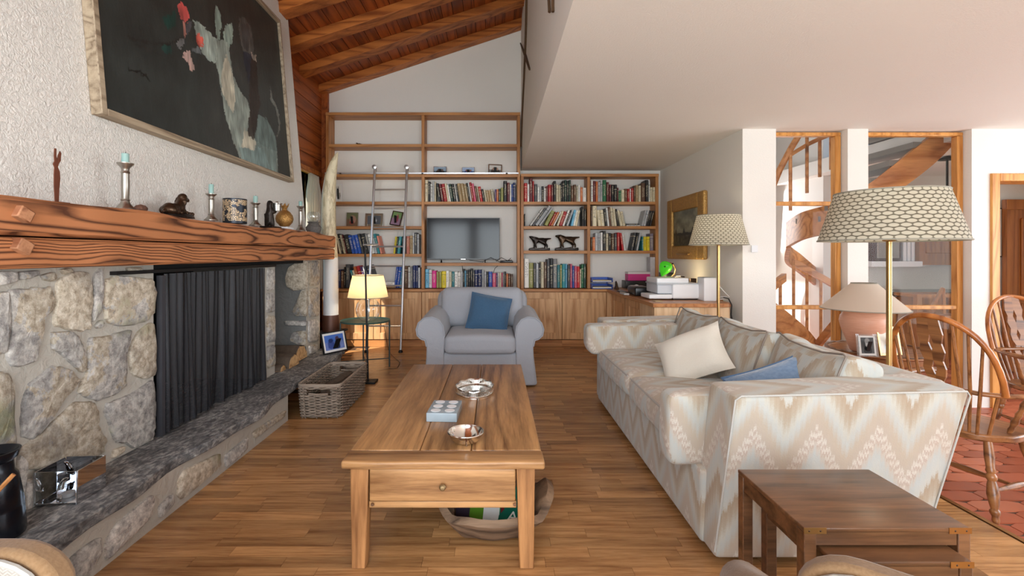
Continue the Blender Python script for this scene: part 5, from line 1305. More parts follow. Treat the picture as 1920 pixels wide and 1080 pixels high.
mag(-.13, 2.12, .084, .09, .16, R(6), R(20), (60, 52, 66), 'dark magazine at the table-leg end of the trough')
mag(-.03, 2.12, .09, .16, .2, R(-4), R(24), (98, 148, 44), 'green magazine with white panel in the trough', m_green)
mag(.085, 2.11, .092, .12, .2, R(-12), R(22), (20, 104, 84), 'dark green magazine with white letter A in the trough', m_a)
# ================================================================ SOFA
def flame():
    g = G('flame_stitch'); v = g.pos('uv'); s = g.n('ShaderNodeSeparateXYZ', _0=v); u, w_ = s, s.node.outputs[1]
    nz = g.noise(v, 160, 2); nl = g.noise(v, 9, 2)
    uq = g.math('MULTIPLY', g.math('FLOOR', g.math('MULTIPLY', u, 190.0)), 1/190.0)
    tri = g.math('ABSOLUTE', g.math('MULTIPLY', g.math('SUBTRACT', g.math('FRACT', g.math('DIVIDE', uq, .235)), .5), 2.0))
    jag = g.math('MULTIPLY', g.math('SINE', g.math('MULTIPLY', uq, 330.0)), .011)
    t = g.math('ADD', g.math('ADD', w_, g.math('MULTIPLY', tri, .2)), g.math('ADD', jag, g.math('MULTIPLY', g.math('SUBTRACT', nz, .5), .035)))
    t = g.math('FRACT', g.math('ADD', g.math('DIVIDE', t, .46), .42))
    c = g.ramp(t, [(.0, C(214, 216, 210)), (.10, C(196, 184, 168)), (.22, C(186, 168, 148)), (.27, C(214, 218, 216)), (.42, C(204, 214, 218)), (.50, C(214, 206, 198)), (.535, C(202, 184, 176)), (.56, C(234, 231, 224)), (.60, C(200, 182, 174)), (.63, C(234, 231, 224)), (.67, C(204, 192, 182)), (.8, C(206, 194, 180)), (.92, C(206, 214, 216)), (1.0, C(214, 216, 210))])
    c = g.mix(g.math('MULTIPLY', nl, .35), c, C(198, 178, 152))
    c = g.mix(1.0, c, C(226, 224, 220), 'MULTIPLY')
    wr = g.noise(g.pos('obj'), 6, 3, .5, .5)
    return g.end(g.bsdf(c, .95, 0, g.bump(g.math('ADD', g.math('MULTIPLY', nz, .1), wr), .25, .02), Specular__IOR__Level=.1, Sheen__Weight=.2))
M['sofa'] = flame()
M['piping'] = cloth('sofa_piping', C(150, 142, 136), C(176, 168, 160), 300)
so = thing('sofa', 'large sofa upholstered in pale zigzag flame-stitch fabric', 'sofa', (1.3, 2.9, 0))
def blk(name, b, t_, r=.02, mat=None, parent=None, smooth=50, n=8):
    """soft block from 4 bottom and 4 top corners (trilinear warp of a rounded box)"""
    def fn(p):
        u, v, w = p.x, p.y, p.z
        lo = Vector(b[0])*(1-u)*(1-v)+Vector(b[1])*u*(1-v)+Vector(b[2])*u*v+Vector(b[3])*(1-u)*v
        hi = Vector(t_[0])*(1-u)*(1-v)+Vector(t_[1])*u*(1-v)+Vector(t_[2])*u*v+Vector(t_[3])*(1-u)*v
        return lo.lerp(hi, w)
    # rounded in real size: normalise through an average box
    L = [max(.05, (Vector(b[1])-Vector(b[0])).length), max(.05, (Vector(b[3])-Vector(b[0])).length), max(.05, (Vector(t_[0])-Vector(b[0])).length)]
    V, Fc = p_rbox(0, L[0], 0, L[1], 0, L[2], r, n=n)
    V = [tuple(fn(Vector((x/L[0], y/L[1], z/L[2])))) for x, y, z in V]
    mb = MB(); mb.v, mb.f = V, Fc
    return mb.build(name, mat or M['sofa'], parent or so, smooth=smooth, uv='box')
# arms lean outward, back leans outward
sx0, zA = .86, .69
nb, nt_ = 1.84, 1.74; fb, ft = 4.0, 4.08
blk('arm', [(sx0-.02, nb, .03), (1.64, nb, .03), (1.64, nb+.2, .03), (sx0-.02, nb+.2, .03)], [(sx0+.01, nt_, zA-.005), (1.76, nt_+.03, zA+.01), (1.76, nt_+.27, zA+.02), (sx0+.01, nt_+.22, zA-.005)], .022)
blk('arm', [(sx0-.02, fb-.2, .03), (1.64, fb-.2, .03), (1.64, fb, .03), (sx0-.02, fb, .03)], [(sx0-.0, ft-.22, zA-.02), (1.72, ft-.24, zA), (1.72, ft, zA), (sx0-.0, ft, zA-.02)], .022)
blk('back', [(1.44, nb+.06, .03), (1.64, nb+.06, .03), (1.64, fb-.04, .03), (1.44, fb-.04, .03)], [(1.6, nt_+.12, zA+.0), (1.77, nt_+.12, zA+.02), (1.77, ft-.1, zA+.02), (1.6, ft-.1, zA+.0)], .03)
blk('seat_base', [(sx0-.03, nb+.1, .03), (1.5, nb+.1, .03), (1.5, fb-.1, .03), (sx0-.03, fb-.1, .03)], [(sx0-.03, nb+.1, .33), (1.5, nb+.1, .33), (1.5, fb-.1, .33), (sx0-.03, fb-.1, .33)], .02)
for k, (a, b) in enumerate(((2.03, 2.92), (2.925, 3.82))):
    def fn(p, a=a, b=b):
        u = (p.y-a)/(b-a)*2-1; w = (p.x-.82)/.7; top = max(0, (p.z-.4)/.07)
        return (p.x-.012*math.cos(u*1.5)*(1-w) if w < .3 else p.x, p.y, p.z+top*.03*(1-u*u)*math.sin(min(1, max(0, w))*math.pi*.9+.3)-top*.02*w)
    o = MB().rbox(.80, 1.5, a, b, .315, .47, r=.06, n=10, fn=fn).build('seat_cushion', M['sofa'], so, smooth=60, uv='box')
    pts = [(.825-.012, a+.03, .452), (.812-.012, (a+b)/2, .46), (.825-.012, b-.03, .452)]
    MB().tube([Vector(pts[0]).lerp(Vector(pts[1]), i/6) for i in range(6)]+[Vector(pts[1]).lerp(Vector(pts[2]), i/6) for i in range(7)], .0055, 6).build('piping', M['piping'], o)
def cushion(name, ctr, w, h, d, yaw, tilt, mat, parent=None, roll=0.0, pinch=.05, piping=None, seed=0, uv='box', label=None, cat=None, n=14):
    """w along local x, h along local z, d thickness along local y (front -y)"""
    Mx = Matrix.Translation(Vector(ctr)) @ Matrix.Rotation(yaw, 4, 'Z') @ Matrix.Rotation(-tilt, 4, 'X') @ Matrix.Rotation(roll, 4, 'Y')
    mb = MB().add(p_pillow(w, h, d, n, pinch, seed=seed), Mx)
    if parent is None:
        t = thing(name, label, cat, ctr); o = mb.build('cover', mat, t, smooth=180, uv=uv)
        bp = t
    else: o = mb.build(name, mat, parent, smooth=180, uv=uv); bp = o
    fix_normals(o)
    if piping: MB().tube([Mx @ Vector(p) for p in pillow_edge(w, h, pinch, n)], .006, 6, closed=True).build('piping', piping, bp)
    return bp
# three back cushions (face -X): boxy, leaning on the back
for k, yc in enumerate((3.5, 2.88, 2.27)):
    def fn(p): 
        return p
    hw, hh, th = .315, .195, .1
    Mx = Matrix.Translation((1.50, yc, .575)) @ Matrix.Rotation(R([2, -3, -7][k]), 4, 'Z') @ Matrix.Rotation(R(18), 4, 'Y')
    def bf(p):
        u, v = p.y/hw, p.z/hh; k_ = max(0, (1-u*u)*(1-v*v))
        x = p.x*(1+.75*k_**.7)
        zz_ = p.z+(.035*(abs(u)**3) if v > .5 else 0)-(.015 if v > .5 else 0)
        return (x, p.y*(1+.02*v), zz_)
    o = MB().rbox(-th*.75, th*.75, -hw, hw, -hh, hh, r=.045, n=12, fn=bf, M=Mx).build('back_cushion', M['sofa'], so, smooth=70, uv='box')
    edge = []
    for (uu, vv) in [(-1, -1), (-1, 0), (-1, .6), (-1, .93), (-.93, 1), (-.5, 1), (0, 1), (.5, 1), (.93, 1), (1, .93), (1, .6), (1, 0), (1, -1)]:
        p = Vector(bf(Vector((-th*.72, uu*(hw-.012), vv*(hh-.012))))); edge.append(Mx @ (p+Vector((-.012, 0, 0))))
    MB().tube(edge, .0045, 6).build('piping', plain('dark_piping', C(136, 124, 114), .9) if 'dark_piping' not in bpy.data.materials else bpy.data.materials['dark_piping'], o)
# arm cushions lying inside the arms and hanging over the front
MB().rbox(.71, 1.36, 1.985, 2.12, .335, .645, r=.035, n=8, fn=lambda p: (p.x+.05*max(0, (.45-p.z))/.12*.3, p.y-.02*(p.z-.4)/.2, p.z+.03*max(0, (p.x-.7))-.02)).build('arm_cushion', M['sofa'], so, smooth=60, uv='box')
MB().rbox(.70, 1.42, 3.68, 3.85, .425, .655, r=.04, n=8, fn=lambda p: (p.x+.04*max(0, (.5-p.z))/.1, p.y, p.z+.02*max(0, p.x-.7))).build('arm_cushion', M['sofa'], so, smooth=60, uv='box')
for y, s in ((1.95, .0), (3.9, 0)):
    for x in (.92, 1.52): MB().lathe([(.03, 0), (.035, .035)], (x, y, 0), 12).build('foot', M['nest'], so)
# piping of the near arm
e = [(sx0-.02, nb-.0, .06), (sx0+.012, nt_+.004, zA-.02), (sx0+.03, nt_-.002, zA-.004), (1.2, nt_+.008, zA), (1.735, nt_+.026, zA+.006), (1.748, nt_+.027, zA-.012), (1.628, nb-.003, .06)]
MB().tube(e, .0035, 6).build('piping', cloth('pale_piping', C(176, 174, 168), C(196, 194, 188), 300), so)
M['cream_cloth'] = cloth('cream_cushion', C(214, 206, 192), C(230, 224, 212), 350, wr=.45)
M['blue_velvet'] = cloth('blue_velvet', C(84, 112, 146), C(128, 152, 180), 60, .8, .35, .6, sheen=.8)
M['denim'] = cloth('denim_blue', C(48, 78, 108), C(74, 106, 134), 160, .9, .3, .4, sheen=.4)
cushion('throw_pillow', (1.20, 2.93, .585), .42, .36, .15, R(-52), R(40), M['cream_cloth'], roll=R(-34), seed=3, label='cream cushion lying against the sofa back cushions', cat='cushion', pinch=.1)
cushion('throw_pillow', (1.34, 2.2, .56), .44, .34, .13, R(-22), R(42), M['blue_velvet'], roll=R(-27), seed=5, label='blue velvet cushion in the near corner of the sofa', cat='cushion', pinch=.12, piping=cloth('velvet_piping', C(70, 96, 130), C(96, 122, 152), 200))
# ================================================================ GREY ARMCHAIR
cx, cy = -.14, 4.33
M['linen'] = cloth('grey_linen', C(150, 152, 160), C(176, 178, 184), 500, .95, .3, .35)
ar = thing('armchair', 'pale grey slipcovered armchair with rolled arms facing the coffee table', 'armchair', (cx, cy+.4, 0))
def flare(p):
    k = max(0, (.3-p.z)/.28); x = p.x-cx
    fold = .006*math.sin(p.x*40)*k+.006*math.sin(p.y*35)*k
    return (cx+x*(1+.05*k)+fold*(1 if x > 0 else -1), p.y-(.03*k if p.y < cy+.2 else 0)+fold, p.z)
MB().rbox(cx-.485, cx+.485, cy+.02, cy+.86, .015, .31, r=.025, n=22, fn=flare).build('skirt', M['linen'], ar, smooth=60)
MB().rbox(cx-.325, cx+.325, cy-.03, cy+.62, .30, .465, r=.05, n=10, fn=lambda p: (p.x, p.y-.02*math.cos((p.x-cx)*4.5) if p.y < cy+.1 else p.y, p.z+.018*math.cos((p.x-cx)*4.6)*(1 if p.z > .4 else 0))).build('seat_cushion', M['linen'], ar, smooth=60)
prof = [(.325, .03), (.325, .30), (.318, .46), (.33, .555), (.37, .612), (.43, .638), (.50, .628), (.555, .585), (.575, .525), (.565, .47), (.53, .437), (.495, .425), (.482, .37), (.485, .25), (.505, .03)]
for s in (-1, 1):
    V, Fc = [], []; ny = 10; m = len(prof)
    for j in range(ny+1):
        f = j/ny; y = cy-.01+f*.8
        r_ = 1.0
        for (x, z) in prof:
            zz_ = z+(.03*f if z > .4 else 0); V.append((cx+s*x, y+(.02*(.32-z) if j == 0 and z < .32 else 0), zz_))
    for j in range(ny):
        for i in range(m-1): Fc.append((j*m+i, j*m+i+1, (j+1)*m+i+1, (j+1)*m+i))
        Fc.append((j*m+m-1, j*m, (j+1)*m, (j+1)*m+m-1))
    Fc += [tuple(range(m))[::-1], tuple(ny*m+i for i in range(m))]
    mb = MB(); mb.v, mb.f = V, Fc; o = mb.build('arm', M['linen'], ar, smooth=40, bevel=.012, seg=3); fix_normals(o)
    e = [(cx+s*x*1.0, cy-.014, z) for x, z in prof[2:13]]
    MB().tube(e, .005, 6).build('piping', M['linen'], o)
Mx = Matrix.Translation((cx, cy+.66, .42)) @ Matrix.Rotation(R(-10), 4, 'X')
MB().rbox(-.47, .47, -.02, .2, -.12, .44, r=.085, n=10, fn=lambda p: (p.x*(1+.03*p.z), p.y, p.z-.03*(abs(p.x)/.47)**4*(1 if p.z > .2 else 0)), M=Mx).build('backrest', M['linen'], ar, smooth=70)
MB().rbox(-.42, .42, -.15, .05, .03, .435, r=.08, n=12, fn=lambda p: (p.x, p.y-.035*math.cos(p.x*3.4)*math.sin(max(0, p.z)*7), p.z), M=Mx).build('back_cushion', M['linen'], ar, smooth=70)
cushion('throw_pillow', (XP(917, 4.72), 4.70, .625), .40, .36, .13, R(4), R(20), M['denim'], roll=R(11), seed=9, label='dark denim-blue cushion leaning in the grey armchair', cat='cushion', pinch=.06, piping=M['denim'])
# ================================================================ NEST OF TABLES
nx0, nx1, ny0, ny1, nz = .767, 1.182, 1.193, 1.52, .52
def nest(name, x0, x1, y0, y1, z, lab):
    t = thing(name, lab, 'side table', ((x0+x1)/2, (y0+y1)/2, 0), group='nest of dark tables')
    MB().rbox(x0, x1, y0, y1, z-.012, z, r=.003, n=2).build('top', M['nest'], t)
    l = .032
    for x in (x0, x1-l):
        for y in (y0, y1-l): B('leg', M['nest'], t, x+.001, x+l, y+.001, y+l, 0, z-.012, bevel=.002)
        B('apron', M['nest'], t, x+.004, x+l-.004, y0+l, y1-l, z-.055, z-.012)
    B('apron', M['nest'], t, x0+l, x1-l, y0+.004, y0+l-.006, z-.045, z-.012)
    for y in (y0, y1-l): B('stretcher', M['nest'], t, x0+.006, x0+l-.006, y0+l, y1-l, .03, .055) if y == y0 else B('stretcher', M['nest'], t, x1-l+.006, x1-.006, y0+l, y1-l, .03, .055)
    for x, s in ((x0, 1), (x1, -1)):
        a, b = sorted((x-s*.001, x+s*.055)); B('corner_plate', M['brass'], t, a, b, y0-.0015, y0+.0, z-.014, z+.001)
        for k in (.012, .04): MB().lathe([(.0025, 0), (.001, .001)], (0, 0, 0), 8, M=Matrix.Translation((x+s*k, y0-.0015, z-.007)) @ Matrix.Rotation(R(90), 4, 'X')).build('screw', M['bronze'], t)
    return t
nest('nesting_table', nx0, nx1, ny0, ny1, nz, 'larger dark mahogany side table with brass corners beside the sofa arm')
nest('nesting_table', nx0+.045, nx1-.042, 1.145, 1.47, .466, 'smaller dark nesting table pulled out under the larger one')
# ================================================================ WINDOWSIDE: curtain, tusk, hearth things
def curtain_pt(u, v):
    z = .71+(2.2-.71)*v; pin = 1-.45*math.exp(-((v-.98)/.1)**2)-.12*math.exp(-((v-.62)/.2)**2)
    y = 6.03+(u-.5)*.52*pin
    return (XL+.07+.022*math.sin(u*34+.6*v)+.012*math.sin(u*71), y, z)
g = G('curtain_linen'); cc = C(236, 230, 218)
M['curtain'] = g.end(g.n('ShaderNodeMixShader', _0=.5, _1=g.bsdf(cc, .9), _2=g.n('ShaderNodeBsdfTranslucent', Color=cc)))
o = MB().add(p_sheet(curtain_pt, 60, 20, (.003, 0, 0))).build('curtain', M['curtain'], None, smooth=180); tag(o, 'gathered white linen curtain at the window behind the tusk', 'curtain')
# tusk
def tusk_mat():
    g = G('ivory'); v = g.pos('pos'); z = g.n('ShaderNodeSeparateXYZ', _0=v).node.outputs[2]
    n = g.noise(g.mapv(v, (1, 1, .3)), 26, 5, .7, .6); st = g.ramp(n, [(.46, (0,0,0)), (.62, (1,1,1))])
    up = g.ramp(z, [(.0, (0,0,0)), (1, (1,1,1))])
    f = g.math('MULTIPLY', st, g.math('GREATER_THAN', z, 1.17))
    c = g.mix(g.math('MULTIPLY', f, .6), C(222, 208, 176), C(140, 118, 82))
    c = g.mix(g.math('LESS_THAN', z, 1.165), c, C(226, 226, 226))
    return g.end(g.bsdf(c, .45, 0, g.bump(n, .15, .01)))
YT = 5.12
t = thing('elephant_tusk', 'tall curved ivory tusk on a brown leather base beside the bookcase', 'tusk', (XP(620, YT), YT, 0))
tp = [(620.5, 596, 13.8), (620.5, 540, 13.6), (620, 490, 13.4), (616.5, 440, 13.2), (616, 400, 13), (617, 360, 12.4), (620, 330, 10.5), (625.5, 306, 7), (630, 293, 4), (633.5, 285.5, .8)]
MB().tube([P(a, b, YT) for a, b, r in tp], [r/F*YT for a, b, r in tp], 24).build('tusk', tusk_mat(), t, smooth=80)
zb = ZP(620, YT)
MB().lathe([(.088, 0), (.09, .05), (.084, .17), (.06, .172)], (XP(620.5, YT), YT, zb), 24).build('socket', plain('brown_leather', C(92, 58, 44), .45, .3, .3, 12, .1), t)
B('plate', M['black'], t, XP(600, YT), XP(644, YT), YT-.16, YT+.16, zb-.02, zb, bevel=.003)
B('pedestal', M['black'], t, XP(606, YT), XP(634, YT), YT-.07, YT+.07, 0, zb-.02)
# photo frame on the hearth end
photo_frame((-1.535, 4.62, ZH+.006), .285, .205, R(58), R(14), M['black'], blobs(lambda v: (78, 118, 200) if v > .55 else (110, 130, 196), [(.3, .35, .17, .3, (66, 84, 150)), (.3, .62, .13, .13, (40, 56, 110)), (.68, .35, .16, .32, (38, 54, 90)), (.66, .7, .1, .17, (84, 62, 84)), (.85, .3, .08, .3, (130, 150, 210))]),
    'black-framed blue photo of two heads on the end of the hearth', .012, .02, roll=R(0))
# logs
def log(lab, a, b, r, sd, half=True):
    t = thing('firewood_log', lab, 'log', a, group='logs in the niche')
    a, b = Vector(a), Vector(b); d = (b-a).normalized(); s = d.cross(Vector((0, 0, 1))).normalized(); rn = random.Random(sd)
    pts = [(-r, 0), (r, 0)]+[(r*math.cos(R(x))*rn.uniform(.92, 1.05), r*math.sin(R(x))*rn.uniform(.9, 1.05)) for x in range(20, 181, 20)]
    pl = [a+s*p[0]+Vector((0, 0, p[1])) for p in pts]
    MB().prism(pl, b-a).build('wood', M['log'], t)
    bk = [a+s*p[0]*1.05+Vector((0, 0, p[1]*1.05+.002)) for p in pts[2:]]
    V = [tuple(p+d*.004) for p in bk]+[tuple(p+(b-a)-d*.004) for p in bk]; n = len(bk)
    mb = MB(); mb.v = V; mb.f = [(i, i+1, n+i+1, n+i) for i in range(n-1)]; mb.build('bark', M['bark'], t)
log('wide split log lying at the bottom of the log niche', (-1.70, 4.06, ZH+.006), (-2.2, 4.07, ZH+.006), .094, 1)
log('bark-covered log lying on top in the log niche', (-1.74, 4.305, ZH+.006), (-2.22, 4.31, ZH+.006), .125, 2)
log('short split wedge log standing near the jamb of the niche', (-1.72, 3.895, ZH+.006), (-2.1, 3.9, ZH+.006), .042, 3)
# mirrored tealight box
c0 = Vector((-1.735, 1.80, ZH+.006))
t = thing('mirror_candle_box', 'open mirrored cube holding a white tealight on the hearth', 'candle holder', c0+Vector((.08, .07, 0)))
Mx = Matrix.Translation(c0) @ Matrix.Rotation(R(4), 4, 'Z'); w_, d_, h_ = .155, .15, .125
for nm, a in (('front_wall', (0, w_, 0, .005, 0, h_)), ('side_wall', (w_-.005, w_, .005, d_, 0, h_)), ('side_wall', (0, .005, .005, d_, 0, h_)), ('back_wall', (.005, w_-.005, d_-.005, d_, 0, h_)), ('floor_plate', (.005, w_-.005, .005, d_-.005, 0, .005))):
    MB().box(*a, M=Mx).build(nm, M['mirror'] if nm != 'front_wall' else M['thick_glass'], t, bevel=.001)
o = MB().lathe([(.02, 0), (.021, .014), (.019, .015), (.001, .0145)], tuple(Mx @ Vector((.08, .06, .006))), 18).build('tealight', plain('white_wax', C(232, 226, 222), .5), None); tag(o, 'white tealight candle standing inside the mirrored cube', 'candle')
t2 = Mx @ Vector((.045, .07, .006))
o = skin('silver_bird', [(0, 0, .012), (0, 0, .035), (.012, 0, .06), (.03, 0, .065), (-.012, 0, .02)], [(0, 1), (1, 2), (2, 3), (0, 4)], [.011, .012, .009, .003, .007], M['silver'], None, M=Matrix.Translation(t2)); tag(o, 'tiny silver bird figure inside the mirrored cube', 'figurine')
# black coal scuttle
c = Vector((-1.685, 1.6, ZH+.006))
t = thing('coal_scuttle', 'tall black metal lantern-shaped canister with wooden handle on the hearth', 'canister', c)
MB().lathe([(.001, 0), (.088, 0), (.09, .012), (.084, .09), (.082, .1), (.084, .105), (.07, .2), (.06, .215), (.058, .25), (.07, .262), (.076, .285), (.07, .286), (.05, .26)], c, 28).build('body', plain('enamel_black', C(20, 22, 30), .22, .4), t)
MB().tube([c+Vector((.04, -.07, .1)), c+Vector((.075, -.06, .17)), c+Vector((.11, -.03, .225))], .007, 6).build('handle', M['stair'], t)
# ================================================================ MANTEL THINGS
def mt(px, X=-1.73): return Vector((X, F*X/(px-VX), ZM1+.012))
c = mt(105); s = c.y/F
t = thing('hare_silhouette', 'rusty flat metal hare standing upright on the mantel end', 'figurine', c)
hp = [(-3, 0), (4, 0), (5, 25), (7, 45), (6, 58), (2, 66), (4, 72), (8, 79), (9, 93), (7, 97), (3, 88), (1, 78), (-1, 86), (-1, 100), (-4, 100), (-5, 86), (-4, 76), (-7, 70), (-4, 64), (-5, 50), (-5, 30)]
MB().prism([(c.x, c.y+x*s, c.z+y*s) for x, y in hp], (.004, 0, 0)).build('plate', M['rust'], t)
MB().box(c.x-.03, c.x+.03, c.y-.03, c.y+.03, c.z-.004, c.z).build('base', M['rust'], t)
def candlestick(px, y0, y1, yc, hw, lab, X=-1.73, sq=False):
    c = mt(px, X); s = c.y/F; h = (y1-yc)*s; r = hw*s
    t = thing('candlestick', lab, 'candlestick', c, group='silver candlesticks on the mantel')
    pr = [(.001, 0), (r, 0), (r*.98, h*.03), (r*.75, h*.08), (r*.48, h*.15), (r*.4, h*.2), (r*.44, h*.22), (r*.36, h*.25), (r*.40, h*.5), (r*.38, h*.78), (r*.46, h*.8), (r*.36, h*.84), (r*.42, h*.9), (r*.78, h*.975), (r*.8, h), (r*.3, h*.99), (.001, h*.985)]
    MB().lathe(pr, c, 24).build('stem', M['pewter'], t)
    ch_ = (yc-y0)*s; rc = r*.36
    cd = thing('candle', 'sea-green candle stub on '+lab.replace('pewter', 'the pewter').replace('silver', 'the silver'), 'candle', (c.x, c.y, c.z+h), group='sea-green candles')
    MB().lathe([(.001, -.01), (rc, -.01), (rc, ch_*.96), (rc*.9, ch_), (.001, ch_*.97)], (c.x, c.y, c.z+h), 16).build('wax', M['wax'], cd)
    MB().tube([(c.x, c.y, c.z+h+ch_*.95), (c.x+.002, c.y, c.z+h+ch_+.008)], .0012, 5).build('wick', M['black'], cd)
candlestick(235, 285, 392, 303, 17, 'tallest pewter candlestick near the hare', -1.74)
candlestick(396, 345, 413, 363, 12, 'silver candlestick beside the bronze dog')
candlestick(479, 368, 424, 381, 11, 'short silver candlestick beside the bear')
candlestick(563.5, 377, 433, 386, 9, 'slim silver candlestick next to the glass globe')
c = mt(264, -1.70)
o = MB().lathe([(.001, 0), (.018, .004), (.026, .014), (.026, .024), (.018, .034), (.001, .04)], c-Vector((0, 0, .006)), 10, 1, 1.2).build('pine_cone', plain('cone_brown', C(96, 62, 46), .8, 0, .5, 90, .9), None, smooth=0); tag(o, 'small brown pine cone at the foot of the tallest candlestick', 'pine cone')
# lying bronze dog
c = mt(336, -1.73); s = c.y/F
t = thing('dog_sculpture', 'bronze hunting dog lying with raised head on the mantel', 'sculpture', c)
MB().lathe([(.001, 0), (.055, 0), (.052, .012), (.045, .018), (.001, .019)], c-Vector((0, 0, .003)), 24, .9, 2.1).build('base', M['dark_bronze'], t)
k = .125
balls = [(-.55, 0, .27, .25), (-.28, 0, .29, .23), (.05, 0, .36, .25), (.16, 0, .52, .18), (.22, 0, .66, .15), (.3, 0, .83, .18), (.36, 0, .87, .13), (.48, 0, .8, .11), (.58, 0, .77, .095), (.66, 0, .75, .08), (-.75, 0, .22, .16), (-.92, -.05, .15, .08), (-1.05, -.1, .12, .06)]
for sy in (-1, 1):
    balls += [(.24, sy*.16, .76, .08), (.2, sy*.18, .66, .08), (.19, sy*.18, .57, .07), (.2, sy*.13, .2, .11), (.4, sy*.14, .16, .085), (.6, sy*.14, .14, .08), (.78, sy*.14, .14, .085), (-.6, sy*.2, .2, .16), (-.42, sy*.27, .15, .11), (-.22, sy*.29, .13, .08)]
meta('body', balls, M['bronze'], t, Matrix.Translation(c+Vector((0, -.012, .003))) @ Matrix.Rotation(R(90), 4, 'Z') @ Matrix.Scale(k, 4))
# tree-cut tealight cylinder
c = mt(440.5, -1.72); s = c.y/F; r = 20.5*s; h = 46*s
def tree_mat():
    g = G('pierced_tree'); v = g.pos('obj'); a = g.n('ShaderNodeTexVoronoi', {'feature': 'DISTANCE_TO_EDGE'}, Vector=v, Scale=95.0)
    z = g.n('ShaderNodeSeparateXYZ', _0=v).node.outputs[2]
    f = g.math('MULTIPLY', g.math('GREATER_THAN', a, .1), g.math('MULTIPLY', g.math('GREATER_THAN', z, .012), g.math('LESS_THAN', z, h-.012)))
    f = g.math('MULTIPLY', f, g.math('GREATER_THAN', g.noise(v, 16, 2), .44))
    return g.end(g.bsdf(g.mix(f, C(44, 48, 56), C(206, 178, 140)), .35, g.math('MULTIPLY', g.math('SUBTRACT', 1.0, f), .6)))
t = thing('candle_lantern', 'dark metal tealight cylinder with cut-out gold trees on the mantel', 'candle holder', c)
MB().lathe([(.001, 0), (r, 0), (r, h), (r*.94, h), (r*.94, .01), (.001, .01)], c-Vector((0, 0, .003)), 32).build('drum', tree_mat(), t)
# bear holding pot
c = mt(506, -1.72); s = c.y/F
t = thing('bear_figurine', 'dark metal standing bear carrying a pot on the mantel', 'figurine', c)
k = .20
pts = [(0, 0, .35), (0, 0, .55), (.0, 0, .78), (.02, 0, .92), (.12, 0, .9), (0, 0, .2), (-.08, .09, .1), (-.08, .09, .02), (.06, -.09, .1), (.06, -.09, .02), (.12, .12, .6), (.22, .08, .62), (.12, -.12, .6), (.22, -.08, .62), (-.03, .08, 1.0), (-.03, -.08, 1.0)]
ed = [(0, 1), (1, 2), (2, 3), (3, 4), (0, 5), (5, 6), (6, 7), (5, 8), (8, 9), (1, 10), (10, 11), (1, 12), (12, 13), (3, 14), (3, 15)]
rd = [.15, .14, .11, .1, .06, .13, .08, .07, .08, .07, .06, .045, .06, .045, .03, .03]
skin('body', pts, ed, rd, M['dark_bronze'], t, M=Matrix.Translation(c) @ Matrix.Rotation(R(70), 4, 'Z') @ Matrix.Diagonal((k, k, k, 1)), rs=k)
pc = c+Vector((.03, .052, .13))
MB().lathe([(.001, 0), (.03, 0), (.032, .05), (.04, .054), (.04, .058), (.012, .062), (.008, .075), (.001, .076)], pc, 18).build('pot', M['pewter'], t)
MB().box(c.x-.05, c.x+.05, c.y-.06, c.y+.09, c.z-.004, c.z+.008).build('base', M['dark_bronze'], t, bevel=.003)
# golden pomegranate on a white block
c = mt(531.5, -1.72); s = c.y/F; r = 16*s
o = MB().box(c.x-.03, c.x+.04, c.y-.02, c.y+.1, c.z-.004, c.z+.018).build('white_block', M['white_gloss'], None, bevel=.002); tag(o, 'small white block under the golden pomegranate', 'block')
t = thing('pomegranate', 'golden pierced pomegranate ornament beside the bear', 'ornament', c+Vector((0, .02, .02)))
gm = plain('gold_pierced', C(176, 132, 74), .35, .7, .6, 120, .6)
MB().lathe([(.001, 0), (r*.5, .004), (r*.9, r*.5), (r, r*.9), (r*.92, r*1.3), (r*.6, r*1.75), (r*.3, r*1.95), (r*.26, r*2.1), (r*.45, r*2.45), (r*.38, r*2.4), (.001, r*2.0)], c+Vector((0, .02, .02)), 24).build('body', gm, t)
for i in range(6):
    a = i*math.pi/3; q = c+Vector((0, .02, .02)); MB().prism([q+Vector((r*.4*math.cos(a-.4), r*.4*math.sin(a-.4), r*2.35)), q+Vector((r*.4*math.cos(a+.4), r*.4*math.sin(a+.4), r*2.35)), q+Vector((r*.56*math.cos(a), r*.56*math.sin(a), r*2.75))], (0, 0, .003)).build('crown_tip', gm, t)
# glass globe on grey stone foot
c = mt(588, -1.72); s = c.y/F
t = thing('oil_lamp', 'clear glass globe on a grey carved stone foot at the mantel end', 'ornament', c)
MB().lathe([(.001, 0), (.055, 0), (.068, .03), (.07, .055), (.05, .08), (.045, .09), (.06, .105), (.001, .105)], c-Vector((0, 0, .004)), 20).build('foot', plain('grey_carved', C(98, 92, 88), .8, 0, .4, 60, .8), t)
MB().lathe([(.03, .1), (.052, .12), (.062, .15), (.055, .18), (.045, .195)], c, 22).build('globe', M['thick_glass'], t)
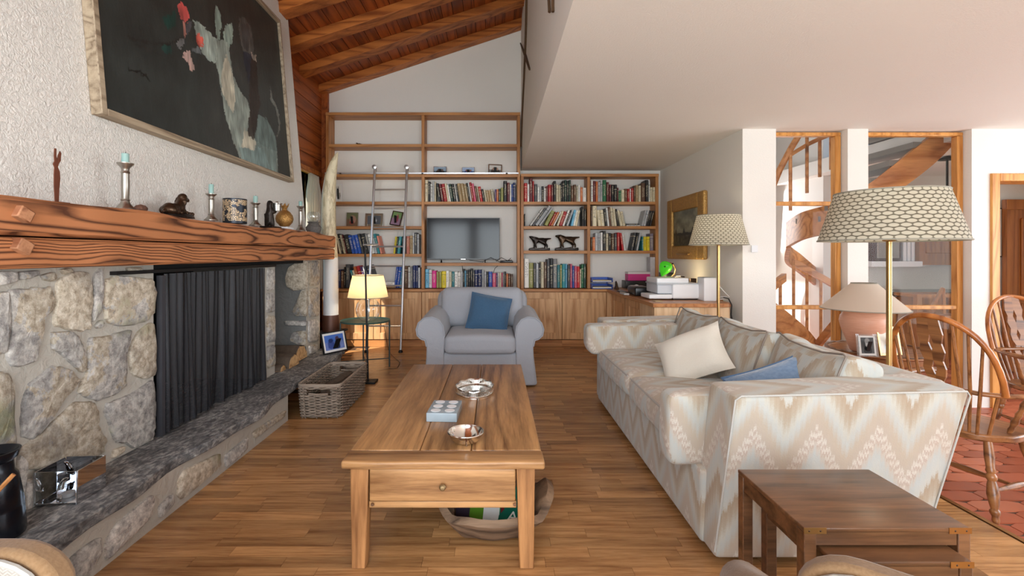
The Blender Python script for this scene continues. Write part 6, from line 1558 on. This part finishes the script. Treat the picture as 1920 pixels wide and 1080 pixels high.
# ================================================================ GREEN TRAY TABLE WITH LAMP
gc = Vector((XP(685, 5.05), 5.05, 0)); gz = .50; gr = .255
t = thing('tray_table', 'round dark green metal tray table beside the tusk', 'side table', gc)
gmt = plain('green_enamel', C(72, 104, 96), .35, .2)
MB().lathe([(.001, gz), (gr-.01, gz), (gr, gz+.012), (gr+.003, gz+.012), (gr-.004, gz-.006), (.001, gz-.006)], gc, 40).build('tray', gmt, t)
dk_ = plain('grey_green_steel', C(70, 84, 84), .4, .5)
for k in range(4):
    a = R(20+90*k); p = gc+Vector((gr*.98*math.cos(a), gr*.98*math.sin(a), 0))
    MB().tube([p, p+Vector((0, 0, gz-.005))], .008, 8).build('leg', dk_, t)
for k in range(2):
    a = R(20+90*k); d = Vector((gr*.98*math.cos(a), gr*.98*math.sin(a), .09)); MB().tube([gc+d, gc+Vector((-d.x, -d.y, .09))], .006, 6).build('brace', dk_, t)
def lampshade(name, parent, c, z0, z1, r0, r1, mat, nu=0, nv=0, th=.003, n=48, ry=1.0):
    """open frustum with thickness; uv cells nu x nv for the printed pattern"""
    V, Fc = [], []
    nr = 10
    for k in range(nr+1):
        f = k/nr; r = r0+(r1-r0)*f; z = z0+(z1-z0)*f
        for i in range(n+1): a = 2*math.pi*i/n; V.append((c[0]+r*math.cos(a), c[1]+r*math.sin(a)*ry, z))
    for k in range(nr):
        for i in range(n): Fc.append((k*(n+1)+i, k*(n+1)+i+1, (k+1)*(n+1)+i+1, (k+1)*(n+1)+i))
    mb = MB(); mb.v, mb.f = V, Fc; o = mb.build(name, mat, parent, smooth=180)
    L = o.data.uv_layers.new(name='UVMap')
    for p in o.data.polygons:
        for li in p.loop_indices:
            vi = o.data.loops[li].vertex_index; k, i = divmod(vi, n+1); L.data[li].uv = (i/n*max(nu, 1), k/nr*max(nv, 1))
    for (r, z) in ((r0, z0), (r1, z1)): MB().tube([(c[0]+r*math.cos(2*math.pi*i/n), c[1]+r*math.sin(2*math.pi*i/n)*ry, z) for i in range(n)], .004, 6, closed=True).build('rim', bpy.data.materials.get('shade_rim') or plain('shade_rim', C(150, 146, 132), .6), o)
    return o
def bulb(name, loc, e, col, size=.04):
    l = bpy.data.lights.new(name, 'POINT'); l.energy = e; l.color = col; l.shadow_soft_size = size
    o = bpy.data.objects.new(name, l); COL.objects.link(o); o.location = loc
lc = Vector((XP(690, 5.05), 5.05, gz+.001))
lt = thing('table_lamp', 'lit table lamp with clear glass globe base and cream shade', 'lamp', lc)
gl = [(.001, 0), (.06, 0), (.1, .03), (.125, .085), (.128, .13), (.115, .18), (.085, .22), (.045, .243), (.035, .25)]
MB().lathe(gl, lc, 32).build('base', M['thick_glass'], lt, smooth=80)
MB().lathe([(.034, 0), (.036, .008), (.03, .02), (.02, .03), (.02, .045)], lc+Vector((0, 0, .248)), 18).build('collar', M['silver'], lt)
MB().tube([lc+Vector((0, 0, .01)), lc+Vector((0, 0, .25))], .006, 6).build('stem', M['steel'], lt)
zs0, zs1 = ZP(557, 5.05), ZP(516, 5.05)
lampshade('shade', lt, lc, zs0, zs1, .208, .158, shade_mat('cream_shade', C(240, 214, 172), .6))
bulb('table_bulb', (lc.x, lc.y, (zs0+zs1)/2), 3.2, (1, .8, .56))
# fire tool stand (thin black pole)
q = Vector((XP(690, 4.5), 4.5, 0))
t = thing('fire_tool_stand', 'slim black iron fire tool stand in front of the tray table', 'fire tools', q)
B('foot', M['black'], t, q.x-.08, q.x+.08, q.y-.07, q.y+.07, 0, .018, bevel=.003)
MB().tube([q, (XP(684, 4.5), 4.5, ZP(445, 4.5))], .009, 8).build('pole', M['black'], t)
MB().tube([P(681, 459, 4.5), P(709, 458, 4.47)], .008, 8).build('handle', M['steel'], t)
o = MB().tube([P(720, 610, 5.5), P(728, 655, 5.6), P(733, 668, 5.75), P(750, 680, 5.3), P(745, 690, 5.05), P(705, 695, 4.95)], .003, 5).build('cable', M['black'], None)
for v in o.data.vertices:
    if v.co.z+o.location.z < .003: v.co.z = .004-o.location.z
tag(o, 'thin black lamp cord trailing on the floor by the tray table', 'cable')
# ================================================================ BASKETS
M['wicker'] = wood('wicker', C(104, 90, 78), C(172, 156, 140), 'X', 30, .7, 0, coord='pos', var=.3, rings=0, bump=.1)
M['wicker_d'] = wood('wicker_stake', C(90, 76, 64), C(150, 134, 118), 'Z', 30, .7, 0, coord='pos', var=.2, rings=0)
def rect_path(x0, x1, y0, y1, r=.05, step=.02):
    pts = []
    def arc(cx, cy, a0): return [(cx+r*math.cos(R(a0+a)), cy+r*math.sin(R(a0+a))) for a in range(0, 90, 18)]
    def lin(a, b):
        n = max(1, int((Vector(b)-Vector(a)).length/step)); return [tuple(Vector(a).lerp(Vector(b), i/n)) for i in range(n)]
    pts += lin((x0+r, y0), (x1-r, y0))+arc(x1-r, y0+r, -90)+lin((x1, y0+r), (x1, y1-r))+arc(x1-r, y1-r, 0)+lin((x1-r, y1), (x0+r, y1))+arc(x0+r, y1-r, 90)+lin((x0, y1-r), (x0, y0+r))+arc(x0+r, y0+r, 180)
    return pts
bx0, bx1, by0, by1, bh = -1.445, -1.13, 3.49, 4.22, .25
t = thing('log_basket', 'rectangular grey wicker log basket beside the hearth', 'basket', ((bx0+bx1)/2, (by0+by1)/2, 0))
pth = rect_path(bx0, bx1, by0, by1); n = len(pth); cxm, cym = (bx0+bx1)/2, (by0+by1)/2
hmid = lambda x, y: (abs(x-cxm) < .075 and (abs(y-by0) < .04 or abs(y-by1) < .04))
rows = 22; rn = random.Random(4); wv = MB()
for k in range(rows):
    z = .012+(bh-.03)*k/(rows-1); run = []; tap = .94+.06*k/rows
    hole = 16 <= k <= 19
    segs = []
    for i in range(n+1):
        x, y = pth[i % n]; x = cxm+(x-cxm)*tap; y = cym+(y-cym)*tap
        nx, ny = pth[(i+1) % n][0]-pth[i-1][0] if i < n else pth[1][0]-pth[-1][0], pth[(i+1) % n][1]-pth[i-1][1] if i < n else pth[1][1]-pth[-1][1]
        l = math.hypot(nx, ny) or 1; w = .005*math.cos(math.pi*(i+k)*.5*1.0) if False else .0055*(1 if ((i//2)+k) % 2 else -1)
        p = (x+ny/l*w, y-nx/l*w, z+rn.uniform(-.0012, .0012))
        if hole and hmid(x, y):
            if len(run) > 1: segs.append(run)
            run = []
        else: run.append(p)
    if len(run) > 1: segs.append(run)
    for s_ in segs: wv.tube(s_, .0052, 5, caps=True)
o = wv.build('weave', M['wicker'], t, smooth=180); o['kind'] = 'stuff'
st_ = MB()
for i in range(0, n, 4):
    x, y = pth[i]
    st_.tube([(cxm+(x-cxm)*.94, cym+(y-cym)*.94, 0), (x, y, bh-(.07 if hmid(x, y) else .01))], .0045, 5)
o = st_.build('stakes', M['wicker_d'], t); o['kind'] = 'stuff'
for dz in (0, .011): MB().tube([(x, y, bh-.012+dz) for x, y in pth], .0085, 6, closed=True).build('rim', M['wicker'], t, smooth=180)
B('bottom', M['wicker_d'], t, bx0+.03, bx1-.03, by0+.03, by1-.03, .005, .015)
for y in (by0, by1): MB().tube([(cxm-.07, y, bh-.065), (cxm, y, bh-.07), (cxm+.07, y, bh-.065)], .007, 6).build('handle_bar', M['wicker'], t)
for k, (a, b, r) in enumerate((((-1.36, 3.62, .06), (-1.32, 4.1, .06), .05), ((-1.23, 3.6, .06), (-1.21, 4.1, .06), .055), ((-1.3, 3.7, .15), (-1.27, 4.15, .15), .05))):
    o = MB().tube([a, b], r, 9).build('firewood_log', M['bark'], None); tag(o, ['dark log at the hearth side of the wicker basket', 'dark log at the room side of the wicker basket', 'dark log on top inside the wicker basket'][k], 'log', 'logs in the wicker basket')
qb = Vector((-1.31, 4.46, 0))
t = thing('round_basket', 'small round wicker basket half hidden behind the log basket', 'basket', qb)
wv = MB()
for k in range(14):
    z = .01+.012*k; r = .085+.025*math.sin(k/13*2.2)
    wv.tube([(qb.x+(r+.004*(1 if (i+k) % 2 else -1))*math.cos(2*math.pi*i/32), qb.y+(r+.004*(1 if (i+k) % 2 else -1))*math.sin(2*math.pi*i/32), z) for i in range(32)], .0058, 5, closed=True)
o = wv.build('weave', M['wicker'], t, smooth=180); o['kind'] = 'stuff'
MB().tube([(qb.x+.107*math.cos(2*math.pi*i/32), qb.y+.107*math.sin(2*math.pi*i/32), .18) for i in range(32)], .009, 6, closed=True).build('rim', M['wicker'], t, smooth=180)
MB().lathe([(.001, .004), (.085, .004), (.085, .012), (.001, .012)], qb, 20).build('bottom', M['wicker_d'], t)
# ================================================================ FLOOR LAMPS, GILT PAINTING
def floor_lamp(px, Y, yb, ytop, rb, rt, lab, nu, nv, power, poletop):
    c = Vector((XP(px, Y), Y, 0)); z0, z1 = ZP(yb, Y), ZP(ytop, Y)
    t = thing('floor_lamp', lab, 'floor lamp', c, group='brass floor lamps with scale-pattern shades')
    MB().lathe([(.001, 0), (.13, 0), (.13, .015), (.03, .03), (.012, .04)], c, 28).build('base', M['brass'], t)
    MB().tube([c+Vector((0, 0, .03)), c+Vector((0, 0, z0+.02))], .0125, 12).build('pole', M['brass'], t)
    MB().lathe([(.012, 0), (.028, .004), (.026, .012), (.014, .02), (.014, .05)], (c.x, c.y, z0-.006), 16).build('socket', M['brass'], t)
    lampshade('shade', t, c, z0, z1, rb, rt, shade_mat('scale_shade_%d' % px, C(198, 192, 174), .3, True), nu, nv)
    for k in range(3):
        a = R(120*k+15); MB().tube([(c.x, c.y, z0+.05), (c.x+rb*.97*math.cos(a), c.y+rb*.97*math.sin(a), z0+.012)], .003, 5).build('spoke', M['brass'], t)
    if power: bulb('floor_bulb', (c.x, c.y, (z0+z1)/2), power, (1, .85, .62))
    return t
floor_lamp(1667, 2.4, 451, 361, .30, .228, 'brass floor lamp with large scale-patterned shade behind the sofa', 40, 13, .8, 0)
floor_lamp(1347, 4.22, 459, 404, .243, .178, 'brass floor lamp with scale-patterned shade beside the desk', 36, 15, 1.6, 0)
ya, yb_ = F*XR/(1258-VX), F*XR/(1328-VX)
za, zb_ = ZP(487, yb_), ZP(356, yb_)
t = thing('gilt_painting', 'landscape painting in a wide carved gilt frame above the desk', 'painting', (XR-.02, (ya+yb_)/2, za))
fwd = .16
for nm, a in (('frame_side', (yb_, yb_+fwd, za, zb_)), ('frame_side', (ya-fwd, ya, za, zb_)), ('frame_rail', (yb_+fwd, ya-fwd, za, za+fwd)), ('frame_rail', (yb_+fwd, ya-fwd, zb_-fwd, zb_))):
    MB().rbox(XR-.055, XR-.001, *a, r=.02, n=6).build(nm, M['gold'], t, smooth=50)
for (a, b, c_, d) in ((yb_+fwd-.03, yb_+fwd, za+fwd-.03, zb_-fwd+.03), (ya-fwd, ya-fwd+.03, za+fwd-.03, zb_-fwd+.03)): B('slip', M['gold'], t, XR-.03, XR-.015, a, b, c_, d, bevel=.004)
B('picture_light', M['brass'], t, XR-.075, XR-.045, (ya+yb_)/2-.18, (ya+yb_)/2+.18, za+.05, za+.07, bevel=.006)
def land(u, v):
    n = mn.noise(Vector((u*5, v*5, 2))); m_ = mn.noise(Vector((u*14, v*12, 5)))
    hz = .38+.1*mn.noise(Vector((u*4, 0, 1)))+.14*max(0, math.sin(u*19))**6
    if v < .3: k = 58+40*m_; return (k*1.05, k*.95, k*.85)
    if v < hz: k = 36+14*m_; return (k, k, k*.95)
    k = 128+46*n+18*m_-20*abs(v-.5); return (k, k*.99, k*.84)
w_, h_ = ya-yb_-2*fwd, zb_-za-2*fwd
photo_panel(t, 'canvas', Matrix.Translation((XR-.02, (ya+yb_)/2, za+fwd)) @ Matrix.Rotation(R(-90), 4, 'Z'), w_, h_, land, 70, 60)
# light switches
o = B('light_switch', M['white_gloss'], None, XP(1408, YP), XP(1420, YP), YP-.012, YP, ZP(473, YP), ZP(460, YP), bevel=.002); tag(o, 'white light switch on the pier beside the desk', 'switch')
# ================================================================ ROUND TABLE WITH PINK LAMP
YQ2 = 3.9; rc = Vector((XP(1650, YQ2), YQ2, DZ)); rz = ZP(655, YQ2)
t = thing('pedestal_table', 'round carved wooden pedestal table behind the sofa', 'side table', rc)
MB().lathe([(.001, rz-.02), (.36, rz-.02), (.375, rz-.01), (.37, rz), (.345, rz), (.34, rz-.006), (.001, rz-.006)], (rc.x, rc.y, 0), 48).build('top', M['windsor'], t)
MB().tube([(rc.x+.365*math.cos(2*math.pi*i/90), rc.y+.365*math.sin(2*math.pi*i/90), rz+.003+.004*math.sin(i*1.6)) for i in range(90)], .008, 6, closed=True).build('carved_rim', M['nest'], t)
MB().lathe([(.30, rz-.085), (.31, rz-.06), (.31, rz-.02), (.05, rz-.02)], (rc.x, rc.y, 0), 40).build('frieze', M['windsor'], t)
MB().lathe([(.04, DZ+.1), (.05, DZ+.15), (.03, DZ+.25), (.05, DZ+.4), (.035, rz-.08)], (rc.x, rc.y, 0), 16).build('column', M['windsor'], t)
for k in range(3):
    a = R(30+120*k); d = Vector((math.cos(a), math.sin(a), 0)); MB().tube([Vector((rc.x, rc.y, DZ+.18))+d*.03, Vector((rc.x, rc.y, DZ+.12))+d*.15, Vector((rc.x, rc.y, DZ+.02))+d*.27], [.028, .022, .016], 8).build('leg', M['windsor'], t)
pcx = Vector((XP(1620, 3.82), 3.82, rz+.002))
t = thing('table_lamp', 'pink ceramic table lamp with wide pleated cream shade on the pedestal table', 'lamp', pcx)
u = 3.82/F
prof = [(.001, 0), (20*u, 0), (22*u, 2*u), (28*u, 20*u), (36*u, 42*u), (39*u, 56*u), (37*u, 66*u), (30*u, 74*u), (22*u, 78*u), (21*u, 82*u)]
def pinkm():
    g = G('pink_ceramic'); v = g.pos('obj'); n = g.noise(g.mapv(v, (1, 1, 12)), 12, 3)
    return g.end(g.bsdf(g.mix(n, C(206, 146, 118), C(228, 178, 152)), .45, 0, g.bump(n, .1, .01)))
MB().lathe(prof, pcx, 36).build('vase', pinkm(), t, smooth=60)
zs0, zs1 = ZP(579, 3.82), ZP(531, 3.82)
lampshade('shade', t, pcx, zs0, zs1, 69*u, 20*u, shade_mat('coolie_shade', C(226, 214, 198), .35))
MB().tube([pcx+Vector((0, 0, 80*u)), (pcx.x, pcx.y, zs1)], .008, 6).build('stem', M['brass'], t)
q = P(1625, 662, 3.62); q.z = rz+.002
bw_ = blobs(lambda v: (70, 70, 70), [(.5, .2, .32, .3, (22, 22, 24)), (.5, .62, .15, .22, (188, 184, 180)), (.5, .8, .2, .16, (130, 128, 126)), (.5, .3, .06, .12, (200, 198, 196))])
photo_frame((XP(1628, 3.6), 3.6, rz+.002), .145, .17, R(-3), R(8), M['thick_glass'], bw_, 'black-and-white portrait in a thick glass frame beside the pink lamp', .012, .014, matcol=(206, 204, 200))
photo_frame((XP(1670, 3.66), 3.66, rz+.002), .19, .215, R(8), R(10), M['brass'], blobs(lambda v: (216, 208, 192), [(.5, .5, .2, .2, (206, 170, 150)), (.4, .25, .2, .15, (190, 200, 200))]), 'pale gilt-framed picture behind the brass lamp pole on the pedestal table', .016, .0)
# ================================================================ WINDSOR CHAIRS
def windsor(loc, rot, lab):
    """faces local +y"""
    t = thing('windsor_chair', lab, 'chair', loc, rot, group='Windsor chairs of the dining area')
    def Bd(mb, nm, mat=None, **k): return mb.build(nm, mat or M['windsor'], t, local=True, **k)
    zs = .43
    pl = []
    for i in range(36):
        a = 2*math.pi*i/36; x, y = .23*math.cos(a), .21*math.sin(a)
        x = math.copysign(abs(math.cos(a))**.8, math.cos(a))*(.235 if y > -.05 else .22); y = math.copysign(abs(math.sin(a))**.75, math.sin(a))*.22
        pl.append((x, y, zs-.04))
    Bd(MB().prism(pl, (0, 0, .04)), 'seat', bevel=.01, seg=3)
    lp = [(0, .012), (.04, .017), (.08, .014), (.12, .022), (.15, .022), (.17, .016), (.22, .02), (.34, .027), (.45, .022), (.5, .017), (.53, .024), (.56, .024), (.59, .017), (.62, .022), (.66, .018), (.8, .022), (1, .018)]
    ft = {}
    for sx in (-1, 1):
        for sy in (-1, 1):
            a, b = Vector((sx*.24, sy*.22, 0)), Vector((sx*.165, sy*.14, zs-.03)); ft[sx, sy] = (a, b)
            Bd(MB().add(p_shaft(lp, a, b, 12)), 'leg')
    sp = [(0, .008), (.25, .012), (.5, .018), (.75, .012), (1, .008)]
    mid = []
    for sx in (-1, 1):
        a = ft[sx, -1][0].lerp(ft[sx, -1][1], .38); b = ft[sx, 1][0].lerp(ft[sx, 1][1], .38); mid.append(a.lerp(b, .5)); Bd(MB().add(p_shaft(sp, a, b, 10)), 'stretcher')
    Bd(MB().add(p_shaft(sp, mid[0], mid[1], 10)), 'stretcher')
    # arm rail (horseshoe) and bow
    za = .655
    rail = [(-.27, .2, za), (-.29, .1, za), (-.285, -.03, za), (-.25, -.14, za), (-.17, -.215, za), (0, -.245, za), (.17, -.215, za), (.25, -.14, za), (.285, -.03, za), (.29, .1, za), (.27, .2, za)]
    Bd(MB().tube(rail, [.03, .028, .022, .02, .02, .02, .02, .02, .022, .028, .03], 10, flat=.6), 'arm_rail', smooth=80)
    bow = []
    for i in range(25):
        a = math.pi*i/24; x = -.255*math.cos(a); h = math.sin(a)**.8
        bow.append((x*(1+.06*h), -.17-.05*(1-abs(math.cos(a)))-.13*h, za+.005+.40*h))
    Bd(MB().tube(bow, .0155, 10), 'bow', M['windsor_bow'], smooth=80)
    def bow_at(x):
        best = min(range(25), key=lambda i: abs(bow[i][0]-x)+(0 if 2 < i < 22 else 9)); return Vector(bow[best])
    for x in (-.19, -.145, -.10, .10, .145, .19):
        tp_ = bow_at(x*1.12); Bd(MB().tube([(x*.75, -.185, zs-.005), (x*.95, -.232, za), tp_], [.008, .009, .007], 8), 'spindle')
    for sx in (-1, 1):
        for (x, y) in ((.245, .02), (.26, .15)):
            Bd(MB().add(p_shaft([(0, .009), (.1, .014), (.18, .011), (.3, .018), (.42, .012), (.5, .016), (.6, .011), (.75, .017), (.88, .011), (1, .01)], (sx*(x-.06), y-.02, zs-.005), (sx*x*1.05, y, za-.01), 10)), 'arm_post')
        tp2 = (sx*.225, -.17, za); Bd(MB().tube([(sx*.17, -.14, zs-.005), tp2], .009, 8), 'spindle')
    # pierced splat
    pts_ = []
    W = [(0, .035), (.08, .045), (.14, .04), (.2, .055), (.27, .04), (.33, .05), (.40, .03), (.46, .048), (.53, .055), (.6, .045), (.68, .06), (.76, .05), (.84, .062), (.92, .055), (1, .05)]
    b0, b1, b2 = Vector((0, -.195, zs)), Vector((0, -.255, za)), Vector((0, -.345, za+.40))
    def ctr(f): return b0.lerp(b1, f/.36) if f < .36 else b1.lerp(b2, (f-.36)/.64)
    ol = [ctr(f)+Vector((w, 0, 0)) for f, w in W]+[ctr(f)+Vector((-w, 0, 0)) for f, w in reversed(W)]
    mb = MB(); n_ = len(W)
    # two flanks with openings between them: built as strips around diamond holes
    for k in range(n_-1):
        f0, w0 = W[k]; f1, w1 = W[k+1]; hole = .013 if k in (2, 5, 8, 11) else 0.0; hole1 = .013 if k+1 in (2, 5, 8, 11) else 0.0
        for s in (-1, 1):
            q = [ctr(f0)+Vector((s*hole, 0, 0)), ctr(f0)+Vector((s*w0, 0, 0)), ctr(f1)+Vector((s*w1, 0, 0)), ctr(f1)+Vector((s*hole1, 0, 0))]
            mb.prism(q, (0, .012, 0))
    o = Bd(mb, 'splat'); fix_normals(o)
    return t
dirv = Vector((.95, .3)); windsor((2.74, 2.79, DZ), math.atan2(-dirv.x, dirv.y), 'wooden bow-back Windsor armchair right behind the sofa arm')
windsor((4.12, 3.55, DZ), R(172), 'wooden bow-back Windsor armchair beside the doorway')
# ================================================================ FOREGROUND CHAIRS
def herring():
    g = G('herringbone'); v = g.pos('uv'); s = g.n('ShaderNodeSeparateXYZ', _0=v); u, w_ = s, s.node.outputs[1]
    z = g.math('ABSOLUTE', g.math('SUBTRACT', g.math('FRACT', g.math('MULTIPLY', u, 70.0)), .5))
    st = g.math('FRACT', g.math('ADD', g.math('MULTIPLY', w_, 180.0), g.math('MULTIPLY', z, 2.0)))
    n = g.noise(v, 300, 2)
    c = g.mix(g.math('MULTIPLY', g.math('GREATER_THAN', st, .5), .45), g.mix(n, C(158, 152, 144), C(180, 175, 168)), C(122, 116, 108))
    return g.end(g.bsdf(c, .95, 0, g.bump(st, .2, .003), Specular__IOR__Level=.1))
M['herring'] = herring()
M['tan_wool'] = cloth('tan_wool', C(118, 88, 58), C(146, 118, 88), 200, .95, .3, .1)
def tub_chair(loc, rot, lab, w, h, flare):
    """seen from behind; faces local +y, back panel toward -y. arm_side: which arm shows (+1 right)"""
    t = thing('tub_chair', lab, 'armchair', loc, rot, group='woollen armchairs near the viewer')
    r = .09
    def ol(k, zb): 
        pts = [(-w/2+k, zb), (w/2-k, zb)]
        pts += [(w/2-k-r+r*math.cos(R(a)), h-k-r*.8+r*.8*math.sin(R(a))) for a in range(0, 91, 15)]
        pts += [(-w/2+k+r-r*math.sin(R(a)), h-k-r*.8+r*.8*math.cos(R(a))) for a in range(0, 91, 15)]
        return pts
    mb = MB(); mb.prism([(x, 0, z) for x, z in ol(0, .1)], (0, .045, 0)); o = mb.build('backrest', M['tan_wool'], t, local=True, bevel=.012, seg=3); fix_normals(o)
    mb = MB(); mb.prism([(x, -.012, z) for x, z in ol(.012, .12)], (0, .02, 0)); o2 = mb.build('back_panel', M['herring'], t, local=True, uv='box', bevel=.006); fix_normals(o2)
    MB().tube([(x, -.008, z) for x, z in ol(.011, .12)], .005, 6, closed=True).build('piping', bpy.data.materials.get('grey_piping') or plain('grey_piping', C(176, 174, 168), .9), t, local=True)
    for s in (-1, 1):
        ex = s*(w/2+flare)
        MB().tube([(s*(w/2-.07), .03, .55), (s*(w/2-.07)*.4+ex*.6, .1, .53), (ex, .2, .495), (ex, .25, .40), (ex*.98, .25, .12)], [.05, .05, .048, .045, .04], 20).build('arm', M['tan_wool'], t, local=True, smooth=180)
    MB().rbox(-w/2+.07, w/2-.07, .13, .42, .22, .36, r=.05, n=5).build('seat_cushion', M['herring'], t, local=True, uv='box')
    B('base', M['tan_wool'], t, -w/2+.02, w/2-.02, .1, .41, .08, .22, local=True)
    for x in (-w/2+.06, w/2-.06):
        for y in (.06, .36): MB().lathe([(.02, 0), (.025, .1)], (x, y, 0), 10).build('leg', M['nest'], t, local=True)
    return t
tub_chair((-1.03, .765, 0), R(0), 'cream and tan wool armchair back at the lower left corner', .66, .726, -.07)
tub_chair((.744, .578, 0), R(-40), 'cream and tan wool armchair back in front of the nesting tables', .66, .717, .12)
